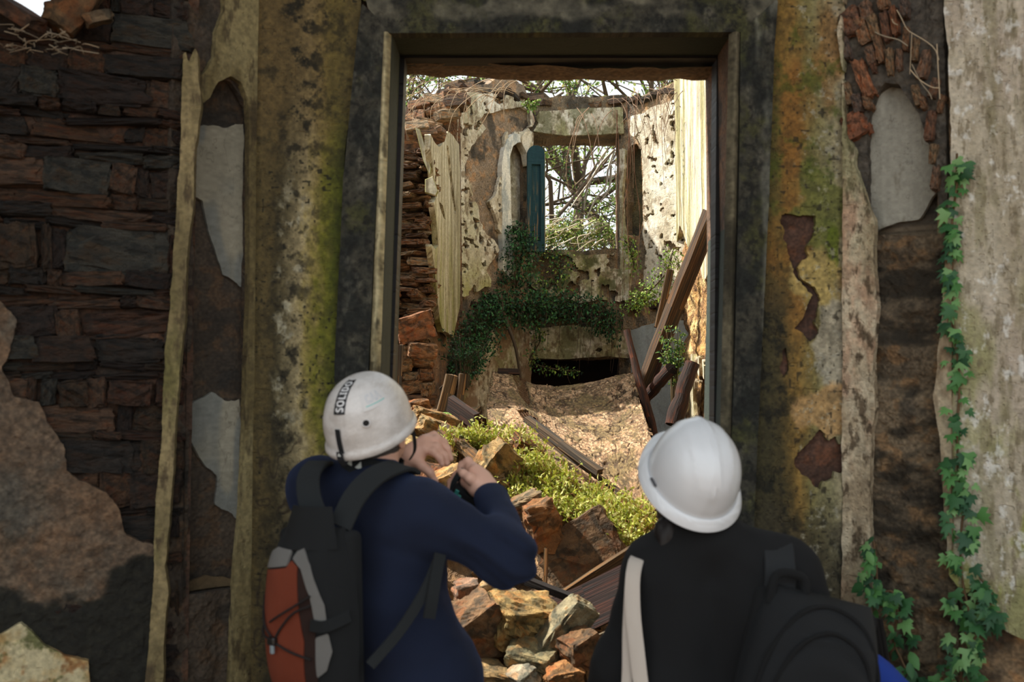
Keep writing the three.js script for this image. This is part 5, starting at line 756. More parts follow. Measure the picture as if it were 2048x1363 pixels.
tree(V(0.5, 0.2, -10.2), 5.2, 461, 'thin dark branched tree right behind the upper window', MID, 0.6, 0.06, '#4a3c30', 0.45);
tree(V(1.3, 0.2, -11.2), 6.2, 462, 'leafy tree behind the right part of the upper window', MID, 0.8, 0.065, '#5a4a3a', 0.35);
tree(V(-0.6, 0, -11.8), 10.5, 463, 'dark leafed tree behind the left face of the far wall', MID.concat(DEEP), 0.9, 0.07);
tree(V(-2.4, 0, -9.6), 9.5, 464, 'pale yellow green tree beyond the left wall head', PALE, 1.3, 0.06, '#8a7a60', 0.1);
tree(V(2.4, 0, -12.6), 12, 465, 'tall green tree beyond the right corner of the ruin', MID, 1, 0.08);
tree(V(0.9, 0, -14.0), 13, 466, 'far green tree seen above the window lintel', MID.concat(PALE), 1.2, 0.09);
tree(V(-3.2, 0, -13.0), 12.5, 467, 'far pale tree at the left edge of the ruin', PALE, 1.2, 0.09);
tree(V(0.1, 0, -12.8), 5.6, 468, 'small bare twiggy tree seen low in the upper window', MID, 0.5, 0.06, '#4e3e30', 0.6);
tree(V(-3.4, 1.2, -1.4), 4.0, 469, 'small green tree behind the top of the stone wall at upper left', MID, 1.2, 0.06);
tree(V(0.35, 0, -10.8), 5.0, 471, 'tangled dark sapling close behind the upper window', MID, 0.5, 0.05, '#3e3228', 0.5);
tree(V(1.9, 0, -10.0), 8.6, 472, 'slim tree behind the right face of the far wall', MID.concat(PALE), 1.1, 0.065);
tree(V(-1.3, 0, -10.4), 8.8, 473, 'light leaved tree behind the crack of the far wall', MID.concat(PALE), 1.1, 0.065);
tree(V(0.6, 0, -11.6), 9.8, 474, 'bushy green tree behind the window lintel', MID, 1.3, 0.07);
tree(V(-4.6, 0, -5.4), 6.2, 475, 'sparse tree left of the ruin filtering the sun', MID, 0.55, 0.07, '#5a4a38', 0.35);
// bright old plaster wall seen through the gap over the stone wall
single('plaster_slab', boxUV(solid(1.6, 1.6, 0.1, -3.2, 3.4, -0.55)), mat({ color: hex('#cfc8bd'), bumpMap: BUMP.plaster, bumpScale: 0.004 }), 'pale plaster slab seen through the gap above the stone wall', 'slab');
function headStone(a, b, w, t, color, label, twist, seed) { const d = b.clone().sub(a), L = d.length(), m = single('wall_head_stone', roughStone(seed, [L, w, t], 0.008), heroMat(color), label, 'stone'); m.quaternion.setFromUnitVectors(V(1, 0, 0), d.normalize()); m.rotateX(twist); m.position.copy(a).lerp(b, 0.5); return m; }
{
  const a = at(112, 62, 0.35), b = at(204, -64, 0.3); headStone(a, b, 0.11, 0.1, '#8a6a48', 'tilted slab of stone on the broken wall head at upper left', 0.3, 71, 'stone');
  headStone(at(-70, -44, 0.4), at(76, 52, 0.42), 0.045, 0.1, '#6a4a34', 'sloping stone edge beside the sky gap at upper left', 0.2, 72, 'stone');
  headStone(at(170, 44, 0.36), at(226, 30, 0.34), 0.035, 0.07, '#8a7860', 'thin pale stone lying on the broken wall head', 0.2, 73, 'stone');
  headStone(at(90, 22, 0.3), at(122, 16, 0.28), 0.05, 0.07, '#7a5236', 'small rusty stone at the bottom of the sky gap', 0.2, 74, 'stone');
  const s = new Soup(), r = rng(75), c = lin('#9a8a72'); for (let i = 0; i < 40; i++) { const x = rr(5, 165, r), y = rr(58, 108, r), p = [at(x, y, 0.48), at(x + rr(-20, 20, r), y + rr(-12, 8, r), 0.52), at(x + rr(-40, 40, r), y + rr(-12, 14, r), 0.5)]; s.tube(curve(p, 6), 0.0014, 3, vary(c, r), false); }
  single('dry_roots', s.geo(), TWIG, 'dry pale roots and twigs on the broken wall head at upper left', 'roots').userData.kind = 'stuff';
}
// ------------------------------------------------------------------ ivy on the right
const IVY = (() => { const out = []; for (let v = 0; v < 3; v++) { const lobes = [[-0.32, 0.02], [-0.5, 0.28], [-0.24, 0.36], [-0.34, 0.72 - v * 0.06], [-0.12, 0.6], [0, 1.05], [0.12, 0.6], [0.34, 0.72 + v * 0.04], [0.24, 0.36], [0.5, 0.28], [0.32, 0.02], [0, 0.1]]; const p = [0, 0.38, 0.05], n = lobes.length; for (const [x, y] of lobes) p.push(x * (0.9 + v * 0.1), y, -0.12 * (x * x * 3 + (y - 0.4) ** 2)); const idx = []; for (let i = 0; i < n; i++) idx.push(0, 1 + ((i + 1) % n), 1 + i); const g = new THREE.BufferGeometry(); g.setAttribute('position', new THREE.Float32BufferAttribute(p, 3)); g.setIndex(idx); g.computeVertexNormals(); out.push(g); } return out; })();
const IVYM = ['#4f8a44', '#5f9a50', '#3d7440', '#78ae62', '#2f5f3a', '#88b872'].map((c) => new THREE.MeshPhysicalMaterial({ color: hex(c), roughness: 0.6, transmission: 0.25, thickness: 0, side: THREE.DoubleSide }));
const OVAL = (() => { const p = [0, 0.5, 0.04], o = [[0, 0], [-0.2, 0.18], [-0.27, 0.45], [-0.17, 0.78], [0, 1.05], [0.17, 0.78], [0.27, 0.45], [0.2, 0.18]]; for (const [x, y] of o) p.push(x, y, -0.3 * x * x - 0.05 * y); const idx = []; for (let i = 0; i < o.length; i++) idx.push(0, 1 + ((i + 1) % o.length), 1 + i); const g = new THREE.BufferGeometry(); g.setAttribute('position', new THREE.Float32BufferAttribute(p, 3)); g.setIndex(idx); g.computeVertexNormals(); return g; })();
function ivy(label, runs, plane, seed, n, off = 0.05, dark = 0.3, oval = 0) {
  const o = thing('ivy_vine', label, 'ivy'), r = rng(seed), s = new Soup(), c = lin('#6a5238');
  const line = runs.map(([x, y, w]) => [x, y, w]);
  s.tube(curve(line.map(([x, y]) => { const [u, v] = plane.uv(x, y); return plane.world(u, v, 0.025); }), 40), 0.004, 5, c, false); part(o, 'stem', s.geo(), TWIG);
  for (let i = 0; i < n; i++) {
    const k = Math.pow(r(), 0.9) * (line.length - 1), i0 = Math.min(line.length - 2, Math.floor(k)), f = k - i0, x = lerp(line[i0][0], line[i0 + 1][0], f), y = lerp(line[i0][1], line[i0 + 1][1], f), w = lerp(line[i0][2], line[i0 + 1][2], f);
    const [u, v] = plane.uv(x + rr(-1, 1, r) * w, y + rr(-14, 14, r)), d = rr(0.012, off, r), m = part(o, 'leaf', r() < oval ? OVAL : IVY[i % 3], r() < dark ? pick([IVYM[2], IVYM[4]], r) : pick(IVYM, r)), sc = rr(0.03, 0.062, r);
    m.position.copy(plane.world(u, v, d)); m.rotation.set(0, plane.turn + rr(-0.7, 0.7, r), 0); m.rotateX(rr(-0.9, 0.3, r)); m.rotateZ(Math.PI + rr(-0.9, 0.9, r)); m.scale.setScalar(sc);
  }
}
ivy('long strand of bright ivy running down the corner of the pale right wall', [[1915, 310, 26], [1915, 370, 24], [1906, 440, 10], [1906, 520, 10], [1905, 600, 12], [1912, 680, 20], [1920, 760, 26], [1916, 850, 16], [1918, 940, 30], [1928, 1000, 36], [1922, 1080, 26], [1926, 1160, 30], [1940, 1230, 46], [1930, 1310, 40], [1925, 1400, 40]], R1, 501, 190, 0.06, 0.25);
ivy('dark ivy spreading over the foot of the right wall', [[1960, 1150, 20], [1985, 1190, 26], [1960, 1240, 40], [1940, 1300, 30], [1900, 1350, 50], [1870, 1400, 60]], R1, 502, 70, 0.06, 0.8);
ivy('ivy and leafy shoots at the foot of the bare right jamb', [[1752, 1080, 8], [1758, 1120, 16], [1764, 1180, 20], [1790, 1180, 40], [1800, 1230, 40], [1790, 1270, 46], [1810, 1320, 46], [1830, 1363, 50], [1850, 1420, 50]], R3, 503, 95, 0.12, 0.4, 0.45);
// dry rootlets on the bricks
{
  const s = new Soup(), r = rng(77), c = lin('#b8a68a'), W2 = (x, y, z) => { const [u, v] = R3.uv(x, y); return R3.world(u, v, z); };
  for (const L of [[[1752, 66], [1770, 74], [1800, 82], [1818, 94]], [[1796, 22], [1806, 40], [1816, 60], [1826, 68], [1850, 82], [1872, 100], [1880, 122]], [[1826, 68], [1824, 110], [1822, 150]], [[1822, 140], [1840, 160], [1866, 176], [1882, 178]], [[1826, 130], [1845, 168], [1862, 190], [1866, 200]], [[1876, 90], [1878, 130], [1882, 200]], [[1786, 40], [1790, 48], [1798, 52]]]) s.tube(curve(L.map(([x, y]) => W2(x, y, 0.012)), 14), 0.0022, 4, vary(c, r), false);
  single('dry_rootlets', s.geo(), TWIG, 'dry ivy rootlets clinging to the bare bricks', 'roots');
}
// ------------------------------------------------------------------ people: smooth bodies from jointed bones
const smin = (a, b, k) => { const h = clamp(0.5 + 0.5 * (b - a) / k); return lerp(b, a, h) - k * h * (1 - h); };
function boneField(bones, k = 0.03) { // bone: [A, B, ra, rb]
  const list = bones.map(([A, B, ra, rb]) => ({ A, ra, rb, ex: B.x - A.x, ey: B.y - A.y, ez: B.z - A.z, l: 1 / (A.distanceToSquared(B) + 1e-9) }));
  return (x, y, z) => { let d = 10; for (const b of list) { const wx = x - b.A.x, wy = y - b.A.y, wz = z - b.A.z, t = clamp((wx * b.ex + wy * b.ey + wz * b.ez) * b.l), qx = wx - b.ex * t, qy = wy - b.ey * t, qz = wz - b.ez * t, e = Math.sqrt(qx * qx + qy * qy + qz * qz) - (b.ra + (b.rb - b.ra) * t); d = d > 9 ? e : (e - d > k ? d : d - e > k ? e : smin(d, e, k)); } return d; };
}
function bonesBox(bones, pad) { const lo = V(1e9, 1e9, 1e9), hi = V(-1e9, -1e9, -1e9); for (const [A, B, ra, rb] of bones) for (const [P, r] of [[A, ra], [B, rb]]) { lo.min(V(P.x - r - pad, P.y - r - pad, P.z - r - pad)); hi.max(V(P.x + r + pad, P.y + r + pad, P.z + r + pad)); } return [lo, hi]; }
// naive surface nets
function nets(f, lo, hi, cell) {
  const nx = Math.ceil((hi.x - lo.x) / cell) + 1, ny = Math.ceil((hi.y - lo.y) / cell) + 1, nz = Math.ceil((hi.z - lo.z) / cell) + 1, g = new Float32Array(nx * ny * nz), id = new Int32Array(nx * ny * nz).fill(-1), p = [], idx = [], S = [1, nx, nx * ny];
  for (let k = 0, o = 0; k < nz; k++) for (let j = 0; j < ny; j++) for (let i = 0; i < nx; i++, o++) g[o] = f(lo.x + i * cell, lo.y + j * cell, lo.z + k * cell);
  for (let k = 0; k < nz - 1; k++) for (let j = 0; j < ny - 1; j++) for (let i = 0; i < nx - 1; i++) {
    const o = i + j * nx + k * nx * ny; let n = 0, sx = 0, sy = 0, sz = 0, m = 0;
    for (let c = 0; c < 8; c++) if (g[o + (c & 1) + ((c >> 1) & 1) * nx + ((c >> 2) & 1) * nx * ny] < 0) m |= 1 << c;
    if (m === 0 || m === 255) continue;
    for (let c = 0; c < 8; c++) for (let a = 0; a < 3; a++) if (!(c & (1 << a))) { const e = c | (1 << a); if (((m >> c) & 1) !== ((m >> e) & 1)) { const q = [c & 1, (c >> 1) & 1, (c >> 2) & 1], v0 = g[o + q[0] + q[1] * nx + q[2] * nx * ny], w = [e & 1, (e >> 1) & 1, (e >> 2) & 1], v1 = g[o + w[0] + w[1] * nx + w[2] * nx * ny], t = v0 / (v0 - v1); sx += q[0] + (w[0] - q[0]) * t; sy += q[1] + (w[1] - q[1]) * t; sz += q[2] + (w[2] - q[2]) * t; n++; } }
    id[o] = p.length / 3; p.push(lo.x + (i + sx / n) * cell, lo.y + (j + sy / n) * cell, lo.z + (k + sz / n) * cell);
  }
  for (let k = 1; k < nz - 1; k++) for (let j = 1; j < ny - 1; j++) for (let i = 1; i < nx - 1; i++) { const o = i + j * nx + k * nx * ny, s = g[o] < 0; for (let a = 0; a < 3; a++) { if (s === (g[o + S[a]] < 0)) continue; const u = S[(a + 1) % 3], w = S[(a + 2) % 3], q = [id[o], id[o - u], id[o - u - w], id[o - w]]; s ? idx.push(q[0], q[1], q[2], q[0], q[2], q[3]) : idx.push(q[0], q[2], q[1], q[0], q[3], q[2]); } }
  const out = new THREE.BufferGeometry(); out.setAttribute('position', new THREE.Float32BufferAttribute(p, 3)); out.setIndex(idx);
  const nn = new Float32Array(p.length), uv = new Float32Array(p.length / 3 * 2), e = cell * 0.7; for (let i = 0; i < p.length; i += 3) { const x = p[i], y = p[i + 1], z = p[i + 2], n = V(f(x + e, y, z) - f(x - e, y, z), f(x, y + e, z) - f(x, y - e, z), f(x, y, z + e) - f(x, y, z - e)).normalize(); nn[i] = n.x; nn[i + 1] = n.y; nn[i + 2] = n.z; uv[i / 3 * 2] = x + z; uv[i / 3 * 2 + 1] = y; }
  out.setAttribute('normal', new THREE.BufferAttribute(nn, 3)); out.setAttribute('uv', new THREE.BufferAttribute(uv, 2)); return out;
}
const fleshed = (bones, k, cell, mod) => { const f0 = boneField(bones, k), f = mod ? (x, y, z) => mod(f0(x, y, z), x, y, z) : f0, [lo, hi] = bonesBox(bones, cell * 3 + k * 0.4 + 0.015); return nets(f, lo, hi, cell); };
class Frame { // right, up, forward axes at a point
  constructor(o, yaw, pitch = 0, roll = 0) { this.o = o; const q = new THREE.Quaternion().setFromEuler(new THREE.Euler(pitch, -yaw, roll, 'YXZ')); this.q = q; this.r = V(1, 0, 0).applyQuaternion(q); this.u = V(0, 1, 0).applyQuaternion(q); this.f = V(0, 0, -1).applyQuaternion(q); }
  p(a, b, c) { return this.o.clone().addScaledVector(this.r, a).addScaledVector(this.u, b).addScaledVector(this.f, c); }
  inv(x, y, z) { const dx = x - this.o.x, dy = y - this.o.y, dz = z - this.o.z; return [dx * this.r.x + dy * this.r.y + dz * this.r.z, dx * this.u.x + dy * this.u.y + dz * this.u.z, dx * this.f.x + dy * this.f.y + dz * this.f.z]; }
  place(o) { o.position.copy(this.o); o.quaternion.copy(this.q); return o; }
}
function headGeo(F) { // a head of about 0.22 m with brow, nose, lips, chin, ears
  const el = (a, b, c, x, y, z, rx, ry, rz) => { const k = Math.hypot((a - x) / rx, (b - y) / ry, (c - z) / rz); return (k - 1) * Math.min(rx, ry, rz); };
  const f = (x, y, z) => {
    const [a0, b, c] = F.inv(x, y, z), a = Math.abs(a0); let d = el(a, b, c, 0, 0.015, -0.008, 0.076, 0.098, 0.096); d = smin(d, el(a, b, c, 0, -0.055, 0.03, 0.056, 0.058, 0.062), 0.03); d = smin(d, el(a, b, c, 0, -0.095, 0.062, 0.024, 0.018, 0.02), 0.02);
    d = smin(d, el(a, b, c, 0, -0.022, 0.098, 0.012, 0.026, 0.020), 0.012); d = smin(d, el(a, b, c, 0.032, 0.022, 0.078, 0.028, 0.010, 0.014), 0.014); d = -smin(-d, el(a, b, c, 0.031, 0.004, 0.094, 0.014, 0.009, 0.010), 0.008); d = smin(d, el(a, b, c, 0.031, 0.003, 0.076, 0.012, 0.011, 0.012), 0.004);
    d = smin(d, el(a, b, c, 0, -0.060, 0.086, 0.024, 0.006, 0.010), 0.006); d = smin(d, el(a, b, c, 0, -0.071, 0.084, 0.021, 0.006, 0.010), 0.006);
    let e = el(a, b, c, 0.080, -0.012, -0.012, 0.009, 0.033, 0.021); e = -smin(-e, el(a, b, c, 0.088, -0.012, -0.009, 0.007, 0.020, 0.011), 0.005); return smin(d, e, 0.008);
  };
  const m = 0.13; return nets(f, V(F.o.x - m, F.o.y - m - 0.01, F.o.z - m), V(F.o.x + m, F.o.y + m, F.o.z + m), 0.0045);
}
const SKIN = new THREE.MeshPhysicalMaterial({ color: hex('#e6b49c'), roughness: 0.55, sheen: 0.2, bumpMap: BUMP.mortar, bumpScale: 0.0012 });
const knit = (c) => mat({ color: hex(c), roughness: 0.95, bumpMap: BUMP.cloth, bumpScale: 0.0012 });
const shell = (F, rx, ry, rz, oy, oz, cut, cell = 0.007) => { const f = (x, y, z) => { const [a, b, c] = F.inv(x, y, z), k = Math.hypot(a / rx, (b - oy) / ry, (c - oz) / rz), d = (k - 1) * Math.min(rx, ry, rz) + 0.005 * (vn3(a * 60, b * 30, c * 60, 3) - 0.5); return Math.max(d, cut(a, b, c)); }, m = Math.max(rx, ry, rz) + Math.abs(oy) + Math.abs(oz) + 0.02; return nets(f, V(F.o.x - m, F.o.y - m, F.o.z - m), V(F.o.x + m, F.o.y + m, F.o.z + m), cell); };
// ribbon strap along points, with its face turned to a hint direction
function ribbon(pts, w, t, hints, n = 28) {
  const c = new THREE.CatmullRomCurve3(pts), P = [], N = [], I = [], U = [];
  for (let i = 0; i <= n; i++) { const s = i / n, p = c.getPoint(s), T = c.getTangent(s), hs = Array.isArray(hints) ? hints : [hints], k = s * (hs.length - 1), i0 = Math.floor(k), h = hs[i0].clone().lerp(hs[Math.min(hs.length - 1, i0 + 1)], k - i0), nn = h.addScaledVector(T, -h.dot(T)).normalize(), b = T.clone().cross(nn).normalize(); for (const [x, y] of [[-1, 0.6], [-0.92, 1], [0.92, 1], [1, 0.6], [1, -0.6], [0.92, -1], [-0.92, -1], [-1, -0.6]]) { const q = p.clone().addScaledVector(b, x * w / 2).addScaledVector(nn, y * t / 2); P.push(q.x, q.y, q.z); U.push(x * w / 2, s * 0.6); } }
  for (let i = 0; i < n; i++) for (let k = 0; k < 8; k++) { const a = i * 8 + k, b = i * 8 + (k + 1) % 8; I.push(a, a + 8, b, b, a + 8, b + 8); }
  for (let k = 1; k < 7; k++) { I.push(0, k, k + 1); const e = n * 8; I.push(e, e + k + 1, e + k); }
  const g = new THREE.BufferGeometry(); g.setAttribute('position', new THREE.Float32BufferAttribute(P, 3)); g.setAttribute('uv', new THREE.Float32BufferAttribute(U, 2)); g.setIndex(I); return toCreasedNormals(g, 0.7);
}
const hand = (chains) => chains.flatMap((c) => c.slice(1).map((p, i) => [c[i][0], p[0], c[i][1], p[1]]));

// ------------------------------------------------------------------ the man in the navy sweater
{
  const man = thing('person', 'person in a navy sweater and white helmet adjusting a camera, seen from behind', 'person');
  const N = at(748, 962, 0.70), B = new Frame(N, 0.61), L = (a, b, c) => B.p(a, b, c), HF = new Frame(at(752, 862, 0.68), 0.34, 0.30, 0.0);
  const Rs = L(0.165, -0.075, 0), Ls = L(-0.205, -0.028, 0.0), Re = at(1014, 1112, 0.80), Rw = at(985, 988, 0.57), Le = at(655, 1092, 0.40), Lw = at(806, 934, 0.40);
  const sweaterBones = [[L(-0.03, -0.01, 0.0), L(0.03, -0.01, 0.0), 0.062, 0.062], [L(0, -0.02, 0), Rs, 0.078, 0.078], [L(0, -0.01, 0), Ls, 0.078, 0.078], [L(0.09, -0.12, 0.01), L(0.085, -0.34, 0.01), 0.125, 0.128], [L(-0.09, -0.12, 0.01), L(-0.085, -0.34, 0.01), 0.125, 0.128], [L(0.085, -0.34, 0.01), L(0.12, -0.52, 0.05), 0.128, 0.155], [L(-0.085, -0.34, 0.01), L(-0.08, -0.52, 0.05), 0.128, 0.155], [L(0.12, -0.52, 0.05), L(0.10, -0.72, 0.02), 0.155, 0.14], [L(-0.08, -0.52, 0.05), L(-0.09, -0.72, 0.02), 0.155, 0.14], [Rs, Re, 0.078, 0.068], [Re, Rw.clone().lerp(Re, 0.1), 0.068, 0.048], [Ls, Le, 0.078, 0.06], [Le, Lw.clone().lerp(Le, 0.22), 0.058, 0.044]];
  const fold = (d, x, y, z) => { const e = Math.hypot(x - Re.x, y - Re.y, z - Re.z), w = Math.sin((x * 0.55 + y * 1.0) * 78 + 5 * vn3(x * 8, y * 8, z * 8, 5)); return d - 0.008 * w * sst(0.26, 0.06, e) - 0.016 * (vn3(x * 7 + y * 5, y * 13 - x * 5, z * 7, 8) - 0.5) - 0.006 * (vn3(x * 22, y * 30, z * 22, 9) - 0.5); };
  part(man, 'sweater', fleshed(sweaterBones, 0.05, 0.0095, fold), new THREE.MeshPhysicalMaterial({ color: hex('#0d1932'), roughness: 0.95, bumpMap: BUMP.cloth, bumpScale: 0.0012, sheen: 0.7, sheenColor: hex('#4a68a8'), sheenRoughness: 0.5 }), 'navy knitted sweater');
  // ribbed cuff and collar
  const rib = (A, Bp, r0, r1) => { const s = new Soup(), pts = [], rad = []; for (let i = 0; i <= 8; i++) { pts.push(A.clone().lerp(Bp, i / 8)); rad.push(lerp(r0, r1, i / 8) + (i === 0 || i === 8 ? -0.006 : 0)); } s.tube(pts, rad, 20); return s.geo(); };
  part(man, 'cuff', rib(Rw.clone().lerp(Re, 0.30), Rw.clone().lerp(Re, -0.02), 0.047, 0.043), knit('#0b162c')); part(man, 'cuff', rib(Lw.clone().lerp(Le, 0.32), Lw.clone().lerp(Le, 0.05), 0.046, 0.04), knit('#0b162c'));
  // skin: head, neck, hands in one body
  const pz = (x, y, z) => at(x, y, z);
  const RH = [[[pz(985, 986, 0.57), 0.030], [pz(962, 962, 0.53), 0.033], [pz(944, 938, 0.50), 0.020]], [[pz(985, 988, 0.57), 0.028], [pz(958, 972, 0.55), 0.032], [pz(935, 962, 0.52), 0.021]], [[pz(975, 970, 0.56), 0.024], [pz(952, 944, 0.525), 0.024]], // palm
    [[pz(948, 936, 0.50), 0.0135], [pz(936, 922, 0.485), 0.012], [pz(924, 930, 0.478), 0.0105], [pz(918, 942, 0.478), 0.009]], // index, curled to the strap
    [[pz(944, 944, 0.49), 0.0135], [pz(926, 936, 0.462), 0.012], [pz(912, 950, 0.452), 0.0105], [pz(910, 962, 0.456), 0.009]], [[pz(938, 954, 0.48), 0.013], [pz(918, 955, 0.452), 0.0115], [pz(902, 964, 0.446), 0.010], [pz(900, 974, 0.452), 0.0088]], [[pz(936, 966, 0.485), 0.0115], [pz(918, 970, 0.46), 0.010], [pz(904, 978, 0.456), 0.009], [pz(902, 984, 0.46), 0.008]],
    [[pz(955, 966, 0.565), 0.0165], [pz(940, 956, 0.575), 0.0135], [pz(926, 946, 0.56), 0.0105], [pz(920, 942, 0.545), 0.009]]]; // thumb
  const LH = [[[Lw, 0.029], [pz(828, 905, 0.41), 0.032], [pz(846, 884, 0.40), 0.021]], [[Lw, 0.028], [pz(824, 912, 0.42), 0.031], [pz(846, 898, 0.42), 0.021]], [[Lw, 0.028], [pz(830, 915, 0.42), 0.027]],
    [[pz(850, 876, 0.385), 0.013], [pz(868, 870, 0.37), 0.0115], [pz(888, 884, 0.355), 0.0105], [pz(896, 898, 0.355), 0.009]], [[pz(852, 880, 0.40), 0.0135], [pz(874, 878, 0.39), 0.0125], [pz(894, 898, 0.38), 0.011], [pz(901, 917, 0.38), 0.0095]], [[pz(852, 890, 0.415), 0.0135], [pz(874, 894, 0.415), 0.0125], [pz(889, 912, 0.41), 0.011], [pz(894, 926, 0.41), 0.0095]], [[pz(848, 898, 0.425), 0.012], [pz(866, 903, 0.43), 0.011], [pz(880, 916, 0.43), 0.0095], [pz(884, 927, 0.43), 0.0085]],
    [[pz(826, 914, 0.43), 0.0175], [pz(842, 930, 0.44), 0.0145], [pz(860, 945, 0.44), 0.0115], [pz(871, 963, 0.435), 0.0095]]];
  const arms = [[L(0, -0.05, 0), N.clone().lerp(HF.o, 0.5), 0.06, 0.056], [N.clone().lerp(HF.o, 0.3), HF.p(0, -0.03, -0.015), 0.057, 0.058], [L(0, -0.05, 0), Rs, 0.05, 0.05], [Rs, Re, 0.052, 0.044], [Re, Rw, 0.045, 0.031], [L(0, -0.05, 0), Ls, 0.05, 0.05], [Ls, Le, 0.058, 0.044], [Le, Lw, 0.044, 0.030], [L(0, -0.1, 0.03), L(0, -0.7, 0.03), 0.08, 0.09]];
  const body = mergeGeometries([fleshed(arms, 0.03, 0.012), headGeo(HF), fleshed(hand(RH), 0.010, 0.0032), fleshed(hand(LH), 0.010, 0.0032)]);
  part(man, 'body', body, SKIN);
  part(man, 'hair', shell(HF, 0.084, 0.10, 0.104, 0.012, -0.012, (a, b, c) => Math.max(c - 0.035 + 0.4 * Math.max(0, -b), -0.088 - b - 0.3 * Math.max(0, -c))), mat({ color: hex('#55504c'), roughness: 0.8 }), 'short grey hair');
  const legs = [[L(0.09, -0.66, 0.02), L(0.10, -0.98, 0.03), 0.125, 0.085], [L(0.10, -0.98, 0.03), V(L(0.1, 0, 0).x, 0.08, L(0.1, 0, 0).z), 0.08, 0.055], [L(-0.09, -0.66, 0.02), L(-0.10, -0.98, 0.05), 0.125, 0.085], [L(-0.10, -0.98, 0.05), V(L(-0.1, 0, 0).x, 0.08, L(-0.1, 0, 0).z), 0.08, 0.055]];
  part(man, 'trousers', fleshed(legs, 0.04, 0.014), knit('#23262e'));
  const shoe = (a) => { const o = L(a, 0, 0), t = L(a, 0, 0.17); return fleshed([[V(o.x, 0.05, o.z), V(t.x, 0.04, t.z), 0.05, 0.04]], 0.01, 0.01); }; part(man, 'shoe', shoe(0.1), knit('#2a2320')); part(man, 'shoe', shoe(-0.1), knit('#2a2320'));
  // printed neck scarf
  const cv = document.createElement('canvas'); cv.width = 512; cv.height = 64; const x = cv.getContext('2d'); x.fillStyle = '#14181a'; x.fillRect(0, 0, 512, 64); x.fillStyle = '#c9cfca'; for (let i = 0; i < 16; i++) { x.beginPath(); x.moveTo(i * 32 + 5, 44); x.lineTo(i * 32 + 16, 18); x.lineTo(i * 32 + 27, 44); x.fill(); }
  const ct = new THREE.CanvasTexture(cv); ct.colorSpace = THREE.SRGBColorSpace; ct.wrapS = THREE.RepeatWrapping;
  const sc = new THREE.CylinderGeometry(0.076, 0.088, 0.05, 40, 3, true), so = part(man, 'neck_scarf', sc, mat({ map: ct, side: THREE.DoubleSide }), 'black scarf printed with white triangles'); so.position.copy(N.clone().lerp(HF.o, 0.36)); so.rotation.set(0.16, 0.2, -0.24, 'YXZ');
}
// ------------------------------------------------------------------ helmets
function dome(a, b, h, e1 = 0.8, e2 = 0.92) { return (az, lat, off = 0) => { const c = Math.pow(Math.max(0, Math.cos(lat)), e1), s = Math.pow(Math.max(0, Math.sin(lat)), e2); return V(Math.sin(az) * (a + off) * c, s * (h + off), Math.cos(az) * (b + off) * c); }; }
function domeGeo(fn, rim, extra) { // rim: profile of [radial, y] added under the dome
  const P = [], I = [], U = [], n = 72, m = 26, rows = rim.length + m + 1;
  for (let j = 0; j < rows; j++) for (let i = 0; i <= n; i++) { const az = i / n * Math.PI * 2; let p; if (j < rim.length) { const q = fn(az, 0, rim[j][0] * (rim[j][2] ? rim[j][2](az) : 1)); p = V(q.x, rim[j][1], q.z); } else { p = fn(az, (j - rim.length) / m * Math.PI / 2, extra ? extra(az, (j - rim.length) / m * Math.PI / 2) : 0); } P.push(p.x, p.y, p.z); U.push(i / n, j / rows); }
  for (let j = 0; j < rows - 1; j++) for (let i = 0; i < n; i++) { const q = j * (n + 1) + i, w = q + n + 1; I.push(q, q + 1, w, q + 1, w + 1, w); }
  const g = new THREE.BufferGeometry(); g.setAttribute('position', new THREE.Float32BufferAttribute(P, 3)); g.setAttribute('uv', new THREE.Float32BufferAttribute(U, 2)); g.setIndex(I); return toCreasedNormals(g, 0.9);
}
const patch = (fn, az0, az1, la0, la1, off, n = 12) => { const g = sheet({ u0: 0, u1: 1, v0: 0, v1: 1, cell: 1 / n, thick: 0, map: (s, t) => fn(lerp(az0, az1, s), lerp(la0, la1, t), off) }); return g; };
const textTex = (w, h, draw) => { const c = document.createElement('canvas'); c.width = w; c.height = h; draw(c.getContext('2d')); const t = new THREE.CanvasTexture(c); t.colorSpace = THREE.SRGBColorSpace; return t; };
const gloss = (c, r = 0.32) => new THREE.MeshPhysicalMaterial({ color: hex(c), roughness: r, clearcoat: 0.3, clearcoatRoughness: 0.25 });
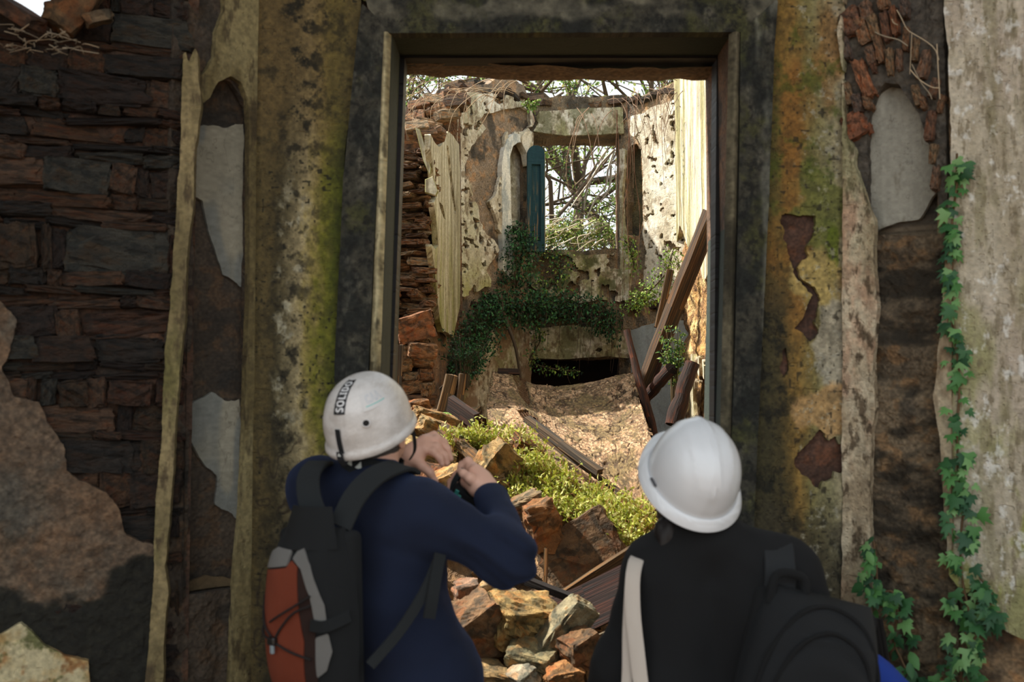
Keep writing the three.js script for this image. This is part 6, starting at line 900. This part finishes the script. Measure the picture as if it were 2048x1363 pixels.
{
  const h = thing('helmet', 'scuffed white climbing helmet with a black sticker and a vent hole', 'helmet'), fn = dome(0.113, 0.136, 0.155), F = new Frame(at(741, 858, 0.70), 0.38, 0.44, 0.05);
  const wm = new THREE.MeshPhysicalMaterial({ roughness: 0.42, clearcoat: 0.2, clearcoatRoughness: 0.4, map: colorTex(512, 256, (u, v) => grain(mix3([226, 222, 218], [206, 200, 194], blot(u * 3, v * 3, 3, 0.45, 0.7, 601)), u * 2, v * 2, 0.05)) });
  part(h, 'shell', domeGeo(fn, [[-0.004, -0.016], [0.004, -0.02], [0.009, -0.012], [0.007, -0.002], [0.002, 0.004]], (az, lat) => 0.0025 * Math.sin(az * 6) * sst(0, 0.3, lat) * sst(0.9, 0.4, lat)), wm);
  part(h, 'inner_lining', new THREE.SphereGeometry(0.105, 24, 12, 0, Math.PI * 2, 0, Math.PI / 2).scale(1, 1.3, 1.2), mat({ color: hex('#2a2a2a'), side: THREE.DoubleSide }));
  // sticker up the crown: black with white letters
  const st = textTex(512, 160, (x) => { x.fillStyle = '#15161a'; x.fillRect(0, 0, 512, 160); x.fillStyle = '#f2f2f2'; x.font = 'bold 150px sans-serif'; x.textAlign = 'center'; x.textBaseline = 'middle'; x.save(); x.translate(256, 84); x.scale(0.84, 1); x.fillText('SOLIDO', 0, 0); x.restore(); x.fillStyle = 'rgba(235,233,230,0.85)'; for (let i = 0; i < 150; i++) { const a = hash(i, 1, 1) * 512, b = hash(i, 2, 1) * 160; x.fillRect(a, b, 3 + hash(i, 3, 1) * 10, 2 + hash(i, 4, 1) * 3); } });
  const az = Math.PI; const sg = sheet({ u0: 0, u1: 1, v0: 0, v1: 1, cell: 1 / 16, thick: 0, map: (s, t) => { const la = lerp(0.66, 1.48, s), w = 0.021 / (0.12 * Math.pow(Math.cos(la), 0.8) + 0.012); return fn(0.0 + lerp(-w, w, t) * -1 - 0.06, la, 0.0012); } });
  part(h, 'sticker', sg, mat({ map: st, roughness: 0.5 }), 'black sticker with white letters');
  const lg = textTex(512, 256, (x) => { x.clearRect(0, 0, 512, 256); x.fillStyle = '#dcd9d6'; x.fillRect(0, 0, 512, 256); x.lineWidth = 5; x.strokeStyle = '#a9b4c2'; x.font = 'bold 170px sans-serif'; x.textBaseline = 'middle'; x.textAlign = 'center'; x.strokeText('CAA', 256, 105); x.strokeStyle = '#6cc4be'; x.lineWidth = 12; x.beginPath(); x.moveTo(70, 200); x.lineTo(450, 200); x.stroke(); });
  part(h, 'logo', patch(fn, 0.62, 1.38, 0.62, 1.0, 0.0010), mat({ map: lg, roughness: 0.5 }), 'faded grey letters over a teal line'); part(h, 'logo', patch(fn, -1.45, -0.95, 0.62, 0.9, 0.0010), mat({ map: lg, roughness: 0.5 }));
  // vent eyelet, rear strap clip
  for (const [a, l] of [[0.62, 0.42], [-1.25, 0.42]]) { const p = fn(a, l, 0.001), q = fn(a, l, 0.01), d = new THREE.Mesh(); const e = part(h, 'vent', new THREE.CylinderGeometry(0.0085, 0.0085, 0.003, 20), mat({ color: hex('#1a1614') })); e.position.copy(p); e.quaternion.setFromUnitVectors(V(0, 1, 0), q.clone().sub(p).setY(q.y * 0.1).normalize()); const ringO = part(e, 'vent_rim', new THREE.TorusGeometry(0.0098, 0.0018, 8, 24), gloss('#dcd8d4')); ringO.rotation.x = Math.PI / 2; }
  part(h, 'rear_strap', patch(fn, -0.17, -0.03, -0.0, 0.40, 0.004), mat({ color: hex('#17181a') }), 'black rear strap clip');
  const lo = fn(-0.1, 0, 0.011); part(h, 'rear_strap', ribbon([V(lo.x, 0.01, lo.z), V(lo.x, -0.01, lo.z + 0.004), V(lo.x + 0.004, -0.03, lo.z - 0.002)], 0.018, 0.004, V(0, 0, 1)), mat({ color: hex('#1b1c1f') }));
  const tri = new THREE.Shape([new THREE.Vector2(-0.005, 0), new THREE.Vector2(0.005, 0), new THREE.Vector2(0, 0.009)]), tg = part(h, 'strap_mark', new THREE.ExtrudeGeometry(tri, { depth: 0.001, bevelEnabled: false }), mat({ color: hex('#d8dcd8') })); tg.position.set(lo.x, 0.0, lo.z + 0.005);
  F.place(h); h.rotateY(Math.PI * 0); // the dome's +z is its rear, towards the viewer
  const A = F.p(0.105, -0.01, 0.02), Bq = at(812, 900, 0.66), C = at(800, 936, 0.66);
  part(h, 'chin_strap', ribbon([V(0.112, 0.0, -0.02), V(0.108, -0.04, -0.03), V(0.09, -0.09, -0.045), V(0.06, -0.125, -0.06)], 0.013, 0.003, V(1, 0, 0.3)), mat({ color: hex('#141414') }), 'black chin strap'); part(h, 'chin_strap', ribbon([V(-0.112, 0.0, -0.02), V(-0.108, -0.04, -0.03), V(-0.09, -0.09, -0.045), V(-0.06, -0.125, -0.06)], 0.013, 0.003, V(-1, 0, 0.3)), mat({ color: hex('#141414') }));
}
{
  const h = thing('helmet', 'plain glossy white hard hat with a centre ridge and wide brim', 'helmet'), fn = dome(0.112, 0.136, 0.145, 0.72, 0.95), F = new Frame(at(1384, 956, 0.87), -0.14, 0.74, -0.10), m = gloss('#e6e8ea', 0.3);
  const peak = (az) => 1 + 1.5 * Math.pow(Math.max(0, -Math.cos(az)), 6), side = (az) => 1 + 0.25 * Math.abs(Math.sin(az));
  part(h, 'shell', domeGeo(fn, [[0.0, -0.016], [0.019, -0.024, peak], [0.022, -0.020, peak], [0.020, -0.015, peak], [0.013, -0.006, side], [0.011, 0.0], [0.007, 0.003], [0.003, 0.004]], (az, lat) => { const d = Math.abs(Math.sin(az)) * Math.cos(lat) * 0.12; return 0.005 * sst(0.011, 0.003, d) * sst(0.28, 0.5, lat) + 0.0025 * sst(0.05, 0.045, d) * sst(0.3, 0.6, lat); }), m);
  // fine centre ridge
  const rp = []; for (let i = 0; i <= 24; i++) rp.push(fn(0, lerp(0.42, 1.5, i / 24), 0.0035)); for (let i = 1; i <= 16; i++) rp.push(fn(Math.PI, lerp(1.5, 0.7, i / 16), 0.0035)); const rs = new Soup(); rs.tube(rp, (t) => 0.0042 * Math.sin(Math.PI * clamp(t * 1.0, 0.02, 0.98)) ** 0.4, 8); part(h, 'ridge', rs.geo(), m);
  part(h, 'inner_lining', new THREE.SphereGeometry(0.104, 24, 12, 0, Math.PI * 2, 0, Math.PI / 2).scale(1, 1.25, 1.2), mat({ color: hex('#2a2a2a'), side: THREE.DoubleSide }));
  for (const s of [-1, 1]) { const p = fn(s * 1.35, 0.06, 0.004), e = part(h, 'side_slot', new RoundedBoxGeometry(0.006, 0.006, 0.028, 2, 0.002), mat({ color: hex('#55565a') })); e.position.copy(p); e.rotation.y = s * 1.35 - Math.PI / 2; }
  F.place(h);
}
// ------------------------------------------------------------------ the woman in black
{
  const w = thing('person', 'person in a black jacket and white hard hat looking up, seen from behind', 'person');
  const N = at(1400, 1072, 0.86), HF = new Frame(at(1386, 985, 0.83), -0.14, 0.62, -0.06), Rs = at(1572, 1142, 0.87), Ls = at(1305, 1128, 0.85), Re = at(1668, 1330, 0.88), Rw = V(0.62, 0.82, 0.72), Le = at(1236, 1330, 0.84), Lw = V(0.20, 0.72, 0.70), D = (x, y, z) => at(x, y, z);
  const tb = [[D(1385, 1070, 0.85), D(1420, 1072, 0.85), 0.062, 0.062], [N, Rs, 0.075, 0.072], [N, Ls, 0.07, 0.06], [D(1350, 1180, 0.85), D(1335, 1420, 0.84), 0.10, 0.135], [D(1500, 1190, 0.86), D(1510, 1420, 0.84), 0.12, 0.135], [D(1335, 1420, 0.84), V(0.36, 0.72, 0.84), 0.135, 0.14], [D(1510, 1420, 0.84), V(0.62, 0.72, 0.84), 0.135, 0.14], [Rs, Re, 0.072, 0.062], [Re, Rw, 0.060, 0.045], [Ls, Le, 0.06, 0.058], [Le, Lw, 0.056, 0.044]];
  part(w, 'jacket', fleshed(tb, 0.06, 0.010, (d, x, y, z) => d - 0.010 * (vn3(x * 9, y * 14, z * 9, 18) - 0.5) - 0.006 * (vn3(x * 24, y * 24, z * 24, 19) - 0.5)), knit('#0d0e10'), 'black jacket');
  const mk = (W0, s) => { const d = V(0, -1, -0.25).normalize(), r = V(1, 0, 0), P = (a, b, c) => W0.clone().addScaledVector(r, a).addScaledVector(d, b).add(V(0, 0, c)); const c = [[[W0, 0.027], [P(0, 0.06, 0), 0.03]]]; for (let i = 0; i < 4; i++) { const a = (i - 1.5) * 0.019, l = [0.07, 0.078, 0.074, 0.058][i]; c.push([[P(a * 0.8, 0.06, 0), 0.013], [P(a, 0.06 + l * 0.5, -0.008), 0.011], [P(a, 0.06 + l * 0.85, -0.02), 0.0095], [P(a, 0.06 + l, -0.032), 0.008]]); } c.push([[P(-s * 0.02, 0.02, 0), 0.016], [P(-s * 0.042, 0.055, -0.01), 0.012], [P(-s * 0.046, 0.085, -0.02), 0.009]]); return fleshed(hand(c), 0.01, 0.0045); };
  const sk = [[N.clone().add(V(0, -0.04, -0.02)), N.clone().lerp(HF.o, 0.5), 0.045, 0.048], [N.clone().lerp(HF.o, 0.4), HF.p(0, -0.03, -0.01), 0.05, 0.055], [N, Rs, 0.05, 0.05], [Rs, Re, 0.05, 0.042], [Re, Rw, 0.04, 0.028], [N, Ls, 0.05, 0.05], [Ls, Le, 0.048, 0.04], [Le, Lw, 0.04, 0.028], [N.clone().add(V(0.03, -0.08, -0.03)), V(N.x + 0.04, 0.75, 0.82), 0.045, 0.06]];
  part(w, 'body', mergeGeometries([fleshed(sk, 0.03, 0.012), headGeo(HF), mk(Rw, 1), mk(Lw, -1)]), SKIN);
  part(w, 'hair', shell(HF, 0.094, 0.125, 0.114, -0.012, -0.018, (a, b, c) => c - 0.03 + 0.2 * Math.max(0, -b)), mat({ color: hex('#17110f'), roughness: 0.6 }), 'dark hair');
  part(w, 'hair', fleshed([[HF.p(-0.05, -0.06, -0.05), at(1338, 1062, 0.88), 0.035, 0.03], [at(1338, 1062, 0.88), at(1330, 1110, 0.9), 0.03, 0.018]], 0.03, 0.008, (d, x, y, z) => d - 0.008 * (vn3(x * 90, y * 20, z * 90, 28) - 0.5)), mat({ color: hex('#17110f'), roughness: 0.6 }));
  const col = part(w, 'collar', new THREE.CylinderGeometry(0.062, 0.072, 0.03, 32, 1, true), mat({ color: hex('#6e1f1a'), side: THREE.DoubleSide }), 'red collar edge'); col.position.copy(N.clone().add(V(0.005, 0.035, 0))); col.rotation.z = 0.05;
  const lg = [[V(0.40, 0.76, 0.84), V(0.40, 0.45, 0.86), 0.12, 0.085], [V(0.40, 0.45, 0.86), V(0.40, 0.07, 0.84), 0.08, 0.05], [V(0.60, 0.76, 0.84), V(0.61, 0.45, 0.86), 0.12, 0.085], [V(0.61, 0.45, 0.86), V(0.61, 0.07, 0.84), 0.08, 0.05]];
  part(w, 'trousers', fleshed(lg, 0.04, 0.014), knit('#15161a')); for (const x of [0.40, 0.61]) part(w, 'shoe', fleshed([[V(x, 0.045, 0.86), V(x, 0.04, 0.70), 0.045, 0.036]], 0.01, 0.01), knit('#1c1a18'));
}
// ------------------------------------------------------------------ the orange day pack
{
  const b = thing('backpack', 'orange, grey and black day pack worn low on the navy sweater', 'backpack'), c = at(636, 1225, 0.90), A = 0.128, Hh = 0.215, D = 0.105;
  const S = (a, v, off = 0) => { const tp = 1 - 0.28 * Math.pow(Math.max(0, v), 2) - 0.06 * Math.pow(Math.max(0, -v), 2), e = Math.pow(clamp(1 - Math.pow(Math.abs(a), 3.2), 0), 0.6) * Math.pow(clamp(1 - Math.pow(Math.abs(v), 3.6), 0), 0.6); return V(a * (A + off) * tp, v * (Hh + off), D * e + off + 0.006 * (fbm(a * 3 + 5, v * 3, 3, 611) - 0.5)); };
  const surfG = (mask, off, thick = 0) => sheet({ u0: -1, u1: 1, v0: -1, v1: 1, cell: 0.025, mask, thick, map: (u, v) => S(u, v, off) });
  const blk = knit('#1b1e20'); part(b, 'pack_body', surfG(null, 0), blk); const bk = new RoundedBoxGeometry(A * 1.9, Hh * 1.92, 0.05, 3, 0.02); bk.translate(0, 0, -0.012); part(b, 'back_panel', bk, blk);
  const org = mat({ color: hex('#8c3d20'), roughness: 0.85, bumpMap: BUMP.cloth, bumpScale: 0.001 }), gry = mat({ color: hex('#8c8a86'), roughness: 0.8, bumpMap: BUMP.cloth, bumpScale: 0.0012 }), brn = mat({ color: hex('#30180f'), roughness: 0.9, bumpMap: BUMP.cloth, bumpScale: 0.001 });
  const poly = (l) => { const f = sdPoly(l); return (u, v) => f(u, v); };
  part(b, 'front_panel', surfG(poly([[-0.92, -0.9], [-0.95, 0.1], [-0.78, 0.52], [-0.1, 0.58], [0.02, 0.66], [0.2, 0.6], [0.26, 0.1], [0.36, -0.2], [0.28, -0.9]]), 0.004, 0.006), org, 'orange front pocket'); part(b, 'gusset', surfG(poly([[0.22, 0.6], [0.45, 0.45], [0.56, 0.1], [0.6, -0.5], [0.44, -0.92], [0.3, -0.9], [0.38, -0.2], [0.28, 0.1]]), 0.003, 0.005), brn, 'dark brown gusset');
  part(b, 'reflective_panel', surfG(poly([[0.04, 0.68], [0.22, 0.84], [0.5, 0.62], [0.72, 0.2], [0.74, 0.02], [0.58, -0.02], [0.5, 0.3], [0.3, 0.58]]), 0.005, 0.006), gry); part(b, 'reflective_panel', surfG(poly([[0.58, -0.14], [0.76, -0.1], [0.8, -0.3], [0.72, -0.5], [0.56, -0.58]]), 0.005, 0.006), gry); part(b, 'reflective_panel', surfG(poly([[-0.78, 0.54], [-0.72, 0.72], [-0.5, 0.78], [-0.06, 0.76], [-0.08, 0.6]]), 0.005, 0.006), gry);
  const cord = new Soup(), run = (l) => cord.tube(curve(l.map(([a, v]) => S(a, v, 0.010)), 20), 0.0028, 6); run([[-0.92, 0.2], [-0.55, -0.06], [-0.3, -0.2]]); run([[-0.95, -0.16], [-0.3, 0.02], [0.3, 0.22], [0.52, 0.3]]); run([[0.52, 0.2], [0.2, 0.12], [-0.1, -0.04], [-0.3, -0.2]]); run([[-0.95, -0.05], [-0.6, -0.16], [-0.3, -0.22], [0.1, -0.3], [0.5, -0.36]]);
  part(b.children[2], 'bungee_cord', cord.geo(), mat({ color: hex('#1a1413') }), 'black elastic cord'); const cl = part(b.children[2], 'cord_lock', new RoundedBoxGeometry(0.024, 0.02, 0.016, 2, 0.005), gloss('#18191a')); cl.position.copy(S(-0.3, -0.2, 0.014)); const ct = part(b.children[2], 'cord_lock_button', new RoundedBoxGeometry(0.010, 0.022, 0.009, 2, 0.003), gloss('#7c8a90')); ct.position.copy(S(-0.28, -0.28, 0.016));
  part(b, 'side_strap', ribbon([S(0.5, 0.0, 0.01), S(0.7, -0.02, 0.01), V(A * 0.98, 0.01, 0.03)], 0.028, 0.005, V(0.5, 0, 1)), blk); const hd = new Soup(); hd.tube(curve([V(-0.03, Hh * 0.93, 0.02), V(-0.02, Hh * 1.1, 0.02), V(0.03, Hh * 1.1, 0.02), V(0.04, Hh * 0.93, 0.02)], 14), 0.008, 8); part(b, 'grab_loop', hd.geo(), blk);
  b.position.copy(c); b.rotation.set(0.02, -0.52, 0.02, 'YXZ'); b.updateMatrixWorld(true);
  const inv = b.matrixWorld.clone().invert(), lc = (p) => p.applyMatrix4(inv), nrm = (v) => v.clone().transformDirection(inv), strap = (l, wd, hints) => part(b, 'shoulder_strap', ribbon(l.map(lc), wd, 0.012, hints.map(nrm)), knit('#202426'));
  strap([at(640, 1052, 0.93), at(620, 1000, 0.88), at(618, 950, 0.80), at(640, 925, 0.70), at(655, 940, 0.60)], 0.06, [V(0, 0.2, 1), V(-0.2, 0.6, 1), V(0, 1, 0.2), V(0, 1, -0.4)]);
  strap([at(680, 1052, 0.94), at(712, 990, 0.91), at(752, 950, 0.86), at(800, 932, 0.78), at(822, 944, 0.70)], 0.058, [V(0, 0.2, 1), V(0, 0.4, 1), V(0.1, 0.8, 0.6), V(0.1, 1, -0.1)]);
  strap([at(740, 1330, 0.98), at(800, 1260, 0.955), at(850, 1180, 0.93), at(880, 1110, 0.89)], 0.026, [V(0.1, 0, 1), V(0.3, 0, 1), V(0.6, 0, 1)]); strap([at(880, 1108, 0.895), at(872, 1150, 0.92), at(864, 1200, 0.94), at(858, 1236, 0.945)], 0.03, [V(0.3, 0, 1), V(0.4, 0, 1)]);
  const fl = sheet({ u0: -1, u1: 1, v0: 0, v1: 1, cell: 0.06, thick: 0.01, map: (a, t) => V(a * lerp(0.09, 0.062, t) + 0.01, Hh * 0.78 + t * 0.10, 0.075 * (1 - a * a * 0.6) * (1 - 0.5 * t) + 0.01) }); part(b, 'top_flap', fl, blk);
}
// ------------------------------------------------------------------ the black pack and the pale strap
{
  const b = thing('backpack', 'large black backpack with quilted ribs on the black jacket', 'backpack'), A = 0.165, Hh = 0.25, D = 0.14;
  const S = (a, v, off = 0) => { const e = Math.pow(clamp(1 - Math.pow(Math.abs(a), 3), 0), 0.55) * Math.pow(clamp(1 - Math.pow(Math.abs(v), 3), 0), 0.55), rad = Math.hypot(a * 0.8, v + 0.6), rb = v < 0.62 && v > -0.9 ? 0.006 * Math.abs(Math.sin(rad * 11)) : 0; return V(a * A * (1 - 0.2 * Math.pow(Math.max(0, v), 2)), v * Hh, D * e + off + rb * e); };
  const m = knit('#121416'), m2 = mat({ color: hex('#1a1d20'), roughness: 0.7, bumpMap: BUMP.cloth, bumpScale: 0.001 });
  part(b, 'pack_body', sheet({ u0: -1, u1: 1, v0: -1, v1: 1, cell: 0.02, thick: 0, map: (u, v) => S(u, v) }), m2); const bk = new RoundedBoxGeometry(A * 1.9, Hh * 1.9, 0.06, 3, 0.025); bk.translate(0, 0, -0.015); part(b, 'back_panel', bk, m);
  const z = new Soup(); z.tube(curve([[-0.75, -0.6], [-0.72, 0.1], [-0.45, 0.55], [0, 0.68], [0.45, 0.55], [0.72, 0.1], [0.75, -0.6]].map(([a, v]) => S(a, v, 0.004)), 40), 0.005, 6); part(b.children[0], 'zip', z.geo(), m); const z2 = new Soup(); z2.tube(curve([[-0.9, -0.2], [-0.82, 0.4], [-0.5, 0.8], [0, 0.9], [0.5, 0.8], [0.82, 0.4], [0.9, -0.2]].map(([a, v]) => S(a, v, 0.004)), 40), 0.006, 6); part(b.children[0], 'zip', z2.geo(), m);
  const hd = new Soup(); hd.tube(curve([V(-0.13, Hh * 0.8, 0.03), V(-0.125, Hh * 1.08, 0.03), V(-0.06, Hh * 1.1, 0.03), V(-0.045, Hh * 0.88, 0.03)], 16), 0.011, 8); part(b, 'grab_loop', hd.geo(), m);
  b.position.copy(at(1600, 1398, 1.0)); b.rotation.set(-0.1, 0.12, -0.26, 'YXZ'); b.updateMatrixWorld(true); const inv = b.matrixWorld.clone().invert(), st = (l, wd, h) => part(b, 'shoulder_strap', ribbon(l.map((p) => p.applyMatrix4(inv)), wd, 0.016, h.map((v) => v.clone().transformDirection(inv))), m2);
  st([at(1556, 1215, 0.98), at(1560, 1150, 0.97), at(1556, 1095, 0.92), at(1552, 1078, 0.84), at(1556, 1110, 0.76)], 0.075, [V(0, 0.3, 1), V(0, 0.5, 1), V(0, 1, 0.2), V(0, 1, -0.5)]);
  const t = thing('shoulder_bag', 'pale canvas bag strap hanging over the left shoulder of the black jacket', 'bag'), cm = mat({ color: hex('#c9beb2'), roughness: 0.9, bumpMap: BUMP.cloth, bumpScale: 0.001 });
  part(t, 'strap', ribbon([at(1282, 1122, 0.80), at(1274, 1116, 0.90), at(1266, 1150, 0.935), at(1266, 1220, 0.955), at(1274, 1300, 0.965), at(1286, 1400, 0.97), V(0.34, 0.70, 0.98)], 0.036, 0.004, [V(0, 1, 0.2), V(-0.1, 0.6, 1), V(-0.2, 0, 1), V(-0.1, 0, 1)]), cm); part(t, 'strap', ribbon([at(1276, 1118, 0.80), at(1268, 1118, 0.88), at(1262, 1150, 0.925), at(1256, 1250, 0.94), at(1250, 1400, 0.95), V(0.22, 0.70, 0.96)], 0.026, 0.004, [V(0, 1, 0.2), V(-0.1, 0.6, 1), V(-0.3, 0, 1), V(-0.4, 0, 1)]), cm);
  const bag = new RoundedBoxGeometry(0.26, 0.3, 0.08, 3, 0.03); bag.translate(0.28, 0.56, 1.02); part(t, 'bag_body', bag, cm);
}
// blue cloth and the dark batten at the lower right
{
  const r = fleshed([[at(1735, 1340, 0.72), at(1810, 1440, 0.68), 0.05, 0.085], [at(1800, 1440, 0.66), V(0.95, 0.5, 0.66), 0.09, 0.10]], 0.04, 0.012, (d, x, y, z) => d - 0.012 * (vn3(x * 14, y * 10, z * 14, 38) - 0.5));
  single('rolled_jacket', r, knit('#1f3f9a'), 'bright blue bundled jacket at the bottom right beside the black pack', 'jacket');
  timber('plank', at(1752, 1236, 0.42), V(1.15, 0.0, 0.62), 0.035, 0.012, '#2c2a28', 'dark thin batten leaning among the ivy at lower right', 0.4, 81, 'plank');
}
// ------------------------------------------------------------------ the camera in the hands
{
  const c = thing('camera', 'black camera with ribbed lens and dark strap held in both hands', 'camera'), k = gloss('#121314', 0.45), rb = mat({ color: hex('#17181a'), roughness: 0.8, bumpMap: BUMP.cloth, bumpScale: 0.001 });
  const body = new RoundedBoxGeometry(0.125, 0.085, 0.055, 4, 0.014); part(c, 'camera_body', body, rb); const pr = new RoundedBoxGeometry(0.05, 0.03, 0.05, 3, 0.01); pr.translate(0, 0.05, 0); part(c, 'viewfinder', pr, k); const gr = new RoundedBoxGeometry(0.03, 0.08, 0.03, 3, 0.012); gr.translate(0.05, 0, -0.035); part(c, 'grip', gr, rb);
  const pf = []; for (let i = 0; i <= 40; i++) { const t = i / 40; pf.push(new THREE.Vector2(0.034 + (t > 0.15 && t < 0.8 ? (i % 2 ? 0.0016 : 0) : 0.001), t * 0.085)); } pf.push(new THREE.Vector2(0.03, 0.088), new THREE.Vector2(0.026, 0.08)); const lg = new THREE.LatheGeometry(pf, 40); lg.rotateX(-Math.PI / 2); lg.translate(-0.012, -0.004, -0.024); part(c, 'lens_barrel', lg, mat({ color: hex('#26231f'), roughness: 0.6 })); const gl = new THREE.SphereGeometry(0.03, 24, 10, 0, Math.PI * 2, 0, 0.9); gl.rotateX(-Math.PI / 2); gl.translate(-0.012, -0.004, -0.085); part(c.children[3], 'front_glass', gl, gloss('#10332f', 0.08));
  const scn = new RoundedBoxGeometry(0.07, 0.05, 0.004, 2, 0.002); scn.translate(-0.01, -0.006, 0.029); part(c, 'rear_screen', scn, gloss('#0c1718', 0.1)); for (const [x, y] of [[-0.042, 0.03], [-0.030, 0.02]]) { const e = new RoundedBoxGeometry(0.012, 0.016, 0.004, 2, 0.0015); e.translate(x, y, 0.031); part(c, 'rear_button', e, gloss('#3f8f86', 0.3)); }
  const d = new THREE.CylinderGeometry(0.011, 0.011, 0.01, 20); d.translate(0.042, 0.046, 0.0); part(c, 'mode_dial', d, k);
  c.position.copy(at(940, 1006, 0.50)); c.rotation.set(0.35, -0.5, -0.62, 'YXZ'); c.updateMatrixWorld(true); const inv = c.matrixWorld.clone().invert();
  part(c, 'strap', ribbon([at(905, 996, 0.49), at(906, 970, 0.50), at(917, 948, 0.50), at(926, 940, 0.49), at(922, 958, 0.47), at(914, 985, 0.46)].map((p) => p.applyMatrix4(inv)), 0.016, 0.003, V(0.3, 0.2, 1).transformDirection(inv)), mat({ color: hex('#1c2022') }), 'black strap loop');
}
renderer.render(scene, camera);
